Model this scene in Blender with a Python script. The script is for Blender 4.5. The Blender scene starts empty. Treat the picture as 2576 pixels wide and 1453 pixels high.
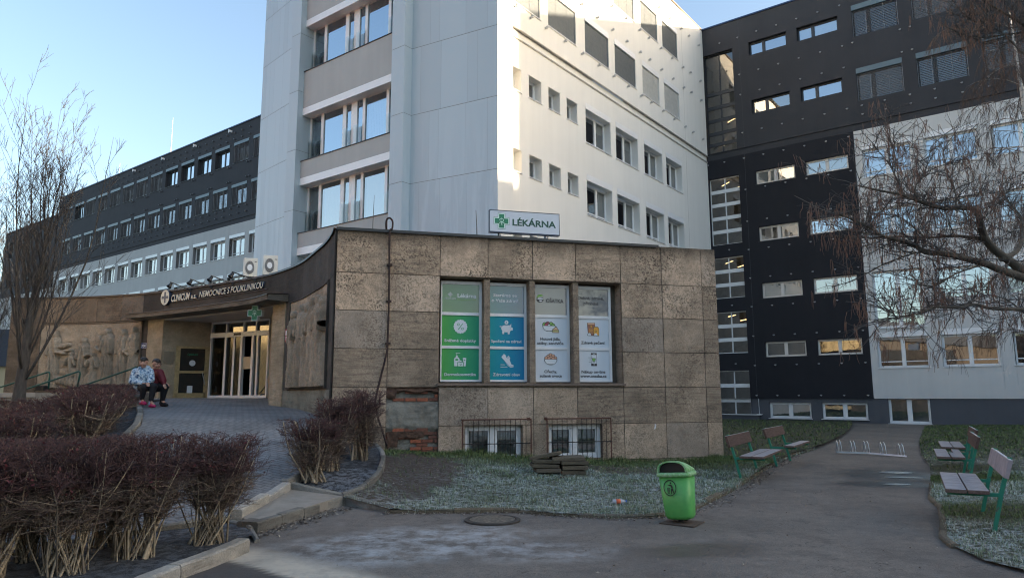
import bpy, math, random
import numpy as np
from mathutils import Vector, Matrix
from mathutils import noise as mnoise
R = math.radians
S = bpy.context.scene
COL = S.collection
rng = random.Random(7)

# ------------------------------------------------------------------ camera
FPX, PITCH, ROLL, CXU, CYU, HC = 1775., R(8.44), R(-0.18), 1288., 726.5, 1.6
_f = Vector((0, math.cos(PITCH), math.sin(PITCH)))
_u = Vector((0, -math.sin(PITCH), math.cos(PITCH)))
_x = Vector((1, 0, 0))
CR = _x * math.cos(ROLL) + _u * math.sin(ROLL)
CU = -_x * math.sin(ROLL) + _u * math.cos(ROLL)
CF = _f
CO = Vector((0, 0, HC))
cd = bpy.data.cameras.new("camera")
cam = bpy.data.objects.new("camera", cd)
COL.objects.link(cam)
cam.matrix_world = Matrix(((CR.x, CU.x, -CF.x, CO.x), (CR.y, CU.y, -CF.y, CO.y), (CR.z, CU.z, -CF.z, CO.z), (0, 0, 0, 1)))
cd.sensor_width = 36
cd.lens = FPX / 2576 * 36
cd.clip_start = 0.1
cd.clip_end = 3000
S.camera = cam

def at(u, v, D):
    """point seen at photo position (u, v of a 2576 wide copy) standing D metres ahead"""
    r = CF * FPX + CR * (u - CXU) - CU * (v - CYU)
    return CO + r * (D / r.y)

def hd(a):
    return Vector((math.sin(R(a)), math.cos(R(a)), 0))

# ------------------------------------------------------------------ scene objects
def tag(o, label=None, cat=None, group=None, kind=None):
    if label: o['label'] = label
    if cat: o['category'] = cat
    if group: o['group'] = group
    if kind: o['kind'] = kind
    return o

def empty(name, loc, label, cat, group=None, rotz=0):
    o = bpy.data.objects.new(name, None)
    COL.objects.link(o)
    o.location = loc
    o.rotation_euler = (0, 0, rotz)
    o.empty_display_size = .2
    return tag(o, label, cat, group)

def link(name, me, parent=None, M=None):
    o = bpy.data.objects.new(name, me)
    COL.objects.link(o)
    if parent: o.parent = parent
    if M is not None: o.matrix_local = M
    return o

def copy_tree(o, parent=None):
    c = o.copy()
    COL.objects.link(c)
    if parent: c.parent = parent
    for ch in list(o.children):
        copy_tree(ch, c)
    return c

class MB:
    """collects faces, links them as one mesh"""
    def __init__(s):
        s.v = []; s.f = []; s.m = []; s.c = []
    def quad(s, a, b, c, d, m=0, col=None):
        n = len(s.v); s.v += [tuple(a), tuple(b), tuple(c), tuple(d)]
        s.f.append((n, n + 1, n + 2, n + 3)); s.m.append(m); s.c.append(col)
    def poly(s, pts, m=0, col=None):
        n = len(s.v); s.v += [tuple(p) for p in pts]
        s.f.append(tuple(range(n, n + len(pts)))); s.m.append(m); s.c.append(col)
    def tri(s, a, b, c, m=0, col=None):
        s.poly([a, b, c], m, col)
    def box(s, x0, x1, y0, y1, z0, z1, m=0, M=None, col=None):
        p = [(x0, y0, z0), (x1, y0, z0), (x1, y1, z0), (x0, y1, z0), (x0, y0, z1), (x1, y0, z1), (x1, y1, z1), (x0, y1, z1)]
        if M is not None: p = [tuple(M @ Vector(q)) for q in p]
        n = len(s.v); s.v += p
        for f in ((0, 3, 2, 1), (4, 5, 6, 7), (0, 1, 5, 4), (1, 2, 6, 5), (2, 3, 7, 6), (3, 0, 4, 7)):
            s.f.append(tuple(n + i for i in f)); s.m.append(m); s.c.append(col)
    def prism(s, pts, z0, z1, m=0, col=None):
        """plan polygon (ccw) from z0 to z1; z may be lists"""
        k = len(pts)
        a = z0 if hasattr(z0, '__len__') else [z0] * k
        b = z1 if hasattr(z1, '__len__') else [z1] * k
        n = len(s.v)
        s.v += [(p[0], p[1], a[i]) for i, p in enumerate(pts)] + [(p[0], p[1], b[i]) for i, p in enumerate(pts)]
        s.f.append(tuple(n + i for i in reversed(range(k)))); s.m.append(m); s.c.append(col)
        s.f.append(tuple(n + k + i for i in range(k))); s.m.append(m); s.c.append(col)
        for i in range(k):
            j = (i + 1) % k
            s.f.append((n + i, n + j, n + k + j, n + k + i)); s.m.append(m); s.c.append(col)
    def slab(s, pts, y0, y1, m=0):
        """outline in x,z given a thickness along y (y0 front, y1 back)"""
        k = len(pts); n = len(s.v)
        s.v += [(p[0], y0, p[1]) for p in pts] + [(p[0], y1, p[1]) for p in pts]
        s.f.append(tuple(n + i for i in range(k))); s.m.append(m); s.c.append(None)
        s.f.append(tuple(n + k + i for i in reversed(range(k)))); s.m.append(m); s.c.append(None)
        for i in range(k):
            j = (i + 1) % k
            s.f.append((n + j, n + i, n + k + i, n + k + j)); s.m.append(m); s.c.append(None)
    def tube(s, pts, rad, n=6, m=0, cap=True, col=None):
        pts = [Vector(p) for p in pts]
        k = len(pts)
        r = rad if hasattr(rad, '__len__') else [rad] * k
        t = (pts[1] - pts[0])
        if t.length < 1e-9: return
        t.normalize()
        a = t.orthogonal().normalized()
        base = len(s.v)
        for i in range(k):
            if i == 0: d = pts[1] - pts[0]
            elif i == k - 1: d = pts[-1] - pts[-2]
            else: d = pts[i + 1] - pts[i - 1]
            if d.length < 1e-9: d = t
            d = d.normalized()
            a = a - d * a.dot(d)
            if a.length < 1e-6: a = d.orthogonal()
            a.normalize()
            b = d.cross(a)
            for j in range(n):
                g = 2 * math.pi * j / n
                s.v.append(tuple(pts[i] + (a * math.cos(g) + b * math.sin(g)) * r[i]))
        for i in range(k - 1):
            for j in range(n):
                j2 = (j + 1) % n
                s.f.append((base + i * n + j, base + i * n + j2, base + (i + 1) * n + j2, base + (i + 1) * n + j))
                s.m.append(m); s.c.append(col)
        if cap:
            s.f.append(tuple(base + j for j in reversed(range(n)))); s.m.append(m); s.c.append(col)
            e = base + (k - 1) * n
            s.f.append(tuple(e + j for j in range(n))); s.m.append(m); s.c.append(col)
    def lathe(s, prof, n=20, M=None, m=0):
        base = len(s.v); k = len(prof)
        for (r, z) in prof:
            for j in range(n):
                g = 2 * math.pi * j / n
                p = Vector((r * math.cos(g), r * math.sin(g), z))
                s.v.append(tuple(M @ p if M is not None else p))
        for i in range(k - 1):
            for j in range(n):
                j2 = (j + 1) % n
                s.f.append((base + i * n + j, base + i * n + j2, base + (i + 1) * n + j2, base + (i + 1) * n + j)); s.m.append(m); s.c.append(None)
        s.f.append(tuple(base + j for j in reversed(range(n)))); s.m.append(m); s.c.append(None)
        s.f.append(tuple(base + (k - 1) * n + j for j in range(n))); s.m.append(m); s.c.append(None)
    def grid(s, P, m=0, col=None):
        """P[i][j] points"""
        base = len(s.v); ni = len(P); nj = len(P[0])
        for row in P:
            s.v += [tuple(p) for p in row]
        for i in range(ni - 1):
            for j in range(nj - 1):
                q = base + i * nj + j
                s.f.append((q, q + 1, q + nj + 1, q + nj)); s.m.append(m); s.c.append(col)
    def mesh(s, name, mats, smooth=False):
        me = bpy.data.meshes.new(name)
        me.from_pydata(s.v, [], s.f)
        if not isinstance(mats, (list, tuple)): mats = [mats]
        for mt in mats: me.materials.append(mt)
        if len(mats) > 1: me.polygons.foreach_set('material_index', s.m)
        if smooth: me.polygons.foreach_set('use_smooth', [True] * len(s.f))
        if any(c is not None for c in s.c):
            at_ = me.attributes.new('tone', 'FLOAT', 'FACE')
            at_.data.foreach_set('value', [0.5 if c is None else c for c in s.c])
        me.update()
        return me
    def build(s, name, mats, parent=None, M=None, smooth=False):
        return link(name, s.mesh(name, mats, smooth), parent, M)

def bevel(o, w=.01, seg=2):
    md = o.modifiers.new('bevel', 'BEVEL'); md.width = w; md.segments = seg; md.limit_method = 'ANGLE'
    return o

def frame(p, ex):
    """matrix whose x runs right along a facade, y runs into the building, z up"""
    ex = Vector(ex).normalized()
    ey = Vector((-ex.y, ex.x, 0))
    p = Vector(p)
    return Matrix(((ex.x, ey.x, 0, p.x), (ex.y, ey.y, 0, p.y), (0, 0, 1, p.z), (0, 0, 0, 1)))

def T(x, y=0, z=0):
    return Matrix.Translation((x, y, z))

# ------------------------------------------------------------------ materials
def nd(nt, t, **kw):
    n = nt.nodes.new(t)
    for k, v in kw.items():
        if k in n.inputs: n.inputs[k].default_value = v
        else: setattr(n, k, v)
    return n

class NM:
    def __init__(s, name):
        s.mat = bpy.data.materials.new(name); s.mat.use_nodes = True
        s.nt = s.mat.node_tree
        s.b = s.nt.nodes['Principled BSDF']; s.out = s.nt.nodes['Material Output']
        s.tc = s.nt.nodes.new('ShaderNodeTexCoord')
    def L(s, a, b): s.nt.links.new(a, b)
    def mapping(s, scale=(1, 1, 1), src='Object'):
        m = s.nt.nodes.new('ShaderNodeMapping'); m.inputs['Scale'].default_value = scale
        s.L(s.tc.outputs[src], m.inputs['Vector']); return m.outputs[0]
    def noise(s, scale=5, detail=4, rough=.6, vec=None, dist=0):
        n = s.nt.nodes.new('ShaderNodeTexNoise')
        n.inputs['Scale'].default_value = scale; n.inputs['Detail'].default_value = detail
        n.inputs['Roughness'].default_value = rough; n.inputs['Distortion'].default_value = dist
        s.L(vec if vec is not None else s.tc.outputs['Object'], n.inputs['Vector'])
        return n.outputs['Fac']
    def ramp(s, fac, stops):
        n = s.nt.nodes.new('ShaderNodeValToRGB')
        el = n.color_ramp.elements
        while len(el) < len(stops): el.new(.5)
        for e, (p, c) in zip(el, stops):
            e.position = p; e.color = (c, c, c, 1) if not hasattr(c, '__len__') else (*c, 1)
        s.L(fac, n.inputs[0]); return n.outputs[0]
    def mix(s, fac, a, b, mode='MIX'):
        n = s.nt.nodes.new('ShaderNodeMix'); n.data_type = 'RGBA'; n.blend_type = mode
        for sock, val in ((n.inputs[0], fac), (n.inputs[6], a), (n.inputs[7], b)):
            if hasattr(val, 'is_linked'): s.L(val, sock)
            elif hasattr(val, '__len__'): sock.default_value = (*val, 1)
            else: sock.default_value = val if sock == n.inputs[0] else (val, val, val, 1)
        return n.outputs[2]
    def math(s, op, a, b=0.):
        n = s.nt.nodes.new('ShaderNodeMath'); n.operation = op
        for sock, val in ((n.inputs[0], a), (n.inputs[1], b)):
            if hasattr(val, 'is_linked'): s.L(val, sock)
            else: sock.default_value = val
        return n.outputs[0]
    def bump(s, h, strength=.3, dist=.01):
        n = s.nt.nodes.new('ShaderNodeBump'); n.inputs['Strength'].default_value = strength; n.inputs['Distance'].default_value = dist
        s.L(h, n.inputs['Height']); s.L(n.outputs[0], s.b.inputs['Normal'])
    def col(s, c):
        if hasattr(c, 'is_linked'): s.L(c, s.b.inputs['Base Color'])
        else: s.b.inputs['Base Color'].default_value = (*c, 1)
    def set(s, rough=.6, metal=0, spec=.5):
        s.b.inputs['Roughness'].default_value = rough; s.b.inputs['Metallic'].default_value = metal
        s.b.inputs['Specular IOR Level'].default_value = spec
    def sep(s, src='Object'):
        n = s.nt.nodes.new('ShaderNodeSeparateXYZ'); s.L(s.tc.outputs[src], n.inputs[0]); return n.outputs
    def attr(s, name):
        n = s.nt.nodes.new('ShaderNodeAttribute'); n.attribute_name = name; return n.outputs['Fac']
    def objrand(s):
        n = s.nt.nodes.new('ShaderNodeObjectInfo'); return n.outputs['Random']

def plain(name, c, rough=.6, metal=0, var=.12, scale=6, spec=.5, bump=0):
    m = NM(name)
    f = m.noise(scale, 5, .65)
    k = m.ramp(f, [(.25, 1 - var), (.75, 1 + var)])
    m.col(m.mix(1., c, k, 'MULTIPLY')); m.set(rough, metal, spec)
    if bump: m.bump(m.noise(scale * 12, 3), bump, .004)
    return m.mat

def emit(name, c, st):
    m = NM(name); m.col((.8, .8, .8)); m.b.inputs['Emission Color'].default_value = (*c, 1); m.b.inputs['Emission Strength'].default_value = st
    return m.mat

def render_wall(name, c, var=.06, streak=.06, bump=.25):
    m = NM(name)
    a = m.ramp(m.noise(.35, 6, .6), [(.3, 1 - var), (.7, 1 + var)])
    v = m.noise(1.2, 4, .6, m.mapping((2.2, 2.2, .12)))
    b = m.ramp(v, [(.35, 1 - streak), (.65, 1.)])
    m.col(m.mix(1., m.mix(1., c, a, 'MULTIPLY'), b, 'MULTIPLY'))
    m.set(.85, 0, .3)
    m.bump(m.noise(90, 2, .5), bump, .004)
    return m.mat

def glass_mat(name, tint=(.75, .8, .8), fac=.28, refl=(1, 1, 1)):
    m = NM(name)
    nt = m.nt
    tr = nd(nt, 'ShaderNodeBsdfTransparent'); tr.inputs[0].default_value = (*tint, 1)
    gl = nd(nt, 'ShaderNodeBsdfGlossy'); gl.inputs['Roughness'].default_value = .015; gl.inputs['Color'].default_value = (*refl, 1)
    bp = nt.nodes.new('ShaderNodeBump'); bp.inputs['Strength'].default_value = .05; bp.inputs['Distance'].default_value = .02
    m.L(m.noise(1.3, 2), bp.inputs['Height']); m.L(bp.outputs[0], gl.inputs['Normal'])
    lw = nd(nt, 'ShaderNodeLayerWeight'); lw.inputs['Blend'].default_value = .35
    f = m.math('ADD', m.math('MULTIPLY', lw.outputs['Fresnel'], .9), fac)
    f = m.math('MINIMUM', f, .95)
    mx = nd(nt, 'ShaderNodeMixShader')
    m.L(f, mx.inputs[0]); m.L(tr.outputs[0], mx.inputs[1]); m.L(gl.outputs[0], mx.inputs[2]); m.L(mx.outputs[0], m.out.inputs[0])
    return m.mat

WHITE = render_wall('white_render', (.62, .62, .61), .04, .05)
WHITE_LIT = render_wall('lit_white_render', (.83, .81, .765), .03, .04)  # same white render, lightened and warmed to stand for brighter light on the tower side
GREYW = render_wall('grey_render', (.47, .46, .45), .05, .05)
CLAD = render_wall('grey_cladding', (.56, .585, .60), .03, .05, .06)
ANTH = render_wall('anthracite_render', (.052, .053, .060), .10, .08)
ANTHD = render_wall('black_render', (.022, .023, .029), .12, .08)
PLINTH = render_wall('plinth_render', (.10, .105, .12), .1, .06)
PVC = plain('white_frame', (.80, .81, .82), .35, var=.04)
CREAMF = plain('cream_frame', (.72, .68, .64), .4, var=.04)
DARKF = plain('dark_frame', (.035, .04, .05), .4, var=.1)
BOXW = plain('shutter_box_white', (.82, .83, .84), .4, var=.03)
BOXB = plain('shutter_box_blue', (.12, .17, .20), .45, var=.06)
SILLD = plain('dark_sill', (.03, .035, .045), .45)
METAL = plain('galvanised', (.5, .52, .54), .38, .85, .15, 12)
DARKM = plain('dark_steel', (.05, .052, .055), .45, .6)
COPING = plain('coping_blue', (.035, .06, .13), .4, .3)
GLASS = glass_mat('window_glass', (.55, .6, .6), .30)
GLASSD = glass_mat('dark_glass', (.35, .38, .38), .10)
GLASSS = glass_mat('sky_glass', (.6, .65, .65), .42, (.85, .92, 1.))
GLASSC = glass_mat('clear_glass', (.86, .93, .92), .02)
ROOM = plain('room_shade', (.10, .10, .10), .9, var=.5, scale=1.5)
ROOML = plain('curtain', (.50, .52, .52), .9, var=.12, scale=2)
ROOMW = plain('pale_blind', (.72, .76, .76), .8, var=.05)
def slats(name, c, dark, pitch):
    m = NM(name); z = m.sep()[2]
    f = m.math('FRACT', m.math('MULTIPLY', z, 1 / pitch))
    m.col(m.mix(m.ramp(f, [(.40, 0.), (.55, 1.)]), c, dark)); m.set(.45, .3)
    m.bump(f, .6, .02)
    return m.mat
BLACK = plain('black_plastic', (.012, .012, .013), .5)
# ================================================================== facades
def wall_mb(mb, x0, x1, z0, z1, ops, y=0., m=0, reveal_m=None):
    """flat wall with openings (x0, x1, z0, z1, depth) and their reveals"""
    reveal_m = m if reveal_m is None else reveal_m
    ops = [(max(o[0], x0), min(o[1], x1), max(o[2], z0), min(o[3], z1), o[4]) for o in ops
           if o[1] > x0 and o[0] < x1 and o[3] > z0 and o[2] < z1]
    xs = sorted({x0, x1} | {o[0] for o in ops} | {o[1] for o in ops})
    zs = sorted({z0, z1} | {o[2] for o in ops} | {o[3] for o in ops})
    for i in range(len(xs) - 1):
        for j in range(len(zs) - 1):
            a, b, c, d = xs[i], xs[i + 1], zs[j], zs[j + 1]
            if b - a < 1e-5 or d - c < 1e-5: continue
            mx, mz = (a + b) / 2, (c + d) / 2
            if any(o[0] < mx < o[1] and o[2] < mz < o[3] for o in ops): continue
            mb.quad((a, y, c), (b, y, c), (b, y, d), (a, y, d), m)
    for a, b, c, d, dep in ops:
        e = y + dep
        mb.quad((a, y, c), (a, y, d), (a, e, d), (a, e, c), reveal_m)
        mb.quad((b, y, d), (b, y, c), (b, e, c), (b, e, d), reveal_m)
        mb.quad((a, y, d), (b, y, d), (b, e, d), (a, e, d), reveal_m)
        mb.quad((a, y, c), (a, e, c), (b, e, c), (b, y, c), reveal_m)

_mc = {}
def cached(key, fn):
    if key not in _mc: _mc[key] = fn()
    return _mc[key]

def slat_mesh(w, h, pitch, tilt, m, dep=.07):
    mb = MB(); n = int(h / pitch)
    for i in range(n):
        z = h - (i + .5) * pitch
        a = R(tilt); c, s_ = math.cos(a) * dep / 2, math.sin(a) * dep / 2
        y = .05
        p = [(0, y - c, z - s_), (w, y - c, z - s_), (w, y + c, z + s_), (0, y + c, z + s_)]
        q = [(a_, b_, c_ + .004) for a_, b_, c_ in p]
        mb.quad(*p); mb.quad(q[3], q[2], q[1], q[0]); mb.quad(p[1], p[0], q[0], q[1]); mb.quad(p[0], p[3], q[3], q[0])
    mb.box(0, .02, .02, .08, 0, h); mb.box(w - .02, w, .02, .08, 0, h)
    for k in (.3, .7):
        mb.box(w * k - .006, w * k + .006, .012, .018, 0, h)
    mb.box(0, w, .02, .08, 0, .03)
    return mb.mesh('blind', m)

BL_DARK = plain('blind_slats_grey', (.30, .30, .32), .4, .2)
BL_GREY = plain('blind_slats_steel', (.20, .225, .25), .42, .25)
BL_WHITE = plain('blind_slats_white', (.62, .64, .64), .45)

def window(bld, M, x0, x1, z0, z1, dep, fm=PVC, mull=(.5,), trans=(), fw=.07, gl=GLASS, cur=None, sill=None,
           box=None, blind=None, name='window', label=None, sub_x=.05):
    w, h = round(x1 - x0, 2), round(z1 - z0, 2)
    Mx = M @ T(x0, 0, z0)
    xs = [0.] + [w * k for k in mull] + [w]
    def mk():
        mb = MB(); a, b = dep, dep + .07
        mb.box(0, w, a, b, 0, fw); mb.box(0, w, a, b, h - fw, h)
        mb.box(0, fw, a, b, fw, h - fw); mb.box(w - fw, w, a, b, fw, h - fw)
        for k in mull: mb.box(w * k - fw * .9, w * k + fw * .9, a - .004, b, fw, h - fw)
        for i in range(len(xs) - 1):
            l_ = xs[i] + fw * (.9 if i else 1); r_ = xs[i + 1] - fw * (.9 if i < len(xs) - 2 else 1)
            for t in trans: mb.box(l_, r_, a + .004, b, h * t - fw * .4, h * t + fw * .4)
            # sash profile set back inside the frame
            g = fw * .45
            for q in ((l_, l_ + g, fw, h - fw), (r_ - g, r_, fw, h - fw)): mb.box(q[0], q[1], a + .012, b, q[2], q[3])
            mb.box(l_, r_, a + .012, b, fw, fw + g); mb.box(l_, r_, a + .012, b, h - fw - g, h - fw)
        y2 = dep + .6
        mb.quad((0, y2, 0), (w, y2, 0), (w, y2, h), (0, y2, h), 1)
        mb.quad((0, b, 0), (0, b, h), (0, y2, h), (0, y2, 0), 1); mb.quad((w, b, h), (w, b, 0), (w, y2, 0), (w, y2, h), 1)
        mb.quad((0, b, h), (w, b, h), (w, y2, h), (0, y2, h), 1); mb.quad((0, b, 0), (0, y2, 0), (w, y2, 0), (w, b, 0), 1)
        return mb.mesh('window', [fm, ROOM])
    o = link(name, cached(('f', w, h, dep, fm.name, mull, trans, fw), mk), bld, Mx)
    if label: o['label'] = label
    def mkp():
        mb = MB()
        for i in range(len(xs) - 1):
            l_ = xs[i] + fw * .6; r_ = xs[i + 1] - fw * .6
            mb.quad((l_, dep + .045, fw * .6), (r_, dep + .045, fw * .6), (r_, dep + .045, h - fw * .6), (l_, dep + .045, h - fw * .6))
        return mb.mesh('pane', gl)
    link('pane', cached(('p', w, h, dep, mull, fw, gl.name), mkp), o)
    if cur:
        def mkc():
            mb = MB(); mats = []
            for i, c in enumerate(cur):
                if not c or i >= len(xs) - 1: continue
                mt, fr = c
                if mt not in mats: mats.append(mt)
                l_, r_ = xs[i] + fw * .5, xs[i + 1] - fw * .5
                n = 10; y = dep + .12
                for j in range(n):
                    a = l_ + (r_ - l_) * j / n; b = l_ + (r_ - l_) * (j + 1) / n
                    ya, yb = y + .012 * (j % 2), y + .012 * ((j + 1) % 2)
                    mb.quad((a, ya, h * (1 - fr)), (b, yb, h * (1 - fr)), (b, yb, h), (a, ya, h), mats.index(mt))
            return mb.mesh('curtain', mats)
        link('curtain', cached(('c', w, h, dep, tuple((c[0].name, c[1]) if c else None for c in cur), mull), mkc), o)
    if sill:
        def mks():
            mb = MB(); mb.box(-sub_x, w + sub_x, -.05, dep - .002, -.035, .0 - .004); return mb.mesh('sill', sill)
        link('sill', cached(('s', w, sill.name, dep, sub_x), mks), o)
    if box:
        bm_, bh = box[0], box[1]
        by = box[2] if len(box) > 2 else -.015
        def mkb():
            mb = MB(); mb.box(.003, w - .003, by, dep - .003, h + .003, h + bh); return mb.mesh('shutter_box', bm_)
        link('shutter_box', cached(('b', w, h, bh, by, bm_.name, dep), mkb), o)
    if blind:
        mt, pitch, tilt, fr = blind
        o2 = link('blind', cached(('bl', w, h, mt.name, pitch, tilt, fr), lambda: slat_mesh(w - .03, h * fr, pitch, tilt, mt)), o, T(.015, .01, h * (1 - fr)))
    return o

STUD = plain('stud_grey', (.34, .34, .35), .5)
def anchors(bld, M, pts, m, r=.045, ln=.11, limit=100):
    """short steel fixings standing off the render"""
    def mk():
        mb = MB(); P = Matrix.Rotation(R(90), 4, 'X')
        mb.lathe([(r * .9, .0), (r, .01), (r, ln), (r * .55, ln + .02)], 8, P)
        mb.box(-.055, .055, -ln - .012, -ln * .55, .0, .055)
        return mb.mesh('wall_anchor', m, True)
    me = cached(('an', r, ln, m.name), mk)
    for k, (x, z) in enumerate(pts[:limit]):
        link('wall_anchor', me, bld, M @ T(x, 0, z))
    if len(pts) > limit:
        mb = MB(); P = Matrix.Rotation(R(90), 4, 'X')
        for (x, z) in pts[limit:]:
            mb.lathe([(r * .9, .0), (r, .01), (r, ln), (r * .55, ln + .02)], 6, T(x, 0, z) @ P)
        o = mb.build('wall_anchors', m, bld, M); o['kind'] = 'stuff'

C0 = Vector((12.358, 42.9, 0))
EX_D = -hd(-52.6)           # along the dark facade, to the right
EX_W = hd(37.4)             # along the white side facade, away and right
ROOF = 24.8
# ------------------------------------------------------------------ dark wing on the right
MD = frame(C0, EX_D)
LEND = 33.2
bd = empty('hospital_wing', C0, 'anthracite and white hospital wing behind the lawn on the right, dotted with steel anchors', 'building')
iM = T(*(-C0))
MDl = iM @ MD
darkW, whiteW, bas, stair, blinds, bigw = [], [], [], [], [], []
XA = ((2.97, 5.25), (5.85, 8.13))
for z0, z1 in ((22.21, 23.07), (18.45, 19.31)):
    for x0, x1 in XA: darkW.append((x0, x1, z0, z1, .16))
for z0, z1 in ((13.98, 14.82), (10.5, 11.38), (7.09, 7.99), (3.66, 4.53)):
    for x0, x1 in XA: whiteW.append((x0, x1, z0, z1, .13))
for x0, x1 in ((3.0, 5.29), (5.86, 8.15)): bas.append((x0, x1, .19, 1.08, .14))
bas.append((9.14, 11.05, .02, 1.36, .14))
for z0, z1 in ((16.46, 23.02), (10.59, 14.82), (7.28, 9.8), (3.95, 6.45), (.32, 2.93)): stair.append((.06, 1.96, z0, z1, .14))
XB = [(8.87 + 2.96 * k, 11.17 + 2.96 * k) for k in range(8)]
for z0, z1 in ((21.5, 23.4), (17.68, 19.6)):
    for x0, x1 in XB: blinds.append((x0, x1, z0, z1, .12))
for zb in (13.27, 9.88, 6.30, 2.89):
    for k, (x0, x1) in enumerate(XB):
        z0, z1 = zb, zb + 1.88
        if k == 0 and zb == 6.30: z0, z1 = 4.98, 8.02
        bigw.append((x0 - .02, x1 + .05, z0, z1, .17))
allops = darkW + whiteW + stair + blinds + bigw
mb = MB(); wall_mb(mb, 0, LEND, 16.42, ROOF, allops, -.06)
mb.quad((0, -.06, 16.42), (LEND, -.06, 16.42), (LEND, 0, 16.42), (0, 0, 16.42))
mb.build('upper_wall', ANTH, bd, MDl)
mb = MB(); wall_mb(mb, 0, LEND, 16.02, 16.42, [], 0.0); mb.build('frieze', ANTH, bd, MDl)
mb = MB(); wall_mb(mb, 0, 8.49, 1.29, 16.02, allops, -.02)
mb.quad((0, -.02, 1.29), (0, .06, 1.29), (8.49, .06, 1.29), (8.49, -.02, 1.29)); mb.quad((8.49, -.02, 1.29), (8.49, -.02, 16.02), (8.49, .0, 16.02), (8.49, .0, 1.29))
mb.quad((0, -.02, 16.02), (8.49, -.02, 16.02), (8.49, 0, 16.02), (0, 0, 16.02))
mb.build('dark_wall', ANTHD, bd, MDl)
mb = MB()
seams = [8.492, 14.26, 14.79, 20.2, 20.75, LEND]
for i in range(len(seams) - 1):
    g = .012 if 0 < i else 0
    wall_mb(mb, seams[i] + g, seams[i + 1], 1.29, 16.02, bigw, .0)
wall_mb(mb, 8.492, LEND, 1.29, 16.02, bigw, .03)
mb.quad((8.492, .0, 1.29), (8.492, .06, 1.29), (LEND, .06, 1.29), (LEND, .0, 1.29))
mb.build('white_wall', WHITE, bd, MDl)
mb = MB(); wall_mb(mb, 1.98, LEND, -.8, 1.29, bas, .06)
mb.box(-.2, 2.42, -.16, .4, -.8, .34)
wall_mb(mb, 0, 1.98, .34, 1.29, stair, .02)
mb.build('plinth', PLINTH, bd, MDl)
mb = MB(); mb.box(-.2, 2.56, -.24, .12, .34, .385); mb.box(2.36, 2.6, -.24, .05, .385, .41); mb.box(2.4, 2.42, .03, .058, .4, 1.29); mb.build('ledge', PVC, bd, MDl)
# body, ends, roof
mb = MB()
mb.quad((LEND, -.02, -.8), (LEND, 14, -.8), (LEND, 14, ROOF), (LEND, -.02, ROOF)); mb.quad((LEND, 14, -.8), (-6, 14, -.8), (-6, 14, ROOF), (LEND, 14, ROOF))
mb.quad((-6, 14, -.8), (-6, .3, -.8), (-6, .3, ROOF), (-6, 14, ROOF))
mb.quad((-6, .3, ROOF - .1), (LEND, .0, ROOF - .1), (LEND, 14, ROOF - .1), (-6, 14, ROOF - .1))
mb.build('rear_wall', ANTH, bd, MDl)
mb = MB(); mb.box(0, LEND + .1, -.13, .3, ROOF, ROOF + .09); mb.build('coping', COPING, bd, MDl)
mb = MB()
for x in (2.40,): mb.box(x - .012, x + .012, -.066, -.058, 16.42, ROOF); mb.box(x - .05, x - .026, -.026, -.018, 1.29, 16.02)
mb.build('joint', DARKF, bd, MDl)
wr = random.Random(3)
for i, (x0, x1, z0, z1, d) in enumerate(darkW):
    window(bd, MDl, x0, x1, z0, z1, d, DARKF, (.38,), gl=GLASSS if i in (1, 0, 3) else GLASS, cur=[(ROOMW, 1.), (ROOMW, 1.)] if i == 1 else None, sill=SILLD)
for i, (x0, x1, z0, z1, d) in enumerate(whiteW):
    cur = {1: [(ROOMW, 1.), (ROOMW, .75)], 0: [(ROOML, 1.), None], 5: [(ROOMW, 1.), (ROOMW, 1.)], 4: [(ROOML, 1.), (ROOML, 1.)], 7: [None, (ROOML, .2)]}.get(i)
    window(bd, MDl, x0, x1, z0, z1, d, CREAMF, (.5,), gl=GLASSS if i == 3 else (GLASSD if i > 5 else GLASS), cur=cur, sill=SILLD)
for i, (x0, x1, z0, z1, d) in enumerate(bas):
    window(bd, MDl, x0, x1, z0, z1, d + .06, PVC, (.5,), gl=GLASS, cur=[(ROOML, 1.), (ROOML, 1.)], sill=PVC, fw=.085,
           name='window' if i < 2 else 'glazed_door')
for i, (x0, x1, z0, z1, d) in enumerate(blinds):
    window(bd, MDl, x0, x1, z0, z1 - .31, d, DARKF, (.36,), gl=GLASSD, sill=SILLD, box=(BOXB, .305, -.07), blind=(BL_DARK, .095, -28 if i % 3 else -8, 1.))
for i, (x0, x1, z0, z1, d) in enumerate(bigw):
    tall = z1 - z0 > 2.5
    if tall:
        window(bd, MDl, x0, x1, z0, z1, d, PVC, (.5,), (.49,), gl=GLASSS, cur=[(ROOMW, 1.), (ROOMW, .55)], sill=PVC)
    else:
        cur = [(ROOML, .75) if wr.random() < .6 else None, (ROOML, .3) if wr.random() < .4 else None]
        row = i // 8
        window(bd, MDl, x0, x1, z0, z1 - .29, d, PVC, (.5,), (.2,), gl=GLASSS if row < 3 else GLASS, cur=cur, sill=PVC, box=(BOXW, .285))
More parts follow.
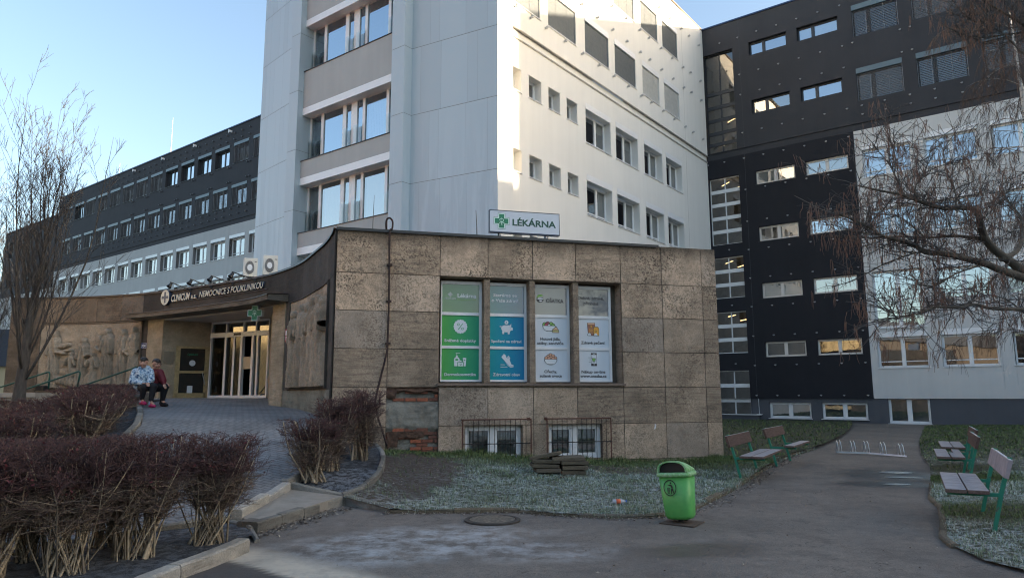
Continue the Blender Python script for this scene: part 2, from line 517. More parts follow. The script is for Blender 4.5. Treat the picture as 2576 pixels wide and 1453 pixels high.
# stair windows: glazed bays with lamps in the stair hall
STAIR = plain('stair_hall_paint', (.34, .32, .28), .9, var=.2)
LAMP = emit('strip_lamp', (1., .62, .28), 3.)
for i, (x0, x1, z0, z1, d) in enumerate(stair):
    w, h = x1 - x0, z1 - z0
    dark = i == 0
    fm = DARKF if dark else PVC
    rows = {0: [0, .09, .20, .33, .46, .60, 1.], 1: [0, .2, .4, .6, .8, 1.]}.get(i, [0, .33, .66, 1.])
    Mx = MDl @ T(x0, 0, z0)
    mb = MB(); a, b = d, d + .08; fw = .05
    mb.box(0, fw, a, b, 0, h); mb.box(w - fw, w, a, b, 0, h); mb.box(w / 2 - .03, w / 2 + .03, a - .004, b, 0, h)
    for k, q in enumerate(rows):
        t = .055 if k in (0, len(rows) - 1) else .11
        mb.box(fw, w - fw, a + .004, b, max(0, h * q - t), min(h, h * q + t))
    o = mb.build('stair_window', fm, bd, Mx)
    mb = MB(); mb.quad((.02, d + .05, .02), (w - .02, d + .05, .02), (w - .02, d + .05, h - .02), (.02, d + .05, h - .02)); mb.build('pane', GLASSD, o)
    mb = MB(); y2 = d + 2.6
    mb.quad((-.5, y2, -.2), (w + .5, y2, -.2), (w + .5, y2, h + .2), (-.5, y2, h + .2))
    mb.quad((-.5, b, -.2), (-.5, b, h + .2), (-.5, y2, h + .2), (-.5, y2, -.2)); mb.quad((w + .5, b, h + .2), (w + .5, b, -.2), (w + .5, y2, -.2), (w + .5, y2, h + .2))
    mb.quad((-.5, b, h + .2), (w + .5, b, h + .2), (w + .5, y2, h + .2), (-.5, y2, h + .2)); mb.quad((-.5, b, -.2), (-.5, y2, -.2), (w + .5, y2, -.2), (w + .5, b, -.2))
    # stair flights and landings seen through the glass
    mb.slab([(-.3, .1), (w + .3, h * .45), (w + .3, h * .45 + .22), (-.3, .32)], 1.2, 2.2)
    mb.build('stair_hall', STAIR, o)
    if i < 4:
        for (xa, xb, zz, yy) in ((.35, 1.0, h - .16, .6), (1.0, 1.7, h - .42, .9)) if i else ((.9, 1.75, h * .36, .7), (.5, 1.2, h * .13, .7), (1.1, 1.75, .12, .6)):
            mb = MB(); mb.tube([(xa, d + yy + .5, zz), (xb, d + yy, zz + .02)], .025, 6); mb.build('strip_lamp', LAMP, o)
pts = [(1.18, 23.56), (2.34, 23.57)] + [(3.53 + 1.19 * k, 23.6) for k in range(5)]
for z in (21.12, 19.81, 17.35): pts += [(2.34, z)] + [(3.52 + 1.19 * k, z) for k in range(5)]
pts += [(.05, 15.74), (1.11, 15.74)] + [(2.33 + 1.18 * k, 15.74) for k in range(6)]
for z in (13.77, 11.79, 10.06, 8.34, 6.62, 4.89, 3.17): pts += [(2.33 + 1.18 * k, z) for k in range(6)]
pts += [(2.34 + 1.18 * k, 1.44) for k in range(6)] + [(1.15, 10.2), (1.15, 6.8), (1.2, 3.3)]
for k in range(4):
    for z in (21.15, 19.84): pts += [(11.48 + 2.96 * k - .27, z), (11.48 + 2.96 * k + .22, z)]
    for z in (17.36, 16.85): pts += [(9.05 + 2.36 * k, z), (10.2 + 2.36 * k, z)]
pts += [(8.82, 21.15), (8.3, 17.36)]
anchors(bd, MDl @ T(0, -.02, 0), [p for p in pts if p[1] < 16.1] , STUD, .026, .05, 60)
anchors(bd, MDl @ T(0, -.06, 0), [p for p in pts if p[1] >= 16.1], STUD, .026, .05, 60)

# ------------------------------------------------------------------ white tower
tw = empty('hospital_tower', (0, 0, 0), 'tall white tower block with grey panel cladding, its side facade sunlit at the top', 'building')
MW = frame(C0, EX_W)
wops_hi, wops_lo, wsm = [], [], []
for z0, z1 in ((21.23, 22.86), (17.46, 19.06)):
    for a, b in ((8.8, 6.77), (6.12, 4.08), (11.83, 9.6), (14.69, 12.45), (17.76, 15.5), (20.64, 18.38)): wops_hi.append((-a, -b, z0, z1, .12))
for z0, z1 in ((13.06, 14.69), (9.64, 11.25), (6.2, 7.8)):
    for a, b in ((14.68, 12.35), (11.83, 9.5), (8.77, 6.6), (6.09, 3.98)): wops_lo.append((-a, -b, z0, z1 + .3, .36))
for z0, z1 in ((13.71, 14.68), (10.31, 11.25), (6.95, 7.88)):
    for a, b in ((19.15, 18.25), (17.72, 16.83), (16.28, 15.4), (20.58, 19.68)): wsm.append((-a, -b, z0, z1, .36))
ops_hi = [(a, b, c, d + .31, e) for a, b, c, d, e in wops_hi]
mb = MB(); wall_mb(mb, -21.2, 0, 16.36, ROOF, ops_hi, -.05); mb.quad((-21.2, -.05, 16.36), (0, -.05, 16.36), (0, 0, 16.36), (-21.2, 0, 16.36))
mb.build('upper_side_wall', WHITE_LIT, tw, MW)
mb = MB(); wall_mb(mb, -21.2, 0, 15.98, 16.35, [], .04); mb.build('frieze', WHITE_LIT, tw, MW)
mb = MB(); wall_mb(mb, -21.2, 0, 0, 15.98, wops_lo + wsm, 0.); mb.quad((-21.2, 0, 15.98), (0, 0, 15.98), (0, .04, 15.98), (-21.2, .04, 15.98))
mb.build('side_wall', WHITE_LIT, tw, MW)
mb = MB()
mb.box(-21.2, 0, -.09, -.0, 16.33, 16.37); mb.box(-21.2, 0, -.05, .035, 15.93, 15.985)
mb.build('string_course', plain('course_metal', (.42, .40, .37), .6), tw, MW)
mb = MB(); mb.box(-3.392, -3.38, -.052, -.045, 16.37, ROOF); mb.box(-3.3, -3.288, -.004, .002, 6, 15.92); mb.build('joint', plain('joint_grey', (.3, .29, .28), .8), tw, MW)
for i, (a, b, c, d, e) in enumerate(wops_hi):
    col_ = BL_WHITE if i in (6, 7) else BL_GREY
    window(tw, MW @ T(0, -.05, 0), a, b, c, d, e + .05, PVC, (.5,), gl=GLASSD, sill=PVC, box=(BOXW, .305, -.02), blind=(col_, .075, -62, 1.))
for i, (a, b, c, d, e) in enumerate(wops_lo):
    cur = [None, (ROOML, .9)] if i in (4, 5, 6, 7) else ([None, (ROOML, .35)] if i < 2 else [None, (ROOML, 1.)])
    window(tw, MW, a, b, c, d - .3 + .0, e, PVC, (.62,), (.17,), gl=GLASS, cur=cur, sill=PVC, box=(BOXW, .295))
for i, (a, b, c, d, e) in enumerate(wsm):
    window(tw, MW, a, b, c, d, e, PVC, (), gl=GLASS, cur=[(ROOML, .8)] if i % 2 else None, sill=PVC, sub_x=.03)
ap = [(x, z) for z, xs in ((19.7, (15.02, 13.55, 12.05, 10.56, 9.07, 7.96, 6.47, 4.97, 3.46)), (20.98, (12.06, 10.58, 9.05, 7.96, 6.47, 4.98, 3.47)), (23.48, (6.5, 5.0, 3.48, 2.35, .84)),
      (17.24, (20.16, 19.07, 17.97, 16.49, 15.01, 13.52, 12.04, 10.55, 9.08, 7.95, 6.47, 4.98, 3.47, 2.35, .84)), (21.07, (2.36, .84)), (19.8, (2.35, .84))) for x in xs]
anchors(tw, MW @ T(0, -.05, 0), [(-x, z) for x, z in ap], METAL, .05, .13)
# fin and front cladding
FC = Vector((-.518, 25.318, 0)); BLp = Vector((-4.070, 27.2546, 0)); Q = Vector((-4.331, 26.913, 0)); LP = Vector((-10.488, 31.62, 0))
CL = LP + hd(-44.6) * 2.97
FCr = FC + EX_W * .95                                   # rear of the fin's sunlit return
W0 = C0 - EX_W * 21.0
def vwall(mb, a, b, z0, z1, m=0):
    mb.quad((a.x, a.y, z0), (b.x, b.y, z0), (b.x, b.y, z1), (a.x, a.y, z1), m)
mb = MB(); vwall(mb, FC, FCr, 0, ROOF); vwall(mb, FCr, FCr - EX_D * .6, 0, ROOF)
mb.build('fin', WHITE_LIT, tw)
def clad(mb, a, b, zj, xj, side=None):
    """panels between joints on a vertical plane from a (left) to b (right)"""
    M = frame(a, b - a); L = (b - a).length
    zs = [0.] + zj + [ROOF]
    for j in range(len(zs) - 1):
        xs = [0.] + [x for x in (xj if j % 2 else [L - x for x in reversed(xj)]) if .05 < x < L - .05] + [L]
        for i in range(len(xs) - 1):
            g = .0022
            x0, x1, z0, z1 = xs[i] + (g if i else 0), xs[i + 1] - (g if i < len(xs) - 2 else 0), zs[j] + .009, zs[j + 1] - .009
            mb.quad(*[tuple(M @ Vector(p)) for p in ((x0, 0, z0), (x1, 0, z0), (x1, 0, z1), (x0, 0, z1))], 0, rng.random())
    mb.quad(*[tuple(M @ Vector(p)) for p in ((0, .02, 0), (L, .02, 0), (L, .02, ROOF), (0, .02, ROOF))], 1)
mc = NM('grey_cladding_panels')
tn = m_ = mc.ramp(mc.attr('tone'), [(0, .96), (1, 1.04)])
drip = mc.noise(1.0, 5, .62, mc.mapping((3.2, 3.2, .35)), .4)
zc = mc.sep()[2]
low = mc.math('MULTIPLY', mc.ramp(drip, [(.47, 0.), (.56, 1.)]), mc.ramp(mc.math('MULTIPLY', zc, 1 / 14.), [(.45, 1.), (.92, 0.)]))
mc.col(mc.mix(mc.math('MULTIPLY', low, .5), mc.mix(1., (.47, .55, .60), tn, 'MULTIPLY'), (.60, .68, .73))); mc.set(.5, .0, .4)
CLADP = mc.mat
JOINT = plain('cladding_joint', (.22, .24, .255), .8)
ZB = [4.3, 7.1, 9.89, 12.75, 15.62, 18.48, 21.35, 24.2]
mb = MB(); clad(mb, BLp, FC, [z for z in ZB], [.9, 1.35, 2.6, 3.6]); mb.build('front_panel', [CLADP, JOINT], tw)
mb = MB(); clad(mb, CL, LP, [4.3, 7.0, 9.68, 12.4, 15.16, 17.93, 20.5, 23.2], [.45, .85, 1.3, 2.2]); mb.build('left_panel', [CLADP, JOINT], tw)
P1 = Q + hd(-52.6) * .75; P2 = Q + hd(-52.6) * 7.07
mb = MB(); clad(mb, Q, BLp, ZB, []); clad(mb, P1, Q, ZB, [])
clad(mb, P1 + EX_W * 1.0, P1, ZB, []); mb.build('right_pilaster', [CLADP, JOINT], tw)
mb = MB(); clad(mb, LP, P2, ZB, []); clad(mb, P2, P2 + EX_W * 1.0, ZB, []); mb.build('left_pilaster', [CLADP, JOINT], tw)
mb = MB(); vwall(mb, CL + EX_W * 22 , CL, 0, ROOF); mb.build('left_wall', CLAD, tw)
mb = MB(); pl = [FCr, FC, BLp, Q, P1, P1 + EX_W * .8, P2 + EX_W * .8, P2, LP, CL, CL + EX_W * 22, C0 + EX_W * 6, C0]
mb.poly([(p.x, p.y, ROOF - .05) for p in reversed(pl)]); mb.build('roof', plain('roof_felt', (.12, .12, .12), .9), tw)
mb = MB(); mb.box(-21.2, 0.1, -.1, .2, ROOF, ROOF + .07); mb.build('coping', plain('coping_grey', (.3, .24, .2), .4), tw, MW)
# window bay of the front
MB_ = frame(P2, P1 - P2); LB = (P1 - P2).length           # x from the left pilaster
SPm = render_wall('spandrel_render', (.44, .45, .44), .05, .05)
def spandrel(z0, z1, zf, n):
    mb = MB(); mb.box(0.003, LB - .003, .30, .5, z0, z1); o = mb.build('spandrel', SPm, tw, MB_)
    mb = MB(); mb.box(.003, LB - .003, .26, .80, z1 + .002, z1 + .03); mb.build('sill', SILLD, o)
    mb = MB(); mb.box(.003, LB - .003, .285, .74, zf, z0 - .003); mb.build('shutter_box', BOXW, o)
    xs = [.85, 2.28, 3.0, 3.72, 5.15]
    for z in (z1 - .13, z0 + .27):
        anchors(o, MB_ @ T(0, .3, 0), [(x, z) for x in xs], METAL, .05, .13)
def bay_glazing(z0, z1, gl, curs):
    y = .75
    mb = MB(); a, b = y, y + .08
    bars = [(0, .1), (.82, 1.0), (2.36, 2.6), (2.95, 3.34), (3.71, 3.88), (5.23, 5.4), (LB - .1, LB)]
    for x0, x1 in bars: mb.box(x0, x1, a, b, z0, z1)
    for i in range(len(bars) - 1):
        l_, r_ = bars[i][1], bars[i + 1][0]
        mb.box(l_, r_, a + .004, b, z0, z0 + .07); mb.box(l_, r_, a + .004, b, z1 - .07, z1)
    y2 = y + 1.5
    mb.quad((0, y2, z0), (LB, y2, z0), (LB, y2, z1), (0, y2, z1), 1)
    mb.quad((0, b, z1), (LB, b, z1), (LB, y2, z1), (0, y2, z1), 1); mb.quad((0, b, z0), (0, y2, z0), (LB, y2, z0), (LB, b, z0), 1)
    mb.quad((0, b, z0), (0, b, z1), (0, y2, z1), (0, y2, z0), 1); mb.quad((LB, b, z1), (LB, b, z0), (LB, y2, z0), (LB, y2, z1), 1)
    o = mb.build('window', [PVC, ROOM], tw, MB_)
    mb = MB()
    for i in range(len(bars) - 1): mb.quad((bars[i][1], y + .05, z0 + .05), (bars[i + 1][0], y + .05, z0 + .05), (bars[i + 1][0], y + .05, z1 - .05), (bars[i][1], y + .05, z1 - .05))
    mb.build('pane', gl, o)
    for i in (0, 2, 3, 5):
        mb = MB(); mb.quad((bars[i][1] - .12, .67, z0 + .02), (bars[i + 1][0] + .06, .67, z0 + .02), (bars[i + 1][0] + .06, .67, z0 + 1.06), (bars[i][1] - .12, .67, z0 + 1.06)); mb.build('glass_balustrade', GLASSC, o)
    for i, kind in curs:
        mb = MB(); l_, r_ = bars[i][1], bars[i + 1][0]
        n = max(3, int((r_ - l_) / .1)); zb = z0 + .05
        for j in range(n):
            xa = l_ + (r_ - l_) * j / n; xb = l_ + (r_ - l_) * (j + .82) / n
            dy = .05 if kind == 'v' else .012
            mb.quad((xa, y + .2, zb), (xb, y + .2 + dy, zb), (xb, y + .2 + dy, z1 - .25), (xa, y + .2, z1 - .25))
        mb.build('blind', ROOMW, o)
GLB = glass_mat('bay_glass', (.5, .58, .62), .38, (.80, .9, 1.))
spandrel(19.23, 20.33, 18.89, 0); spandrel(14.81, 16.62, 14.47, 0); spandrel(11.43, 12.23, 11.09, 0); spandrel(8.16, 8.83, 7.82, 0); spandrel(23.6, 24.7, 23.3, 0)
bay_glazing(20.37, 23.4, GLB, []); bay_glazing(16.66, 18.95, GLB, []); bay_glazing(12.27, 14.53, GLB, [(4, 'f')])
bay_glazing(8.87, 11.13, GLASS, [(1, 'f'), (4, 'v'), (2, 'f'), (3, 'f')]); bay_glazing(5.4, 7.86, GLASS, [])

# ------------------------------------------------------------------ long wing on the left
PLW = Vector((-21.337, 57., 0))
lw = empty('hospital_long_wing', PLW, 'long hospital wing behind the entrance on the left, two dark storeys above pale grey ones', 'building')
ML = frame(PLW, EX_D); MLl = T(*(-PLW)) @ ML
NW = 13
l6, l5, l4, l3 = [], [], [], []
for k in range(-2, NW):
    a = -(3.62 + 2.98 * k); b = a + 2.33
    l6.append((a, b, 21.44, 23.32, .28)); l5.append((a, b, 17.68, 19.52, .28)); l4.append((a, b, 13.18, 15.06, .3)); l3.append((a, b, 9.8, 11.7, .3))
mb = MB(); wall_mb(mb, -41.2, 6, 16.4, 24.85, l6 + l5, -.05); mb.quad((-41.2, -.05, 16.4), (6, -.05, 16.4), (6, .02, 16.4), (-41.2, .02, 16.4)); mb.build('upper_wall', ANTH, lw, MLl)
mb = MB(); wall_mb(mb, -41.2, 6, 15.99, 16.4, [], 0); mb.build('frieze', ANTH, lw, MLl)
mb = MB()
sm = [-41.2, -39.5, -33.6, -27.63, -21.72, -15.68, -9.73, -3.8, 6]
for i in range(len(sm) - 1): wall_mb(mb, sm[i] + .014, sm[i + 1], 0, 15.99, l4 + l3, .0)
wall_mb(mb, -41.2, 6, 0, 15.99, l4 + l3, .03)
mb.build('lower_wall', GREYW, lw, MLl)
mb = MB(); mb.quad((-41.2, 13, 0), (-41.2, -.03, 0), (-41.2, -.03, 24.85), (-41.2, 13, 24.85)); mb.quad((6, 13, 0), (-41.2, 13, 0), (-41.2, 13, 24.85), (6, 13, 24.85))
mb.quad((6, -.05, 0), (6, 13, 0), (6, 13, 24.85), (6, -.05, 24.85)); mb.quad((-41.2, 0, 24.8), (6, 0, 24.8), (6, 13, 24.8), (-41.2, 13, 24.8)); mb.build('rear_wall', ANTH, lw, MLl)
mb = MB(); mb.box(-41.3, 6, -.13, .3, 24.85, 24.94); mb.build('coping', COPING, lw, MLl)
for k in range(NW + 2):
    a, b, c, d, e = l6[k]
    openw = k - 2 in (1, 2, 3, 4, 11)
    window(lw, MLl @ T(0, -.05, 0), a, b, c, d - .27, e, DARKF, (.5,), gl=GLASSS if openw else GLASSD, cur=[(ROOMW, 1.), (ROOMW, 1.)] if openw else None, sill=SILLD, box=(plain_box := BOXB, .265, -.03), blind=None if openw else (BL_DARK, .095, -20, 1.))
    a, b, c, d, e = l5[k]
    window(lw, MLl @ T(0, -.05, 0), a, b, c, d - .27, e, DARKF, (.5,), gl=GLASSS, sill=SILLD, box=(BOXB, .265, -.03), blind=(BL_DARK, .095, -20, 1.))
    a, b, c, d, e = l4[k]
    window(lw, MLl, a, b, c, d - .27, e, PVC, (.5,), (.2,), gl=GLASS, cur=[(ROOML, 1.), (ROOMW, 1.) if k % 2 else None], sill=BOXW, box=(BOXW, .265, -.03))
    a, b, c, d, e = l3[k]
    window(lw, MLl, a, b, c, d - .27, e, PVC, (.5,), (.2,), gl=GLASS, cur=[(ROOML, 1.), None], sill=BOXW, box=(BOXW, .265, -.03))
ap = []
for k in range(24):
    for z in (24.23, 17.4): ap.append((-(1.16 + 1.175 * k), z))
for k in range(8):
    for z in (21.17, 19.85): ap += [(-(.95 + 2.98 * k), z), (-(1.33 + 2.98 * k), z)]
for k in range(24):
    for z in (23.63, 16.85): ap.append((-(1.16 + 1.175 * k), z))
anchors(lw, MLl @ T(0, -.05, 0), ap, plain('anchor_dull', (.14, .14, .15), .5, .5), .05, .13)
for s_ in (4.08, 10.01, 16.0, 21.96, 40.15):
    mb = MB(); mb.box(-.07, .07, -.3, -.02, -.12, .05); mb.box(-.05, .05, -.34, -.3, -.2, .08); mb.build('lightning_clamp', PVC, lw, MLl @ T(-s_, -.05, 24.5))
# lower, farther part of the long wing
lo = empty('hospital_far_wing', PLW - EX_D * 41.6, 'lower dark hospital wing beyond the bare tree at the far left', 'building')
MO = T(*(-(PLW - EX_D * 41.6))) @ frame(PLW - EX_D * 41.6, EX_D)
ops = []
for k in range(6):
    for z in (19.3, 16.9 - 1.6, 10.5): ops.append((-3.2 - 2.98 * k, -1.6 - 2.98 * k, z, z + 2.1, .2))
mb = MB(); wall_mb(mb, -17, 0, 14.2, 22.9, ops, 0); mb.build('upper_wall', ANTH, lo, MO)
mb = MB(); wall_mb(mb, -17, 0, 0, 14.2, ops, .05); mb.build('lower_wall', GREYW, lo, MO)
mb = MB(); mb.quad((-17, 12, 0), (-17, 0, 0), (-17, 0, 22.9), (-17, 12, 22.9)); mb.quad((-17, 0, 22.85), (0, 0, 22.85), (0, 12, 22.85), (-17, 12, 22.85)); mb.quad((0, 12, 0), (-17, 12, 0), (-17, 12, 22.9), (0, 12, 22.9)); mb.build('rear_wall', ANTH, lo, MO)
for i, (a, b, c, d, e) in enumerate(ops):
    window(lo, MO @ T(0, 0 if c > 14 else .05, 0), a, b, c, d, e, DARKF if c > 14 else PVC, (.5,), gl=GLASSS, cur=[(ROOMW, 1.), (ROOMW, .6)], sill=SILLD)
mb = MB(); mb.box(-17, 0, -.1, .3, 22.9, 22.98); mb.build('coping', COPING, lo, MO)
# roof masts
def mast(p, h, label, r=.05):
    o = empty('roof_mast', p, label, 'mast')
    mb = MB(); mb.tube([(0, 0, 0), (0, 0, h * .42)], r, 6); mb.tube([(r * 2, 0, 0), (r * .3, 0, h * .42)], r * .4, 5); mb.tube([(-r * 2, 0, 0), (-r * .3, 0, h * .42)], r * .4, 5); mb.build('mast_pole', METAL, o)
    mb = MB(); mb.tube([(0, 0, h * .42), (0, 0, h)], [r * .5, r * .2], 5); mb.build('whip_aerial', PVC, o)
pm = ML @ Vector((-15.7, .35, 24.8)); mast(pm, 4.0, 'thin pale aerial mast on the roof of the long dark wing', .05)
pm = ML @ Vector((-35.5, 4, 24.8)); mast(pm, 4.4, 'thin aerial mast half hidden by the bare tree on the left', .05)
pm = MW @ Vector((-1.6, 2.0, ROOF - .05)); mast(pm, 6, 'dark lattice aerial mast on the roof of the white tower', .12)
# cast shade and appear in reflections: blocks across the street and to the right
def far_block(name, p, ex, L, D, H, wall, roofm, label, pitch=0, rows=0):
    o = empty(name, p, label, 'building'); M = T(*(-Vector(p))) @ frame(p, ex)
    ops = []
    nr = rows or int((H - 1) / 3.3)
    for r_ in range(nr):
        for k in range(int(L / 3.2)): ops.append((1 + k * 3.2, 2.4 + k * 3.2, 1.2 + r_ * 3.3, 2.9 + r_ * 3.3, .15))
    mb = MB(); wall_mb(mb, 0, L, 0, H, ops, 0)
    mb.quad((L, 0, 0), (L, D, 0), (L, D, H), (L, 0, H)); mb.quad((L, D, 0), (0, D, 0), (0, D, H), (L, D, H)); mb.quad((0, D, 0), (0, 0, 0), (0, 0, H), (0, D, H))
    mb.build('wall', wall, o, M)
    mb = MB()
    for (a, b, c, d, e) in ops: mb.quad((a, .14, c), (b, .14, c), (b, .14, d), (a, .14, d))
    mb.build('window', GLASSD, o, M)
    mb = MB()
    if pitch:
        mb.quad((-.4, -.5, H), (L + .4, -.5, H), (L + .4, D / 2, H + pitch), (-.4, D / 2, H + pitch)); mb.quad((L + .4, D + .5, H), (-.4, D + .5, H), (-.4, D / 2, H + pitch), (L + .4, D / 2, H + pitch))
        mb.tri((-.3, 0, H), (-.3, D / 2, H + pitch), (-.3, D, H)); mb.tri((L + .3, D, H), (L + .3, D / 2, H + pitch), (L + .3, 0, H))
    else: mb.quad((0, 0, H), (L, 0, H), (L, D, H), (0, D, H))
    mb.build('roof', roofm, o, M)
    return o
# ================================================================== stone pavilion
PR = Vector((4.8886, 16.7201, 0))
EX_S = hd(74.7)
MS = frame(PR, EX_S)
MSi = MS.inverted()

def onfr(u, v, M, y=0.):
    """facade coordinates (x, z) of what the photo shows at (u, v) on the plane y of a frame"""
    r = CF * FPX + CR * (u - CXU) - CU * (v - CYU)
    Mi = M.inverted(); o = Mi @ CO; d = Mi.to_3x3() @ r
    t = (y - o.y) / d.y
    p = o + d * t
    return p.x, p.z

def stone_mat(name, light, dark, worm=.9, wscale=17, soot=None, grain=1.):
    m = NM(name)
    tone = m.attr('tone')
    mid = tuple(.55 * d_ + .45 * l_ for d_, l_ in zip(dark, light)); gry = tuple(.25 * (sum(light) / 3) + .75 * l_ for l_ in light)
    base = m.ramp(tone, [(0, dark), (.4, mid), (.72, light), (1., tuple(.85 * q for q in gry))])
    big = m.noise(1.1, 6, .65)
    base = m.mix(1., base, m.ramp(big, [(.28, .58), (.72, 1.22)]), 'MULTIPLY')
    # worm-eaten pitting
    w = m.noise(wscale, 4, .75, None, 1.6)
    pit = m.ramp(w, [(.43, 1.), (.515, 0.)])
    patch = m.ramp(m.noise(.9, 4, .6), [(.36, .15), (.62, 1.)])
    base = m.mix(m.math('MULTIPLY', m.math('MULTIPLY', pit, patch), worm), base, (.095, .075, .056))
    # bedding streaks
    st = m.noise(3.2, 5, .65, m.mapping((.55, .55, 5.5)), .5)
    gate = m.ramp(tone, [(.42, 1.), (.62, .12)])
    base = m.mix(m.math('MULTIPLY', m.math('MULTIPLY', m.ramp(st, [(.45, 0.), (.68, 1.)]), gate), .6), base, (.105, .085, .068))
    base = m.mix(m.ramp(m.noise(.8, 5, .7, m.mapping((1., 1., 1.3))), [(.50, 0.), (.66, .55)]), base, tuple(.42 * q for q in dark))
    fine = m.noise(60, 4, .7)
    base = m.mix(1., base, m.ramp(fine, [(.25, .72), (.75, 1.25)]), 'MULTIPLY')
    if soot:
        z = m.sep()[2]
        k = m.math('ADD', z, m.math('MULTIPLY', m.noise(2.2, 5, .7, m.mapping((1, 1, .35))), soot[2]))
        k = m.math('MINIMUM', m.math('MAXIMUM', m.math('DIVIDE', m.math('SUBTRACT', k, soot[0]), soot[1] - soot[0]), 0.), 1.)
        base = m.mix(m.math('MULTIPLY', k, .8), base, (.075, .060, .045))
    m.col(base); m.set(.9, 0, .25)
    h = m.math('ADD', m.math('MULTIPLY', w, 1.), m.math('MULTIPLY', fine, .35 * grain))
    m.bump(h, .75, .03)
    return m.mat
STONE = stone_mat('shell_limestone', (.70, .535, .395), (.50, .385, .285), 1., 15, (4.9, 5.25, .5))
STONEB = stone_mat('shell_limestone_smooth', (.57, .445, .335), (.37, .295, .225), .75, 17)
SOOT = stone_mat('sooty_limestone', (.125, .112, .098), (.07, .064, .058), .35, 14)
BANDST = stone_mat('brown_limestone', (.30, .23, .165), (.19, .15, .115), .5, 10)
PILST = stone_mat('smooth_limestone', (.46, .38, .27), (.40, .33, .235), .08, 9, None, .4)
RELST = stone_mat('relief_limestone', (.52, .43, .325), (.42, .345, .26), .3, 24, None, .5)
CONC = stone_mat('mossy_concrete', (.30, .30, .25), (.20, .21, .18), .1, 6, None, .5)
MORTAR = plain('mortar', (.14, .115, .09), .95, var=.4, scale=5)

pv = empty('stone_pavilion', PR, 'low limestone clinic pavilion with pharmacy windows and a curved entrance wall carrying stone reliefs', 'building')
PI_ = T(*(-PR)); MSl = PI_ @ MS
SX = [0, .38, 1.43, 2.47, 3.57, 4.59, 5.61, 6.67, 7.75, 8.84]
ZX = [-.6, .15, .94, 1.74, 2.53, 3.32, 4.11, 5.02]
AD = (2.48, 6.67, 1.82, 4.10)
BW = [(3.0, 4.25, .2, .93), (4.84, 6.1, .2, .93)]
HOLES = [AD] + BW + [(6.67, 7.75, -.6, 1.74)]
mb = MB(); prng = random.Random(11)
def rects_minus(x0, x1, z0, z1, holes):
    xs = sorted({x0, x1} | {min(max(h, x0), x1) for o in holes for h in o[:2]}); zs = sorted({z0, z1} | {min(max(h, z0), z1) for o in holes for h in o[2:]})
    return [(xs[i], xs[i + 1], zs[j], zs[j + 1]) for i in range(len(xs) - 1) for j in range(len(zs) - 1)
            if xs[i + 1] - xs[i] > 1e-4 and zs[j + 1] - zs[j] > 1e-4 and not any(o[0] < (xs[i] + xs[i + 1]) / 2 < o[1] and o[2] < (zs[j] + zs[j + 1]) / 2 < o[3] for o in holes)]
for i in range(len(SX) - 1):
    for j in range(len(ZX) - 1):
        tone = min(1, max(0, prng.gauss(.55, .2))); dy = prng.uniform(-.006, .006)
        g = .008
        for (a, b, c, d) in rects_minus(SX[i] + (g if i else 0), SX[i + 1] - g, ZX[j] + g, ZX[j + 1] - (g if j < 6 else 0), HOLES):
            mt = 0 if j >= 5 else 1
            mb.quad((-b, dy, c), (-a, dy, c), (-a, dy, d), (-b, dy, d), mt, tone)
            for e in ((-b, c, -b, d), (-a, d, -a, c)): mb.quad((e[0], dy, e[1]), (e[0], .03, e[1]), (e[2], .03, e[3]), (e[2], dy, e[3]), mt, tone * .6)
            mb.quad((-b, dy, c), (-a, dy, c), (-a, .03, c), (-b, .03, c), mt, tone * .6); mb.quad((-b, dy, d), (-a, dy, d), (-a, .03, d), (-b, .03, d), mt, tone * .6)
for (a, b, c, d) in rects_minus(0, 8.84, -.6, 5.0, HOLES): mb.quad((-b, .022, c), (-a, .022, c), (-a, .022, d), (-b, .022, d), 2)
for (a, b, c, d, dep) in [(*AD, .42)] + [(*q, .22) for q in BW]:
    for q in (((-a, 0, c), (-a, dep, c), (-a, dep, d), (-a, 0, d)), ((-b, 0, c), (-b, 0, d), (-b, dep, d), (-b, dep, c)), ((-b, 0, d), (-a, 0, d), (-a, dep, d), (-b, dep, d)), ((-b, 0, c), (-b, dep, c), (-a, dep, c), (-a, 0, c))):
        mb.quad(*q, 1, .45)
# right hand end wall, back along the lawn
for j in range(len(ZX) - 1):
    for k in range(8): mb.quad((0, k * 1.1, ZX[j] + .006), (0, k * 1.1 + 1.09, ZX[j] + .006), (0, k * 1.1 + 1.09, ZX[j + 1]), (0, k * 1.1, ZX[j + 1]), 1, prng.random())
# stone strip on the left arris
for j in range(1, len(ZX) - 1): mb.quad((-8.84, 0, ZX[j] + .006), (-8.84, .3, ZX[j] + .006), (-8.84, .3, ZX[j + 1]), (-8.84, 0, ZX[j + 1]), 1, prng.random())
mb.build('front_wall', [STONE, STONEB, MORTAR], pv, MSl)
mb = MB(); mb.box(-8.86, -1.5, -.045, .35, 5.022, 5.05); mb.box(-8.86, -1.5, -.05, -.045, 4.99, 5.05); mb.build('roof_edge', DARKM, pv, MSl)
mb = MB(); mb.box(-6.72, -2.43, -.06, .05, 1.775, 1.815); mb.box(-6.68, -2.47, .05, .40, 1.80, 1.83); o = mb.build('sill', plain('weathered_sill', (.17, .13, .105), .8, var=.3), pv, MSl)

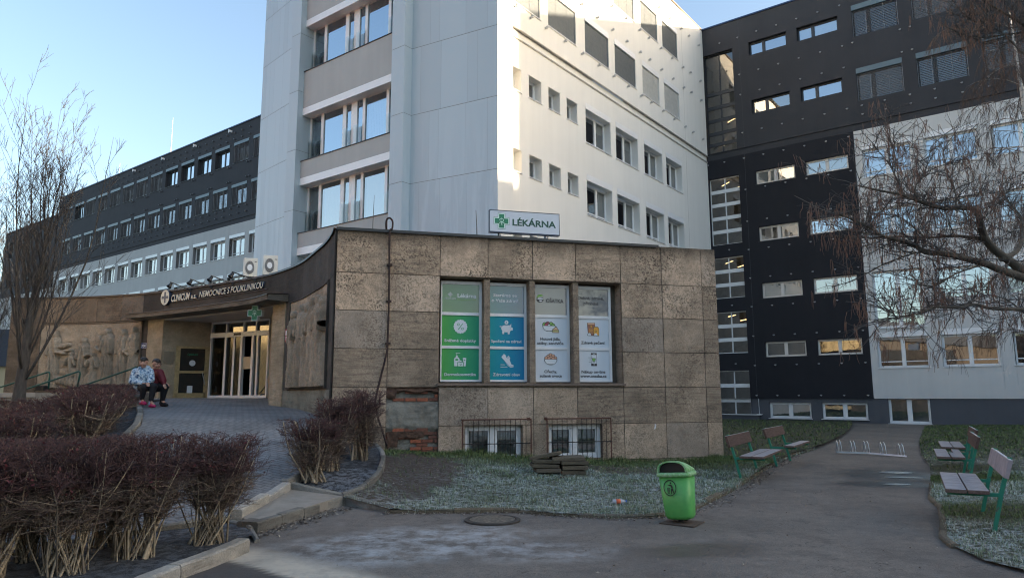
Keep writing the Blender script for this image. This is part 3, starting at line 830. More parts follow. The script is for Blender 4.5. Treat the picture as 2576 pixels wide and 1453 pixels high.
# -------- lettering helpers
def text_mesh(s, bold=.0, shear=0., ext=.0, space=1.):
    cu = bpy.data.curves.new('lettering', 'FONT'); cu.body = s; cu.size = 1; cu.offset = bold; cu.shear = shear; cu.extrude = ext
    cu.space_character = space; cu.resolution_u = 3
    o = bpy.data.objects.new('lettering_tmp', cu); COL.objects.link(o)
    bpy.context.view_layer.update()
    me = bpy.data.meshes.new_from_object(o.evaluated_get(bpy.context.evaluated_depsgraph_get()))
    bpy.data.objects.remove(o); bpy.data.curves.remove(cu)
    co = np.empty(len(me.vertices) * 3); me.vertices.foreach_get('co', co)
    return me, co.reshape(-1, 3)
def text_part(name, s, mt, parent, M, cx, z, h, y, w=None, bold=.02, shear=0., ext=.0, cap=.7, align='c'):
    """letters of capital height h centred at x=cx (or starting there), baseline z, on plane y of frame M"""
    me, co = text_mesh(s, bold, shear, ext / h * cap if ext else 0)
    k = h / cap
    x0, x1 = co[:, 0].min(), co[:, 0].max()
    kx = k if w is None else w / (x1 - x0)
    X = (co[:, 0] - ((x0 + x1) / 2 if align == 'c' else x0)) * kx + cx
    out = np.stack([X, y - co[:, 2] * k, z + co[:, 1] * k], 1)
    me.vertices.foreach_set('co', out.ravel().astype(np.float32)); me.materials.clear(); me.materials.append(mt); me.update()
    return link(name, me, parent, M)

# -------- pharmacy windows
ADW = plain('print_white', (.70, .76, .82), .4, var=.02, spec=.15)
ADK = plain('print_black', (.02, .025, .035), .4)
ADWH = plain('print_pale', (.72, .76, .80), .4, var=.02)
def grad_mat(name, c0, c1, dim=1., spec=.15):
    m = NM(name); x = m.sep()[0]
    f = m.math('ADD', m.math('MULTIPLY', x, 1.0), 0.)
    m.col(m.mix(m.ramp(f, [(0, 0.), (.9, 1.)]), tuple(v * dim for v in c0), tuple(v * dim for v in c1))); m.set(.3, 0, spec); return m.mat
G0, G1, B0, B1 = (.10, .42, .10), (.02, .33, .20), (.02, .34, .38), (.01, .22, .46)
ADG, ADB = grad_mat('print_green', G0, G1), grad_mat('print_blue', B0, B1)
def top_pane(name, c0, c1):
    m = NM(name); x = m.sep()[0]
    m.col(m.mix(m.ramp(x, [(0, 0.), (.9, 1.)]), c0, c1)); m.set(.03, 0, .8)
    return m.mat
TG, TB, TW = top_pane('film_green', (.045, .17, .06), (.025, .15, .10)), top_pane('film_blue', (.015, .15, .18), (.01, .10, .22)), top_pane('film_grey', (.20, .215, .23), (.19, .205, .23))
C_TAN, C_GRN, C_RED, C_ORG, C_BRN, C_PINK = [plain('print_' + n, c, .4, var=.03) for n, c in (('tan', (.70, .45, .27)), ('leaf', (.22, .50, .09)), ('magenta', (.42, .05, .10)), ('orange', (.75, .38, .05)), ('brown', (.36, .15, .09)), ('peach', (.72, .38, .25)))]
def arc(cx, cz, rx, rz=None, a0=0, a1=360, n=28):
    rz = rz or rx
    return [(cx + rx * math.cos(R(a0 + (a1 - a0) * i / n)), cz + rz * math.sin(R(a0 + (a1 - a0) * i / n))) for i in range(n + (0 if a1 - a0 == 360 else 1))]
class Ico:
    def __init__(s): s.mb = MB(); s.mats = []; s.k = 0
    def p(s, pts, m):
        if m not in s.mats: s.mats.append(m)
        s.k += 1; y = -.004 - .0004 * s.k
        s.mb.poly([(a, y, b) for a, b in pts], s.mats.index(m))
    def outline(s, pts, m, fill, w=.012):
        cx = sum(a for a, b in pts) / len(pts); cz = sum(b for a, b in pts) / len(pts)
        r = max(math.hypot(a - cx, b - cz) for a, b in pts)
        s.p([(cx + (a - cx) * (1 + w / r), cz + (b - cz) * (1 + w / r)) for a, b in pts], m); s.p([(cx + (a - cx) * (1 - w / r), cz + (b - cz) * (1 - w / r)) for a, b in pts], fill)
    def line(s, a, b, m, w=.01):
        d = Vector((b[0] - a[0], b[1] - a[1])); n = Vector((-d.y, d.x)).normalized() * w / 2
        s.p([(a[0] + n.x, a[1] + n.y), (a[0] - n.x, a[1] - n.y), (b[0] - n.x, b[1] - n.y), (b[0] + n.x, b[1] + n.y)], m)
def rr(x0, x1, z0, z1): return [(x0, z0), (x1, z0), (x1, z1), (x0, z1)]
def icon_badge(I, x, z):
    n = 96; I.p([(x + (.15 + .008 * math.cos(16 * 2 * math.pi * i / n)) * math.cos(2 * math.pi * i / n), z + (.15 + .008 * math.cos(16 * 2 * math.pi * i / n)) * math.sin(2 * math.pi * i / n)) for i in range(n)], ADWH)
    for a, b in ((-.045, .045), (.045, -.045)): I.p(arc(x + a, z + b, .028), ADG); I.p(arc(x + a, z + b, .017), ADWH)
    I.line((x - .05, z - .065), (x + .05, z + .065), ADG, .014)
def icon_pig(I, x, z):
    I.p(arc(x, z - .02, .12, .085), ADWH); I.p([(x + .06, z + .04), (x + .11, z + .085), (x + .11, z + .02)], ADWH); I.p(rr(x + .09, x + .145, z - .06, z + .0), ADWH)
    for a in (-.075, .05): I.p([(x + a - .03, z - .08), (x + a + .03, z - .08), (x + a + .02, z - .145), (x + a - .02, z - .145)], ADWH)
    I.p(arc(x - .135, z + .02, .022), ADWH); I.p(arc(x - .135, z + .02, .012), ADB); I.p(arc(x + .085, z, .007), ADB)
    I.p(arc(x, z + .115, .045), ADWH); I.line((x, z + .088), (x, z + .142), ADB, .006); I.line((x - .013, z + .105), (x + .013, z + .125), ADB, .008); I.line((x - .05, z + .058), (x + .05, z + .058), ADB, .008)
def icon_cosm(I, x, z):
    I.p([(x - .13, z - .13), (x - .02, z - .13), (x - .01, z + .02)] + arc(x - .075, z + .02, .06, .05, 0, 180, 8) + [(x - .135, z + .02)], ADWH)
    I.p(rr(x - .095, x - .055, z + .07, z + .1), ADWH); I.p(rr(x - .08, x - .07, z + .1, z + .15), ADWH); I.p(rr(x - .10, x - .0, z + .145, z + .155), ADWH); I.line((x - .105, z + .01), (x - .045, z + .01), ADG, .035)
    I.p([(x + .055, z + .05), (x + .135, z + .05), (x + .12, z - .13), (x + .07, z - .13)], ADWH); I.p(arc(x + .095, z - .0, .02, .01), ADG)
    I.outline(rr(x - .055, x + .075, z - .135, z - .045), ADG, ADWH, .008); I.p(arc(x + .01, z - .09, .022), ADG); I.p(arc(x + .01, z - .09, .012), ADWH); I.p([(x - .03, z - .035), (x + .05, z - .035), (x + .01, z - .0)], ADWH)
def icon_shoe(I, x, z):
    I.p([(x - .12, z + .08), (x - .06, z + .15), (x - .02, z + .12), (x - .0, z + .06), (x + .045, z + .11), (x + .085, z + .06), (x + .08, z + .0), (x + .11, z - .08), (x + .165, z - .10), (x + .16, z - .14), (x + .09, z - .15), (x + .04, z - .12)], ADWH)
    for k in (0, .035): I.line((x + .02 + k * 1.2, z + .05 - k), (x + .06 + k * .8, z + .075 - k), ADB, .007)
    I.line((x - .1, z + .05), (x + .06, z - .115), ADB, .007); I.line((x + .06, z - .115), (x + .16, z - .115), ADB, .007)
    I.line((x - .14, z - .09), (x - .04, z - .09), ADWH, .012); I.line((x - .14, z - .14), (x + .02, z - .14), ADWH, .012)
def bowl(I, x, z, w): 
    I.outline([(x - w, z)] + arc(x, z, w, w * .85, 180, 360, 14), ADK, ADWH, .008); I.p(rr(x - w * .5, x + w * .45, z - w * .78, z - w * .72), ADK)
def icon_salad(I, x, z):
    for a, b, r_, m in ((-.10, .045, .05, C_GRN), (.05, .05, .055, C_GRN), (-.03, .07, .045, C_RED), (.1, .03, .04, C_GRN), (-.06, .04, .045, C_RED), (.0, .035, .03, ADWH)): I.outline(arc(x - .03 + a, z + b, r_), ADK, m, .007)
    bowl(I, x - .03, z + .02, .15)
    I.outline([(x + .05, z - .13), (x + .20, z - .13), (x + .20, z - .08), (x + .14, z + .01), (x + .05, z - .06)], ADK, C_TAN, .007); I.line((x + .055, z - .075), (x + .195, z - .075), C_BRN, .012); I.line((x + .055, z - .098), (x + .195, z - .098), C_GRN, .014)
def icon_flour(I, x, z):
    I.outline([(x - .11, z - .14), (x + .05, z - .14), (x + .06, z + .12), (x + .06, z + .15), (x - .13, z + .15), (x - .13, z + .12)], ADK, C_BRN, .007); I.p(rr(x - .12, x + .05, z + .115, z + .15), C_TAN)
    for k in range(3): I.outline(arc(x - .055, z - .06 + k * .035, .03, .016, n=12), C_ORG, C_BRN, .005); I.outline(arc(x - .015, z - .06 + k * .035, .03, .016, n=12), C_ORG, C_BRN, .005)
    I.outline(arc(x - .085, z - .14, .05, .06, 0, 180, 10), ADK, ADWH, .006); I.p(arc(x - .035, z + .07, .025, n=6), C_ORG)
    I.outline([(x + .02, z - .14), (x + .15, z - .14), (x + .15, z + .02), (x + .13, z + .06), (x + .035, z + .06), (x + .02, z + .02)], ADK, C_ORG, .007); I.outline(arc(x + .07, z - .04, .02, n=12), ADK, C_ORG, .004); I.p(arc(x + .07, z - .135, .042, .05, 0, 180, 10), ADWH)
def icon_nuts(I, x, z):
    for a, b in ((-.10, .03), (-.05, .07), (.0, .10), (.06, .075), (.11, .03), (0, .045), (-.04, .02), (.06, .02)): I.outline(arc(x + a, z + b, .042, .032, n=14), ADK, C_PINK, .006)
    bowl(I, x, z + .0, .15)
def icon_phone(I, x, z):
    I.outline(rr(x - .05, x + .085, z - .135, z + .145), ADK, ADWH, .009); I.p(rr(x - .05, x + .085, z + .11, z + .145), ADK); I.p(rr(x - .045, x + .08, z - .13, z - .09), ADK); I.p(rr(x - .01, x + .045, z + .123, z + .131), ADWH); I.p(arc(x + .018, z - .11, .012, n=10), ADWH)
    I.outline([(x - .03, z + .03), (x + .055, z + .03), (x + .045, z - .035), (x - .015, z - .035)], ADK, C_GRN, .006); I.p(arc(x - .005, z - .06, .012, n=10), ADK); I.p(arc(x + .035, z - .06, .012, n=10), ADK); I.line((x - .05, z + .045), (x - .02, z + .045), ADK, .008)
    for k, w in ((.045, .06), (0, .04), (-.05, .05)): I.line((x - .06 - w, z + k), (x - .06, z + k), ADK, .007)
ADS = [[(TG, 'm'), (ADG, icon_badge, ['Snížené doplatky'], ADWH), (ADG, icon_cosm, ['Dermokosmetika'], ADWH)],
       [(TB, ['Staráme se', 'o Vaše zdraví'], ADWH), (ADB, icon_pig, ['Spoření na zdraví'], ADWH), (ADB, icon_shoe, ['Zdravotní obuv'], ADWH)],
       [(TW, 'o'), (ADW, icon_salad, ['Hotová jídla,', 'saláty, sendviče'], ADK), (ADW, icon_nuts, ['Ořechy,', 'sušené ovoce'], ADK)],
       [(TW, ['Dobré, zdravé,', 'přírodní'], ADK), (ADW, icon_flour, ['Zdravé pečení'], ADK), (ADW, icon_phone, ['Nákup on-line', 'www.osatka.cz'], ADK)]]
UW, UZ0, UZ1 = .90, 1.86, 4.05
BAYS = [(-6.60, -5.69), (-5.55, -4.66), (-4.52, -3.64), (-3.49, -2.62)]
WLAB = ['pharmacy window with green poster panes', 'pharmacy window with blue poster panes', 'window with white posters of food bowls', 'window with white posters of baking and online shopping']
for k, (x0, x1) in enumerate(BAYS):
    w = x1 - x0; h = UZ1 - UZ0
    Mx = MSl @ T(x0, .26, UZ0)
    mb = MB(); f = .045
    zr_ = [0, .045, .725, .775, 1.445, 1.50, 2.13, h]     # frame bar and pane bounds
    mb.box(0, f * .6, 0, .09, 0, h); mb.box(w - f * 1.3, w, 0, .09, 0, h)
    for a, b in ((0, .045), (.715, .775), (1.44, 1.505), (2.125, h)): mb.box(f * .6, w - f * 1.3, .004, .09, a, b)
    o = mb.build('window', PVC, pv, Mx); o['label'] = WLAB[k]
    l_, r_ = f * .6, w - f * 1.3; c = (l_ + r_) / 2
    for j, (a, b) in enumerate(((.045, .715), (.775, 1.44), (1.505, 2.125))):
        spec = ADS[k][2 - j]
        mb = MB(); mb.quad((l_, .03, a), (r_, .03, a), (r_, .03, b), (l_, .03, b)); mb.build('poster_pane', spec[0], o)
        P = T(0, .03, 0)
        if j < 2:
            I = Ico(); spec[1](I, c, a + (.42 if len(spec[2]) == 1 else .46)); I.mb.build('pictogram', I.mats, o, P)
            lines = spec[2]
            for q, t in enumerate(lines):
                zz = a + (.085 if len(lines) == 1 else .155 - .095 * q)
                wd = {'Snížené doplatky': .70, 'Dermokosmetika': .70, 'Spoření na zdraví': .70, 'Zdravotní obuv': .62, 'Hotová jídla,': .48, 'saláty, sendviče': .62, 'Ořechy,': .30, 'sušené ovoce': .52, 'Zdravé pečení': .58, 'Nákup on-line': .58, 'www.osatka.cz': .64}[t]
                text_part('lettering', t, spec[3], o, P, c, zz, .062, -.006, w=wd, bold=.022)
        elif isinstance(spec[1], list):
            for q, t in enumerate(spec[1]):
                text_part('lettering', t, spec[2], o, P, c - .03, a + .38 - .12 * q, .066, -.006, w=(.54, .62)[q] if k == 1 else (.64, .36)[q], bold=.02)
        elif spec[1] == 'm':
            text_part('lettering', 'Lékárna', ADWH, o, P, c + .14, a + .33, .085, -.006, w=.42, bold=.022)
            text_part('lettering', 'Pharmacentrum ••••••', C_GRN, o, P, c + .14, a + .27, .03, -.006, w=.42, bold=.0)
            text_part('lettering', 'MEDICON', ADWH, o, P, c - .235, a + .285, .038, -.006, w=.235, bold=-.005)
            I = Ico()
            for gx in range(-2, 3):
                for gz in range(-2, 3):
                    if abs(gx) < 2 and abs(gz) < 3 and (abs(gx) < 1 or abs(gz) < 2) or (abs(gx) == 2 and abs(gz) < 1): I.p(rr(c - .235 + gx * .022 - .009, c - .235 + gx * .022 + .009, a + .39 + gz * .022 - .009, a + .39 + gz * .022 + .009), ADWH)
            I.mb.build('pictogram', I.mats, o, P)
        else:
            text_part('lettering', 'OŠATKA', ADK, o, P, c + .115, a + .28, .085, -.006, w=.42, bold=.025)
            I = Ico(); bx, bz = c - .235, a + .36
            I.p([(bx - .09, bz)] + arc(bx, bz, .09, .085, 180, 360, 14), ADK); I.p(arc(bx, bz, .095, .028), ADK); I.p(arc(bx, bz, .08, .019), ADW); I.p([(bx - .02, bz - .03), (bx + .06, bz - .035), (bx + .02, bz - .07), (bx - .03, bz - .06)], ADW)
            I.p([(bx - .08, bz + .02), (bx - .05, bz + .09), (bx + .03, bz + .10), (bx + .08, bz + .07), (bx + .0, bz + .055), (bx - .05, bz + .03)], C_GRN); I.mb.build('pictogram', I.mats, o, P)
mb = MB()
for k in range(3):
    xm = (BAYS[k][1] + BAYS[k + 1][0]) / 2
    mb.slab([(xm - .065, 1.83), (xm + .065, 1.83), (xm + .065, 4.1), (xm - .065, 4.1)], .04, .42)
    o = mb.build('stone_mullion', STONEB, pv, MSl); mb = MB()
mb.box(-6.67, -2.48, .36, .42, 1.82, 4.10); mb.build('window_back', MORTAR, pv, MSl)

# -------- basement windows behind rusty grilles
RUST = plain('rusty_iron', (.12, .055, .04), .8, .2, .4, 14)
BLACKI = plain('black_iron', (.025, .022, .022), .6, .4, .3, 14)
for k, (a, b, c, d) in enumerate(BW):
    window(pv, MSl, -b, -a, c, d, .14, PVC, (.5,), gl=GLASS, cur=[(ROOML, .95), (ROOML, .95)] if k else [(ROOML, .6), (ROOML, 1.)], fw=.075)
    mb = MB(); x0, x1, z0, z1 = -b - .08, -a + .15, c - .2, d + .135; y = -.13
    for q in (((x0, y, z1), (x1, y, z1)), ((x0, .02, z1), (x0, y, z1)), ((x1, .02, z1), (x1, y, z1)), ((x0, y, z0), (x0, y, z1)), ((x1, y, z0), (x1, y, z1)), ((x0 + .03, .02, z0), (x0 + .03, .02, z1)), ((x1 - .03, .02, z0), (x1 - .03, .02, z1))):
        mb.tube(q, .014, 6, 0)
    n = 13
    for i in range(1, n): mb.tube([(x0 + (x1 - x0) * i / n, y, z0), (x0 + (x1 - x0) * i / n, y, z1)], .007, 5, 1)
    mb.tube([(x0, y - .01, (c + d) / 2), (x1, y - .01, (c + d) / 2)], .010, 5, 1)
    mb.box(x0 - .02, x0 + .05, .0, .04, z1 - .03, z1 + .03); mb.box(x1 - .05, x1 + .02, -.0, .04, z1 - .03, z1 + .03)
    mb.build('window_grille', [RUST, BLACKI], pv, MSl)
# -------- patch with the stone slab missing: brick, grey mortar
mbk = NM('old_brick'); mbk.col(mbk.mix(1., mbk.mix(mbk.attr('tone'), (.13, .065, .05), (.34, .115, .065)), mbk.ramp(mbk.noise(25, 4), [(.3, .7), (.7, 1.25)]), 'MULTIPLY')); mbk.set(.95); mbk.bump(mbk.noise(60, 3), .5, .01)
GMORT = stone_mat('grey_mortar', (.33, .32, .28), (.24, .235, .21), .15, 12, None, .6)
mb = MB(); brn = random.Random(5)
for r_ in range(24):
    z = .30 + r_ * .077
    if .73 < z < 1.42 and not (z < .9): continue
    x = -7.75 - (r_ % 2) * .12
    while x < -6.68:
        a, b = max(x + .006, -7.745), min(x + .238, -6.675)
        if b - a > .04 and not (z < .62 and x < -7.35) and brn.random() < (.93 if z < .8 else .6):
            dy = brn.uniform(-.02, .012) + (.02 if z > 1.3 else 0); mb.box(a, b, .05 + dy, .14, z + brn.uniform(-.004, .004), z + .064, 0, None, brn.random())
        x += .25
mb.build('exposed_brick', mbk.mat, pv, MSl)
def nz(x, y, z, s=1.): return mnoise.noise(Vector((x * s, y * s, z * s)))
mb = MB(); P = []
for i in range(44):
    row = []
    for j in range(60):
        x, z = -7.76 + i * 1.09 / 43, .1 + j * 1.66 / 59
        band = 1 / (1 + math.exp(-(z - .86 - .06 * nz(x, 1, z, 6)) * 40)) * 1 / (1 + math.exp((z - 1.42 - .05 * nz(x, 3, z, 7)) * 40))
        row.append((x, .105 - .075 * band + .022 * nz(x, 0, z, 9) + .012 * nz(x, 5, z, 25), z))
    P.append(row)
mb.grid(P, 0, .5); mb.build('mortar_patch', GMORT, pv, MSl, smooth=True)
MOSS = plain('dry_moss', (.085, .05, .035), .95, var=.5, scale=20)
mb = MB(); P = []
for i in range(60):
    x = -7.75 + i * 1.08 / 59; dp = .10 + .06 * nz(x, 7, 0, 4) + (.10 if x < -7.55 else 0)
    P.append([(x, .02 + .03 * nz(x, j, 2, 11) + .02 * math.sin(j), 1.73 - dp * j / 7) for j in range(8)])
mb.grid(P); mb.build('moss_fringe', MOSS, pv, MSl, smooth=True); mb = MB(); P = []
for i in range(40):
    x = -7.72 + i * .75 / 39; dp = .13 + .07 * nz(x, 9, 0, 6) + (.18 if x < -7.5 else 0)
    P.append([(x, .015 + .03 * nz(x, j, 4, 11), .84 + .02 * nz(x, 1, 1, 9) - dp * j / 7) for j in range(8)])
mb.grid(P); mb.build('moss_fringe', MOSS, pv, MSl, smooth=True)

# ================================================================== curved entrance wall
CC = Vector((-17.5, 11.4, 0))
_TH = [-2, 13, 23, 33, 42, 50, 60, 67, 72.5, 78.1, 80]; _RR = [13.6, 13.55, 13.43, 13.25, 13.36, 13.66, 13.8, 13.84, 14.0, 14.15, 14.2]
def cwl(th, z, o=0.):
    """point of the curved wall at bearing th (degrees), height z, o metres out in front"""
    k = th; s0 = np.interp([k - 2, k - 1, k, k + 1, k + 2], _TH, _RR).mean() - o
    return Vector((CC.x + s0 * math.sin(R(th)) - PR.x, CC.y + s0 * math.cos(R(th)) - PR.y, z))
def cpanel(mb, t0, t1, z0, z1, o=0., m=0, tone=.5, edge=.03, g=.05):
    t0 += g * .5; t1 -= g * .5; n = max(2, int((t1 - t0) / 1.2) + 1)
    ts = [t0 + (t1 - t0) * i / (n - 1) for i in range(n)]
    mb.grid([[cwl(t, z0 + .006, o), cwl(t, z1 - .006, o)] for t in ts], m, tone)
    mb.grid([[cwl(t, z0 + .006, o), cwl(t, z0 + .006, o - edge)] for t in ts], m, tone); mb.grid([[cwl(t, z1 - .006, o), cwl(t, z1 - .006, o - edge)] for t in ts], m, tone)
    for t in (t0, t1): mb.quad(cwl(t, z0, o), cwl(t, z0, o - edge), cwl(t, z1, o - edge), cwl(t, z1, o), m, tone)
def ccurve(mb, t0, t1, z0, z1, o, m=0, tone=.5): cpanel(mb, t0, t1, z0, z1, o, m, tone, .001, 0)
PVM = T(0, 0, 0)
mb = MB(); crn = random.Random(21)
for a, b in ((-1.5, 3.6), (3.6, 8.0), (8.0, 12.4), (12.4, 17.0)): cpanel(mb, a, b, 4.13, 5.02, 0, 1, crn.random())
cpanel(mb, 17.0, 21.4, 4.13, 5.02, 0, 1, 1.)
for a, b in ((21.4, 26), (26, 32), (32, 38), (38, 44), (44, 50), (50, 55.5), (55.5, 61), (61, 67), (67, 73), (73, 77.6)): cpanel(mb, a, b, 4.08, 5.02, 0, 0, crn.random(), g=.02)
for z0, z1 in ((.6, 1.74), (1.74, 2.53), (2.53, 3.32), (3.32, 4.12)): cpanel(mb, -1.5, 3.2, z0, z1, 0, 1, crn.random())
cpanel(mb, 21.7, 22.8, 1.0, 4.13, 0, 0, .6); cpanel(mb, 55.5, 57., 1.0, 4.08, 0, 0, .9); cpanel(mb, 74.6, 77.6, .6, 4.08, 0, 0, .4)
ccurve(mb, -1.5, 26.3, .4, 5.0, -.028, 2); ccurve(mb, 51.7, 77.6, .4, 5.0, -.028, 2); ccurve(mb, 26.3, 51.7, 4.06, 5.0, -.028, 2)
mb.build('curved_wall', [SOOT, BANDST, MORTAR], pv)
mb = MB(); cpanel(mb, 22.8, 26.3, 1.2, 4.13, .02, 0, .6, .3); mb.build('entrance_pillar', PILST, pv); mb = MB(); cpanel(mb, 51.7, 55.5, 1.0, 4.13, .02, 0, .5, .3); mb.build('entrance_pillar', PILST, pv)
mb = MB(); ccurve(mb, 55.6, 77.6, .5, 1.70, .012); mb.build('plinth', CONC, pv)
mb = MB(); mb.grid([[cwl(t, 5.02, -.3), cwl(t, 5.05, .04), cwl(t, 4.995, .045)] for t in [-1.5 + 79.1 * i / 70 for i in range(71)]]); mb.build('roof_edge', DARKM, pv)
# roof deck
mb = MB(); pts = [cwl(-1.5 + 79 * i / 40, 4.97, 0) for i in range(41)]
pts = pts + [MSl @ Vector((-8.84, 0, 4.97)), MSl @ Vector((0, 0, 4.97)), MSl @ Vector((0, 9, 4.97)), Vector((-.518 - PR.x, 26 - PR.y, 4.97)), Vector((-4.3 - PR.x, 27.3 - PR.y, 4.97)), Vector((-10.5 - PR.x, 32 - PR.y, 4.97)), Vector((-18 - PR.x, 31 - PR.y, 4.97))]
mb.poly(list(reversed(pts))); mb.build('roof', plain('roof_gravel', (.13, .13, .13), .95), pv)
# reliefs: carved figures as real relief on the curved wall
def sdcap(x, z, ax, az, bx, bz, ra, rb):
    dx, dz = bx - ax, bz - az; t = max(0, min(1, ((x - ax) * dx + (z - az) * dz) / (dx * dx + dz * dz + 1e-9)))
    return math.hypot(x - ax - dx * t, z - az - dz * t) - (ra + (rb - ra) * t)
def person_parts(x, h, face=1, arm=(.25, .1), seat=False, zb=0.):
    """capsules of a standing draped figure with feet at zb and height h"""
    k = h / 1.7; P = []
    P.append((x + .02 * face, zb + h - .11 * k, x + .03 * face, zb + h - .14 * k, .105 * k, .10 * k, .075, 0))
    P.append((x, zb + h - .28 * k, x, zb + h - .22 * k, .06 * k, .055 * k, .05, 0))
    P.append((x, zb + h * .80, x, zb + h * .58, .20 * k, .15 * k, .075, 1))
    P.append((x, zb + h * .56, x - .02 * face, zb + .06, .16 * k, .22 * k, .07, 2))
    sh = (x + .12 * face, zb + h * .79); el = (x + .20 * face, zb + h * .62); P.append((*sh, *el, .065 * k, .055 * k, .10, 0)); P.append((*el, x + arm[0] * face, zb + h * .62 + arm[1], .055 * k, .045 * k, .105, 0))
    sh = (x - .14 * face, zb + h * .79); P.append((*sh, x - .20 * face, zb + h * .58, .06 * k, .05 * k, .085, 0))
    P.append((x + .06 * face, zb + .05, x + .16 * face, zb + .03, .05, .04, .06, 0))
    return P
def relief(name, t0, t1, z0, z1, nx, nz_, figs, frame_m, mt, label):
    L = R(t1 - t0) * 13.6; H = z1 - z0
    D = np.zeros((nx, nz_)); gro = np.zeros((nx, nz_)); xs = np.linspace(0, L, nx); zs = np.linspace(0, H, nz_)
    X, Z_ = np.meshgrid(xs, zs, indexing='ij')
    for (ax, az, bx, bz, ra, rb, hh, kind) in figs:
        dx, dz = bx - ax, bz - az
        t = np.clip(((X - ax) * dx + (Z_ - az) * dz) / (dx * dx + dz * dz + 1e-9), 0, 1)
        d = np.hypot(X - ax - dx * t, Z_ - az - dz * t) / (ra + (rb - ra) * t)
        prof = hh * np.sqrt(np.clip(1 - d ** 2.6, 0, 1))
        if kind: prof = prof * (1 + (.30 if kind == 2 else .16) * np.sin(X * (48 if kind == 2 else 38) + 3 * np.sin(Z_ * 4 + ax * 3)) * (d < 1))
        gro = np.maximum(gro, .042 * np.exp(-((d - 1.05) / .09) ** 2)); D = np.maximum(D, prof)
    D = D * 2.1 - gro * (D < .03)
    mb = MB(); P = []
    for i in range(nx):
        th = t0 + (t1 - t0) * i / (nx - 1); row = []
        for j in range(nz_):
            z = z0 + zs[j]
            o = .024 + D[i, j] + .012 * nz(xs[i], 0, zs[j], 7) + .008 * nz(xs[i], 4, zs[j], 22)
            if abs(((z - .15) % .795) - .0) < .008: o -= .012
            row.append(cwl(th, z, o))
        P.append(row)
    mb.grid(P, 0, .6); o = mb.build(name, mt, pv, smooth=True); o['label'] = label
    mb = MB()
    for a, b, c, d in ((t0 - .25, t1 + .25, z1, z1 + .05), (t0 - .25, t1 + .25, z0 - .05, z0)): cpanel(mb, a, b, c, d, .05, 0, .4, .12, 0)
    for a, b in ((t0 - .3, t0), (t1, t1 + .3)): cpanel(mb, a, b, z0, z1, .05, 0, .4, .12, 0)
    mb.build('relief_frame', frame_m, o)
fg = []
fg += person_parts(.55, 2.0, 1, (.5, -.05)); fg += person_parts(1.72, 1.75, 1, (.32, .05)); fg += person_parts(1.3, 1.15, -1, (.25, .1), zb=.1); fg += person_parts(2.2, 1.2, -1, (.2, .2), zb=.0)
fg += person_parts(2.75, 2.05, -1, (.42, .10)); fg += person_parts(3.45, 2.0, 1, (.45, -.15)); fg += person_parts(4.0, 2.05, -1, (.35, -.12))
fg += [(.72, 1.25, 1.25, 1.3, .05, .05, .07, 0), (.85, 1.45, 1.15, 1.5, .10, .08, .06, 1), (1.0, .55, 1.45, .55, .16, .16, .05, 0), (2.3, 1.45, 2.38, 1.7, .12, .12, .05, 0), (3.5, 1.25, 4.05, 1.28, .09, .09, .08, 1), (.8, .3, 1.6, .15, .16, .22, .06, 2), (2.1, .35, 2.0, .1, .2, .25, .05, 2)]
relief('stone_relief', 3.5, 21.4, 1.85, 4.06, 200, 110, fg, BANDST, RELST, 'carved stone relief of seven figures left of the entrance')
fg = []
for x, h, f_ in ((.5, 2.0, 1), (1.25, 2.1, -1), (2.0, 2.05, 1), (2.65, 2.1, -1), (3.25, 2.1, -1), (3.75, 2.0, 1)): fg += person_parts(x, h, f_, (.28, .12))
fg += [(1.6, .2, 1.65, 1.2, .25, .15, .05, 2), (.9, .1, .9, 1.1, .2, .15, .05, 2), (2.9, .2, 2.95, 1.3, .2, .12, .05, 2)]
relief('stone_relief', 57.2, 74.2, 1.78, 4.02, 210, 120, fg, SOOT, RELST, 'carved stone relief of draped figures right of the entrance')
# canopy
mb = MB(); P = []
for i in range(31):
    t = 20.8 + 35.2 * i / 30
    P.append([cwl(t, 4.30, -.02), cwl(t, 4.27, .55), cwl(t, 4.245, .57), cwl(t, 4.13, .56), cwl(t, 4.10, .0)])
mb.grid(P, 0, .3)
for t in (20.8, 56.0): mb.poly([cwl(t, 4.30, -.02), cwl(t, 4.27, .55), cwl(t, 4.13, .56), cwl(t, 4.10, .0)], 0, .3)
o = mb.build('canopy', stone_mat('canopy_stone', (.30, .245, .185), (.22, .185, .145), .3, 14), pv)
mb = MB(); mb.grid([[cwl(20.7 + 35.4 * i / 30, 4.315, -.01), cwl(20.7 + 35.4 * i / 30, 4.285, .585), cwl(20.7 + 35.4 * i / 30, 4.262, .588)] for i in range(31)]); mb.build('flashing', DARKM, o)
# recess: soffit, splayed side walls, floor, glazing
GL, GR = Vector((-10.33 - PR.x, 24.3 - PR.y, 0)), Vector((-7.89 - PR.x, 23.0 - PR.y, 0))
OLp, ORp = cwl(26.3, 0, 0), cwl(51.7, 0, 0)
def up(p, z): return (p.x, p.y, z)
SOFF = render_wall('soffit_paint', (.50, .45, .38), .06, .02)
mb = MB()
front = [cwl(26.3 + 25.4 * i / 12, 4.06, -.01) for i in range(13)]
mb.poly([tuple(p) for p in front] + [up(GR, 4.06), up(GL, 4.06)]); mb.grid([[cwl(26.3 + 25.4 * i / 12, 4.06, -.0), cwl(26.3 + 25.4 * i / 12, 4.14, .03), cwl(26.3 + 25.4 * i / 12, 4.14, .2)] for i in range(13)])
mb.build('soffit', SOFF, pv)
mb = MB()
MLw = frame(up(OLp, 0), GL - OLp); LLw = (GL - OLp).length
wall_mb(mb, 0, LLw, 1.2, 4.06, [(.42, LLw - .04, 1.5, 3.22, .12)], 0)
for q in range(len(mb.v)): mb.v[q] = tuple(MLw @ Vector(mb.v[q]))
mb.c = [.7] * len(mb.c)
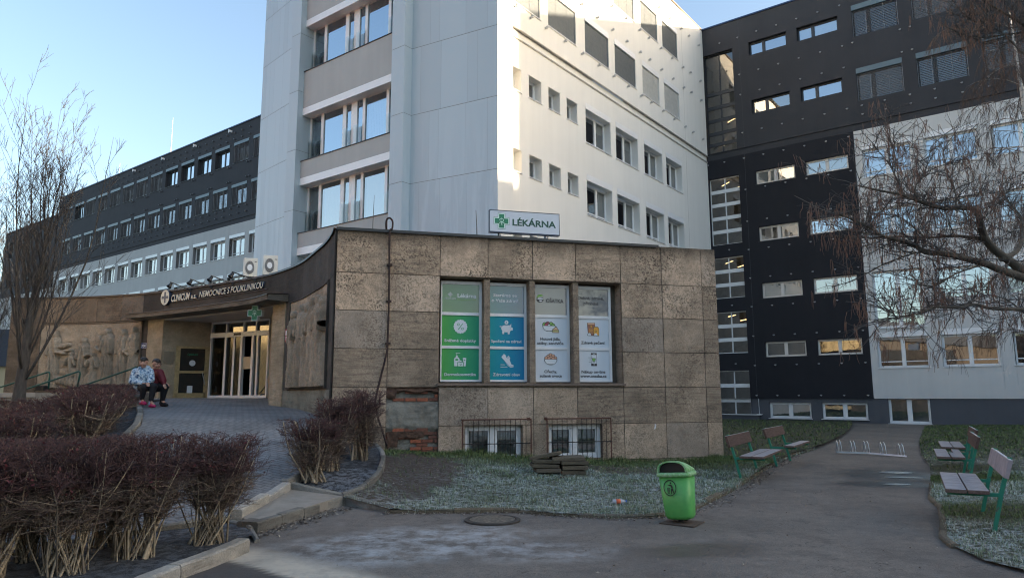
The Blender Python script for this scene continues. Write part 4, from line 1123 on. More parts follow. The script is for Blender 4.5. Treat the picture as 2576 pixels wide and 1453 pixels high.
mb.build('recess_wall', PILST, pv)
mb = MB(); mb.quad(up(GR, 1.2), up(ORp, 1.2), up(ORp, 4.06), up(GR, 4.06), 0, .7); mb.build('recess_wall', PILST, pv)
mb = MB(); gx = GR - GL; LG = gx.length; MG = frame(up(GL, 1.49), gx); HG = 2.57
bars = [0, .27, .545, .735, 1.0]; X = [LG * k for k in bars]; tz = 2.03
for i, x in enumerate(X):
    w = .075; mb.box(max(0, x - w * .6), min(LG, x + w * .6), -.07, .05, 0, tz)
XT = [0, LG * .27, LG * .57, LG * .78, LG]
for x in XT: mb.box(max(0, x - .03), min(LG, x + .03), -.055, .05, tz + .16, HG)
mb.box(0, LG, -.085, .05, tz, tz + .16); mb.box(0, LG, -.06, .05, HG - .06, HG); mb.box(0, LG, -.065, .05, 0, .09)
mb.box(LG * .8 + .02, LG * .8 + .08, -.06, .05, 0, tz)
mb.box(LG * .40, LG * .43, -.06, .0, .07, tz)
dr = mb.build('entrance_doors', PVC, pv, MG)
EGL = glass_mat('door_glass', (.22, .24, .24), .22, (.95, .92, .85))
mb = MB(); mb.quad((.03, .0, .06), (X[1], .0, .06), (X[1], .0, tz), (.03, .0, tz)); mb.quad((X[1], -.035, .06), (X[2], -.035, .06), (X[2], -.035, tz), (X[1], -.035, tz)); mb.build('pane', glass_mat('dim_door_glass', (.3, .31, .3), .02, (.8, .8, .75)), dr); mb = MB(); mb.quad((X[3], -.005, .06), (LG, -.005, .06), (LG, -.005, tz), (X[3], -.005, tz))
mb.quad((.03, .01, tz + .15), (LG, .01, tz + .15), (LG, .01, HG), (.03, .01, HG)); mb.build('pane', EGL, dr)
mb = MB(); y2 = 3.
for q in (((0, y2, 0), (LG, y2, 0), (LG, y2, HG), (0, y2, HG)), ((0, .06, 0), (0, .06, HG), (0, y2, HG), (0, y2, 0)), ((LG, .06, 0), (LG, .06, HG), (LG, y2, HG), (LG, y2, 0)), ((0, .06, 0), (LG, .06, 0), (LG, y2, 0), (0, y2, 0)), ((0, .06, HG), (LG, .06, HG), (LG, y2, HG), (0, y2, HG))): mb.quad(*q)
mb.build('lobby', ROOM, dr)
mb = MB(); mb.box(LG * .42, LG * .54, -.1, -.08, tz + .05, tz + .12); mb.build('door_sensor', BLACK, dr)
mb = MB(); mb.box(LG * .56, LG * .71, -.012, -.008, .95, 1.35); mb.build('door_notice', plain('paper_notice', (.55, .47, .33), .8), dr)
# side door in the splayed wall
BRASS = plain('aged_brass', (.42, .33, .18), .45, .5, .3, 8)
mb = MB(); a, b, hd_ = .42, LLw - .04, 1.72; z0 = 1.5
mb.box(a, a + .07, .02, .11, z0, z0 + hd_); mb.box(b - .07, b, .02, .11, z0, z0 + hd_); mb.box(a, b, .02, .11, z0 + hd_ - .07, z0 + hd_); mb.box(a + .07, b - .07, .04, .10, z0, z0 + .16); mb.box(a + .07, b - .07, .04, .10, z0 + .82, z0 + .90)
mb.box(a + .07, a + .15, .04, .10, z0, z0 + hd_); mb.box(b - .15, b - .07, .04, .10, z0, z0 + hd_)
sd = mb.build('side_door', BRASS, pv, MLw)
mb = MB(); mb.quad((a + .1, .07, z0 + .05), (b - .1, .07, z0 + .05), (b - .1, .07, z0 + hd_ - .06), (a + .1, .07, z0 + hd_ - .06)); mb.build('pane', plain('dark_door_glass', (.02, .024, .024), .06), sd)
mb = MB(); mb.tube([(b - .2, .03, z0 + .85), (b - .22, -.03, z0 + .82), (b - .13, -.03, z0 + .45), (b - .11, .03, z0 + .45)], .013, 6); mb.build('door_handle', METAL, sd)
GRNP = plain('sign_green', (.005, .20, .10), .5)
text_part('lettering', 'OptikA.CZ', GRNP, sd, T(0, 0, 0), (a + b) / 2, z0 + 1.42, .07, .064, w=.34)
mb = MB(); mb.poly([((a + b) / 2 + .1 * math.cos(R(q * 15)), .062, z0 + 1.16 + .1 * math.sin(R(q * 15))) for q in range(24)]); mb.quad(((a + b) / 2 - .12, .062, z0 + .12), ((a + b) / 2 + .05, .062, z0 + .12), ((a + b) / 2 + .05, .062, z0 + .4), ((a + b) / 2 - .12, .062, z0 + .4)); mb.build('sticker', ADWH, sd)
mb = MB(); mb.box(.06, .36, -.02, .0, 2.62, 3.02); mb.build('wall_plaque', plain('steel_plaque', (.16, .15, .13), .3, .6), pv, MLw)
# ================================================================== ground
from mathutils.geometry import delaunay_2d_cdt
def st(o, label=None):
    o['kind'] = 'structure'
    return o
def zramp(x, y):
    t = (x + 3) * -.406 + (y - 8.5) * .914
    return float(np.interp(t, [-1, 0, 2, 4.5, 7, 9.5, 11.5, 14.8, 17], [.06, .10, .30, .73, 1.13, 1.23, 1.29, 1.49, 1.49]))
def inpoly(x, y, P):
    c = False; n = len(P); j = n - 1
    for i in range(n):
        if (P[i][1] > y) != (P[j][1] > y) and x < (P[j][0] - P[i][0]) * (y - P[i][1]) / (P[j][1] - P[i][1]) + P[i][0]: c = not c
        j = i
    return c
def resample(pts, step):
    out = []
    for a, b in zip(pts[:-1], pts[1:]):
        L = math.hypot(b[0] - a[0], b[1] - a[1]); n = max(1, int(L / step))
        for i in range(n): out.append((a[0] + (b[0] - a[0]) * i / n, a[1] + (b[1] - a[1]) * i / n))
    out.append(pts[-1]); return out
def smooth(pts, it=2):
    for _ in range(it):
        q = [pts[0]]
        for a, b in zip(pts[:-1], pts[1:]):
            q += [(a[0] * .75 + b[0] * .25, a[1] * .75 + b[1] * .25), (a[0] * .25 + b[0] * .75, a[1] * .25 + b[1] * .75)]
        pts = q + [pts[-1]]
    return pts
def patch(name, outline, hfun, mt, step=.35, nearstep=None, parent=None):
    """ground patch: a plan outline filled with triangles following a height function"""
    O = resample(outline + [outline[0]], step)[:-1]
    xs = [p[0] for p in O]; ys = [p[1] for p in O]
    pts = [Vector(p) for p in O]; ne = len(pts)
    r_ = random.Random(1); y = min(ys)
    while y < max(ys):
        s_ = step * (1 if y < 20 else 2.5); x = min(xs)
        while x < max(xs):
            px, py = x + r_.uniform(-.2, .2) * s_, y + r_.uniform(-.2, .2) * s_
            if inpoly(px, py, O): pts.append(Vector((px, py)))
            x += s_
        y += s_
    V, _, F, *_ = delaunay_2d_cdt(pts, [], [list(range(ne))], 1, 1e-4)
    me = bpy.data.meshes.new(name)
    me.from_pydata([(v.x, v.y, hfun(v.x, v.y)) for v in V], [], F); me.materials.append(mt)
    me.polygons.foreach_set('use_smooth', [True] * len(me.polygons)); me.update()
    return link(name, me, parent)

# asphalt with wear, frost and damp patches
am = NM('worn_asphalt')
p_ = am.tc.outputs['Object']
g1 = am.noise(.55, 7, .62); g2 = am.noise(160, 3, .8); g3 = am.noise(6, 6, .7)
base = am.mix(am.ramp(g1, [(.3, 0.), (.7, 1.)]), (.108, .096, .087), (.185, .163, .142))
base = am.mix(1., base, am.ramp(g2, [(.3, .50), (.7, 1.55)]), 'MULTIPLY')
base = am.mix(1., base, am.ramp(am.noise(38, 5, .75), [(.3, .72), (.7, 1.28)]), 'MULTIPLY')
base = am.mix(am.ramp(am.noise(1.7, 7, .72), [(.52, 0.), (.63, .45)]), base, (.075, .066, .06))
spk = am.ramp(am.noise(55, 2, .5), [(.70, 0.), (.735, 1.)])
base = am.mix(am.math('MULTIPLY', spk, .5), base, (.42, .40, .37))
base = am.mix(1., base, am.ramp(g3, [(.3, .80), (.7, 1.15)]), 'MULTIPLY')
crack = am.nt.nodes.new('ShaderNodeTexVoronoi'); crack.feature = 'DISTANCE_TO_EDGE'; crack.inputs['Scale'].default_value = .8
wv = am.nt.nodes.new('ShaderNodeVectorMath'); wv.operation = 'ADD'
nz_n = am.nt.nodes.new('ShaderNodeTexNoise'); nz_n.inputs['Scale'].default_value = 3; nz_n.inputs['Detail'].default_value = 5
am.L(am.tc.outputs['Object'], nz_n.inputs['Vector']); am.L(am.tc.outputs['Object'], wv.inputs[0]); am.L(nz_n.outputs['Color'], wv.inputs[1]); am.L(wv.outputs[0], crack.inputs['Vector'])
base = am.mix(am.math('MULTIPLY', am.ramp(crack.outputs['Distance'], [(0, 1.), (.012, 0.)]), am.ramp(am.noise(.7, 3), [(.5, 0.), (.6, .7)])), base, (.03, .028, .026))
fro = am.attr('frost'); frn = am.math('MULTIPLY', fro, am.ramp(am.noise(3.2, 8, .75), [(.42, .0), (.62, 1.)]))
base = am.mix(am.math('MULTIPLY', frn, .75), base, (.42, .44, .46))
tan_ = am.attr('pale'); base = am.mix(am.math('MULTIPLY', tan_, am.ramp(am.noise(5, 7, .7), [(.30, .6), (.55, 1.)])), base, (.50, .45, .37))
dk = am.attr('dark'); base = am.mix(am.math('MULTIPLY', dk, .8), base, (.045, .043, .045))
wet = am.attr('wet'); base = am.mix(am.math('MULTIPLY', wet, .85), base, (.025, .023, .022))
am.col(base); am.L(am.math('SUBTRACT', .92, am.math('MULTIPLY', wet, .6)), am.b.inputs['Roughness'])
am.bump(am.math('ADD', am.math('MULTIPLY', g2, .5), am.math('MULTIPLY', g3, .8)), .55, .012)
ASPH = am.mat
GROUND = plain('far_ground', (.21, .205, .19), .95, var=.3, scale=.4)

mb = MB(); mb.quad((-900, -500, -.9), (900, -500, -.9), (900, 1500, -.9), (-900, 1500, -.9)); st(mb.build('ground', GROUND))
def sstep(a, b, x):
    t = max(0., min(1., (x - a) / (b - a))); return t * t * (3 - 2 * t)
# forecourt and path as one sheet
P = []; xs_ = np.concatenate([np.arange(-9, -3.6, .2), np.arange(-3.6, 3.2, .07), np.arange(3.2, 9, .18), np.arange(9, 40, .8)]); ys_ = np.concatenate([np.arange(1.5, 5.6, .2), np.arange(5.6, 9.3, .07), np.arange(9.3, 20, .18), np.arange(20, 46, .8)])
def hz(x, y): return -.09 * sstep(30, 42, y) * sstep(16, 6, x - (y - 30) * .5 - 2) * 0 + .012 * nz(x, y, 0, .5) + .004 * nz(x, y, 1, 2.)
P = [[(x, y, hz(x, y)) for x in xs_] for y in ys_]
mb = MB(); mb.grid(P); path = st(mb.build('asphalt_path', ASPH, smooth=True))
co = np.array(mb.v)
def ell(cx, cy, rx, ry, ang=0, soft=.35):
    c, s_ = math.cos(R(ang)), math.sin(R(ang)); dx, dy = co[:, 0] - cx, co[:, 1] - cy
    d = np.hypot((dx * c + dy * s_) / rx, (-dx * s_ + dy * c) / ry)
    return np.clip((1 + soft - d) / (2 * soft), 0, 1)
nzv = np.array([nz(v[0], v[1], 3, 1.6) + .5 * nz(v[0], v[1], 7, 4.) for v in mb.v])
def setattr_(me, name, val):
    a = me.attributes.new(name, 'FLOAT', 'POINT'); a.data.foreach_set('value', np.clip(val, 0, 1).astype(np.float32))
fr = np.maximum(np.maximum(ell(-1.1, 8.0, 1.35, .85, 30), ell(.1, 7.6, .9, .5, -10) * .7), ell(-.2, 8.6, .8, .3) * .5) * 1.1 + .25 * nzv
setattr_(path.data, 'frost', np.where(fr < .15, 0, fr))
_n = np.array([1.05, 1.34]) / math.hypot(1.05, 1.34); sdl = (co[:, 0] + 2.78) * _n[0] + (co[:, 1] - 7.17) * _n[1] + .05 * nzv
stepv = lambda a, b, v: np.clip((v - a) / (b - a), 0, 1)
pale = stepv(-.03, .03, sdl) * stepv(.62, .34, sdl) * stepv(1.6, -.4, co[:, 0]); setattr_(path.data, 'pale', pale * (1 + .5 * nzv))
setattr_(path.data, 'dark', stepv(.02, -.03, sdl) * stepv(.6, -.6, co[:, 0]) * .9)
wetv = np.maximum(np.maximum(ell(7.5, 14.3, 1.1, 1.0, 10), ell(6.7, 12.9, .9, .55, -5)), ell(1.9, 7.6, .8, .35, 15) * .7) + .35 * nzv * 0
setattr_(path.data, 'wet', wetv * (1 + .4 * nzv))
WATER = NM('puddle_water'); WATER.col(WATER.ramp(WATER.noise(9, 4), [(.3, (.10, .105, .11)), (.7, (.22, .225, .235))])); WATER.set(.2, 0, .6)
mb = MB()
for cx, cy, rx, ry, a in ((7.75, 14.65, .34, .20, -4), (7.45, 13.85, .40, .09, -18), (6.80, 12.85, .24, .13, 0)):
    mb.poly([(cx + (rx * (1 + .22 * nz(q, cx, 0, .9))) * math.cos(R(q * 10 + a)) - .0, cy + ry * (1 + .3 * nz(q, cy, 1, .7)) * math.sin(R(q * 10)) + (rx * math.cos(R(q * 10))) * math.tan(R(a)), hz(cx, cy) + .006) for q in range(36)])
st(mb.build('puddle', WATER.mat))

# ramp of small setts
RR_ = [(-3.42, 8.85), (-3.37, 9.9), (-3.33, 10.6), (-3.22, 11.4), (-3.08, 12.6), (-3.3, 14.0), (-3.7, 14.7)]
RR_ += [((cwl(t, 0, -.15) + PR).x, (cwl(t, 0, -.15) + PR).y) for t in (76, 70, 64, 58, 52)] + [(-7.4, 23.2), (-7.9, 24.5)]
RL_ = [(-5.75, 6.4), (-6.1, 8.2), (-6.35, 10.2), (-6.5, 11.5), (-6.66, 12.4), (-6.84, 12.95), (-7.08, 13.7), (-8.01, 15.55), (-9.7, 18.7), (-10.6, 20.2), (-12, 22.5), (-12.8, 24.5)]
def even(pts, n):
    d = [0]
    for a, b in zip(pts[:-1], pts[1:]): d.append(d[-1] + math.hypot(b[0] - a[0], b[1] - a[1]))
    s_ = np.linspace(0, d[-1], n); return np.stack([np.interp(s_, d, [p[0] for p in pts]), np.interp(s_, d, [p[1] for p in pts])], 1)
eL, eR = even(RL_, 70), even(RR_, 70)
pm_ = NM('sett_paving')
br = pm_.nt.nodes.new('ShaderNodeTexBrick'); br.inputs['Scale'].default_value = 1; br.inputs['Mortar Size'].default_value = .012; br.inputs['Brick Width'].default_value = .2; br.inputs['Row Height'].default_value = .1
br.inputs['Color1'].default_value = (.19, .195, .20, 1); br.inputs['Color2'].default_value = (.24, .24, .24, 1); br.inputs['Mortar'].default_value = (.12, .12, .12, 1); br.inputs['Mortar Smooth'].default_value = .3
mp = pm_.nt.nodes.new('ShaderNodeMapping'); mp.inputs['Rotation'].default_value = (0, 0, R(24)); pm_.L(pm_.tc.outputs['Object'], mp.inputs[0]); pm_.L(mp.outputs[0], br.inputs['Vector'])
pc = pm_.mix(1., br.outputs['Color'], pm_.ramp(pm_.noise(.9, 6, .65), [(.3, .72), (.7, 1.2)]), 'MULTIPLY')
pc = pm_.mix(pm_.ramp(pm_.noise(2.6, 6, .7, pm_.mapping((.5, 1.4, 1))), [(.60, 0.), (.68, .75)]), pc, (.05, .05, .05))
pc = pm_.mix(1., pc, pm_.ramp(pm_.noise(70, 3, .7), [(.3, .75), (.7, 1.2)]), 'MULTIPLY')
pm_.col(pc); pm_.set(.85); pm_.bump(pm_.math('ADD', pm_.math('SUBTRACT', 1., br.outputs['Fac']), pm_.math('MULTIPLY', pm_.noise(40, 3), .4)), .6, .012)
PAV = pm_.mat
mb = MB(); mb.grid([[(a[0] + (b[0] - a[0]) * k / 18, a[1] + (b[1] - a[1]) * k / 18, zramp(a[0] + (b[0] - a[0]) * k / 18, a[1] + (b[1] - a[1]) * k / 18) + .01 * nz(a[0] + k, a[1], 0, 1.)) for k in range(19)] for a, b in zip(eL, eR)])
st(mb.build('paved_ramp', PAV, smooth=True))
mb = MB(); mb.quad((-19, 19.6, 1.46), (-10, 19.6, 1.46), (-10.5, 26, 1.46), (-19, 26, 1.46)); st(mb.build('entrance_terrace', PAV))

# -------- kerbs: each run of stones is one thing
KERB = stone_mat('kerb_concrete', (.30, .29, .26), (.20, .195, .175), .12, 9, None, .7)
KERBP = stone_mat('pale_kerb', (.47, .44, .38), (.40, .37, .32), .08, 9, None, .7)
KERBM = stone_mat('mossy_kerb', (.20, .165, .115), (.13, .115, .085), .3, 9, None, .7)
def kerb(name, pts, h, w, mt, label, L=1.0, below=.25, side=1, gap=.012, jit=.01):
    """stones along a polyline of (x, y, top z)"""
    r_ = random.Random(len(pts) * 31 + int(pts[0][0] * 10)); V = [Vector(p) for p in pts]
    d = [0.]
    for a, b in zip(V[:-1], V[1:]): d.append(d[-1] + (b - a).length)
    def pos(s_):
        return Vector([float(np.interp(s_, d, [v[k] for v in V])) for k in range(3)])
    n = max(1, round(d[-1] / L)); mb = MB()
    for i in range(n):
        s0, s1 = d[-1] * i / n + gap / 2, d[-1] * (i + 1) / n - gap / 2
        tone = min(1, max(0, r_.gauss(.5, .3))); dz = r_.uniform(-jit, jit); m_ = 3; rows = []
        for q in range(m_ + 1):
            a = pos(s0 + (s1 - s0) * q / m_); t_ = (pos(min(d[-1], s0 + (s1 - s0) * q / m_ + .02)) - pos(max(0, s0 + (s1 - s0) * q / m_ - .02))); nn = Vector((-t_.y, t_.x, 0)).normalized() * w * side
            c = .018
            rows.append([(a.x, a.y, a.z - below), (a.x, a.y, a.z - c + dz), (a.x + nn.x * c / w, a.y + nn.y * c / w, a.z + dz), (a.x + nn.x * (1 - c / w), a.y + nn.y * (1 - c / w), a.z + dz), (a.x + nn.x, a.y + nn.y, a.z - c + dz), (a.x + nn.x, a.y + nn.y, a.z - below)])
        mb.grid(rows, 0, tone); mb.poly(rows[0], 0, tone); mb.poly(list(reversed(rows[-1])), 0, tone)
    return tag(mb.build(name, mt), label, 'kerb', 'kerb runs edging beds and lawns')
def withz(pts, f, dz=.06): return [(p[0], p[1], f(p[0], p[1]) + dz) for p in pts]
kerb('kerb', withz(smooth([(-6.5, 11.5), (-6.66, 12.4), (-6.84, 12.95), (-7.08, 13.7), (-8.01, 15.55), (-9.65, 18.6)]), zramp, .07), .1, .12, KERB, 'curved concrete kerb along the left side of the paved ramp, ending at the seated people')
kerb('kerb', withz([(-3.42, 8.85), (-3.37, 9.9), (-3.36, 10.55)], zramp, .06), .1, .14, KERBP, 'pale worn kerb between the paved ramp and the small slab landing', .8, side=-1, jit=.02)
kerb('kerb', withz(smooth([(-3.36, 10.6), (-3.24, 11.4), (-3.1, 12.6), (-3.3, 14.0)], 1), zramp, .06), .1, .08, KERB, 'narrow kerb between the ramp and the frosty black bed', .9, side=-1)
kerb('kerb', [(-2.98, 8.55, .13), (-2.86, 9.05, .13), (-2.74, 9.55, .135), (-2.60, 10.12, .14), (-2.47, 10.62, .15)], .14, .28, KERB, 'row of broad kerb stones with dead leaves along its foot', .55, side=1, jit=.012)
kerb('kerb', [(-3.42, 10.72, .36), (-3.05, 10.66, .27), (-2.47, 10.64, .155)], .14, .08, KERB, 'front kerb of the frosty black bed above the slab landing', 1.)
BEDC = smooth([(-2.47, 10.62), (-2.22, 10.9), (-2.12, 11.5), (-2.2, 12.6), (-2.45, 13.8), (-2.75, 14.5)])
def zbedc(x, y): return float(np.interp(y, [10.6, 11.2, 12.6, 14.5], [.15, .28, .46, .62]))
kerb('kerb', withz(BEDC, zbedc, .02), .12, .09, KERB, 'curved kerb around the right side of the frosty black bed', .5, side=1)
LF = [(-2.47, 10.6), (-1.68, 9.94), (-.83, 9.93), (0, 10.0), (.53, 9.66), (1.36, 9.40), (1.96, 9.52), (2.43, 9.96), (2.98, 10.85), (3.81, 12.31), (4.88, 14.44), (5.87, 16.16), (7.07, 18.4), (8.6, 20.5), (10.5, 23.6), (12.95, 27.9), (16.2, 34.2)]
kerb('kerb', [(-2.47, 10.66, .15), (-2.1, 10.32, .12), (-1.68, 9.97, .09)], .1, .12, KERB, 'short straight kerb from the corner of the bed to the frosty lawn', .9, side=1, below=.3)
kerb('kerb', withz([(-5.9, 6.25), (-5.2, 7.0), (-4.3, 7.93), (-3.45, 8.82)], zramp, .02), .2, .1, KERB, 'sunken kerb at the foot of the paved ramp, behind the near hedge', 1., side=1)
kerb('kerb', [(p[0], p[1], .055) for p in smooth(LF[1:8], 1)], .05, .08, KERBM, 'mossy sunken kerb along the front of the frosty lawn behind the manhole', .8, jit=.015)
kerb('kerb', [(p[0], p[1], .055) for p in smooth(LF[7:14], 1)], .05, .10, KERBM, 'leaf strewn kerb along the left edge of the asphalt path', .8, jit=.015)
RE = [(4.62, 5.2), (4.55, 6.58), (4.44, 7.02), (4.54, 7.63), (4.69, 8.09), (5.28, 9.06), (5.94, 10.21), (6.25, 10.96), (7.28, 12.71), (8.94, 15.58), (10.36, 18.37), (12.88, 22.91), (16.32, 28.72), (19.86, 34.59)]
kerb('kerb', [(p[0], p[1], .045) for p in RE[3:9]], .05, .08, KERBM, 'half buried kerb along the right edge of the asphalt path by the nearest bench', .8, side=-1, jit=.012)
kerb('kerb', [(-2.86, 7.60, .14), (-2.93, 7.0, .135), (-3.1, 6.3, .13), (-3.2, 5.4, .12)], .14, .15, KERBP, 'pale concrete kerb in front of the near hedge', 1.0, side=1)
kerb('kerb', [(-3.44, 8.82, .10), (-3.12, 8.60, .09), (-2.82, 8.02, .05)], .08, .06, KERB, 'low narrow kerb at the right end of the near hedge bed', .6)
mb = MB(); lp = [(-3.36, 8.95), (-3.02, 8.62), (-2.6, 10.1), (-2.5, 10.6), (-3.3, 10.62)]
mb.prism(lp, -.1, [.125, .12, .135, .14, .24]); st(mb.build('slab_landing', plain('old_slab', (.27, .245, .21), .9, var=.25, scale=4, bump=.4)))

# -------- beds of black grit
gm = NM('black_grit'); sp = gm.noise(140, 2, .7); fz = gm.attr('frost')
fk = gm.math('MULTIPLY', fz, gm.ramp(gm.math('ADD', gm.math('MULTIPLY', gm.noise(9, 6, .75), .75), gm.math('MULTIPLY', gm.noise(90, 2), .3)), [(.47, 0.), (.60, 1.)]))
gm.col(gm.mix(gm.math('MULTIPLY', fk, .85), gm.mix(gm.ramp(sp, [(.3, 0.), (.75, 1.)]), (.006, .007, .009), (.038, .042, .05)), (.36, .40, .46))); gm.set(.9); gm.bump(sp, .9, .02)
GRIT = gm.mat
def frost_attr(o, f):
    a = o.data.attributes.new('frost', 'FLOAT', 'POINT'); a.data.foreach_set('value', [f(v.co.x, v.co.y) for v in o.data.vertices])
bedo = [(-3.34, 10.72)] + [(-2.5, 10.68)] + BEDC[1:] + [(-3.2, 14.6), (-3.25, 14.0), (-3.08, 12.6), (-3.2, 11.4)]
def hbed(x, y): return zbedc(x, y) - .015 + .06 * sstep(-2.3, -3.3, x) + .02 * nz(x, y, 0, 3)
o = patch('planting_bed', bedo, hbed, GRIT, .1); st(o); frost_attr(o, lambda x, y: .75 if y < 12.0 else .25)
nbo = [(-2.98, 7.62), (-3.02, 7.0), (-3.2, 6.3), (-3.35, 5.0), (-7.5, 5.0), (-5.8, 6.4), (-4.6, 7.7), (-3.46, 8.84), (-3.12, 8.58), (-2.84, 8.05)]
o = patch('planting_bed', nbo, lambda x, y: .075 + .025 * nz(x, y, 0, 3) + .05 * sstep(-3.5, -6, x) , GRIT, .12); st(o); frost_attr(o, lambda x, y: .30 + .35 * max(0, nz(x, y, 3, 2.)))
lbo = [(-6.55, 11.5), (-6.72, 12.4), (-6.92, 12.98), (-7.16, 13.75), (-8.1, 15.6), (-9.75, 18.75), (-10.5, 19.2), (-20, 20.2), (-20, 6), (-6.9, 6.2), (-6.4, 9.5)]
def hleft(x, y):
    d = max(0., -6.6 - (x + max(0, y - 12.2) * .48)); return max(.25, zramp(x + min(d, 3) * .9, y) - .02 - .20 * min(d, 4.5)) + .03 * nz(x, y, 0, 2)
o = patch('planting_bed', lbo, hleft, GRIT, .4); st(o); frost_attr(o, lambda x, y: .25)

# -------- lawns
sm_ = NM('frosty_turf_soil'); so = sm_.attr('soil'); n1 = sm_.noise(7, 7, .7)
tb = sm_.mix(sm_.ramp(n1, [(.35, 0.), (.65, 1.)]), (.035, .045, .022), (.075, .075, .045))
tb = sm_.mix(so, tb, sm_.mix(sm_.ramp(sm_.noise(30, 4, .7), [(.3, 0.), (.7, 1.)]), (.050, .036, .030), (.13, .098, .080)))
ff = sm_.math('MULTIPLY', sm_.attr('frost'), sm_.ramp(sm_.noise(11, 7, .75), [(.45, 0.), (.62, 1.)]))
sm_.col(sm_.mix(sm_.math('MULTIPLY', ff, .8), tb, (.60, .66, .68))); sm_.set(.95); sm_.bump(sm_.noise(45, 4, .7), 1., .04)
TURF = sm_.mat
def hlawn(x, y):
    q = MSi @ Vector((x, y, 0)); s_, d = -q.x, -q.y
    zf = float(np.interp(s_, [-1, 0, 1.6, 2.8, 4.35, 5.1, 6.1, 6.7, 7.75, 8.3], [.05, .09, .03, .06, .16, .22, .34, .36, .44, .5]))
    if y > 17.5 or s_ < -.5: zf = .05
    k = 1 - sstep(0, 5.2, d)
    edge = zbedc(x, y) * sstep(-1.2, -2.3, x) * (1 if y < 14.6 else 0)
    ax_, ay_ = .79, -.68; tt = max(0., min(1., ((x + 2.47) * ax_ + (y - 10.62) * ay_) / (ax_ * ax_ + ay_ * ay_))); dk_ = math.hypot(x + 2.47 - ax_ * tt, y - 10.62 - ay_ * tt)
    if dk_ < .17: return .125 - .06 * tt
    return max(zf * k, edge * .72) + .035 + .02 * nz(x, y, 0, 1.2) + .015 * nz(x, y, 2, 4)
c1 = MS @ Vector((.0, .12, 0)); c2 = MS @ Vector((-8.3, .12, 0)); c3 = MS @ Vector((.05, 9, 0))
lo2 = smooth(LF[1:], 1) + [(18, 38), (12.4, 42.6), (.5, 27), (c3.x, c3.y), (c1.x, c1.y), (c2.x, c2.y)] + list(reversed(BEDC[1:])) + [(-2.47, 10.62)]
lawn_l = st(patch('lawn', lo2, hlawn, TURF, .16))
rl = [(p[0] + .04, p[1]) for p in RE] + [(22.9, 34.6), (40, 21.5), (40, 4), (4.62, 4)]
def hr(x, y): return .03 + .03 * nz(x, y, 0, .8) + .02 * nz(x, y, 4, 3) + .05 * sstep(0, 1.5, x - float(np.interp(y, [p[1] for p in RE], [p[0] for p in RE])))
lawn_r = st(patch('lawn', rl, hr, TURF, .22))
def soilf(x, y):
    d = math.hypot((x + 1.75) / .95, (y - 12.6) / 1.75) + .35 * nz(x, y, 0, 2.2); a = sstep(1.1, .75, d)
    d = math.hypot((x - 2.3) / 1.2, (y - 14.3) / .7) + .4 * nz(x, y, 1, 2.5); a = max(a, .7 * sstep(1.1, .8, d))
    d = math.hypot((x + 1.9) / .7, (y - 10.8) / .6) + .4 * nz(x, y, 1, 2.5); return max(a, .8 * sstep(1.1, .8, d))
def frostf(x, y):
    """where hoar frost lies: open ground away from the walls"""
    if x < 4 + (y - 9.4) * .55 and y < 20:
        q = MSi @ Vector((x, y, 0)); d = -q.y
        f = sstep(.3, 2.6, d) if -q.x > 1.5 else sstep(1.2, 3.2, d + .5)
    else:
        f = sstep(22, 10, y + 2 * nz(x, y, 9, .4)) if x > 4 else 0
        for bx, by in ((6.3, 9.9), (8.2, 13.6), (9.3, 15.3)):
            f *= sstep(.55, 1.3, math.hypot((x - bx) / 1.2, y - by + .3))
    f *= 1 - .85 * soilf(x, y)
    return max(0, min(1, f * (.95 + .8 * nz(x, y, 6, 1.3) + .4 * nz(x, y, 8, 4.))))
for o in (lawn_l, lawn_r):
    a = o.data.attributes.new('soil', 'FLOAT', 'POINT'); a.data.foreach_set('value', [soilf(v.co.x, v.co.y) for v in o.data.vertices])
    frost_attr(o, frostf)
def np_mesh(name, V, F4, F3, mats, attrs=(), mi=None):
    """mesh from numpy vertices, quads and triangles"""
    me = bpy.data.meshes.new(name); n4, n3 = len(F4), len(F3)
    me.vertices.add(len(V)); me.vertices.foreach_set('co', np.ascontiguousarray(V, np.float32).ravel())
    li = np.concatenate([np.asarray(F4, np.int32).ravel(), np.asarray(F3, np.int32).ravel()]) if n3 else np.asarray(F4, np.int32).ravel()
    me.loops.add(len(li)); me.loops.foreach_set('vertex_index', li)
    me.polygons.add(n4 + n3)
    ls = np.concatenate([np.arange(n4) * 4, n4 * 4 + np.arange(n3) * 3]).astype(np.int32)
    me.polygons.foreach_set('loop_start', ls)
    for mt in mats: me.materials.append(mt)
    for nme, val in attrs:
        a = me.attributes.new(nme, 'FLOAT', 'POINT'); a.data.foreach_set('value', np.asarray(val, np.float32))
    me.update(calc_edges=True); me.validate()
    return me
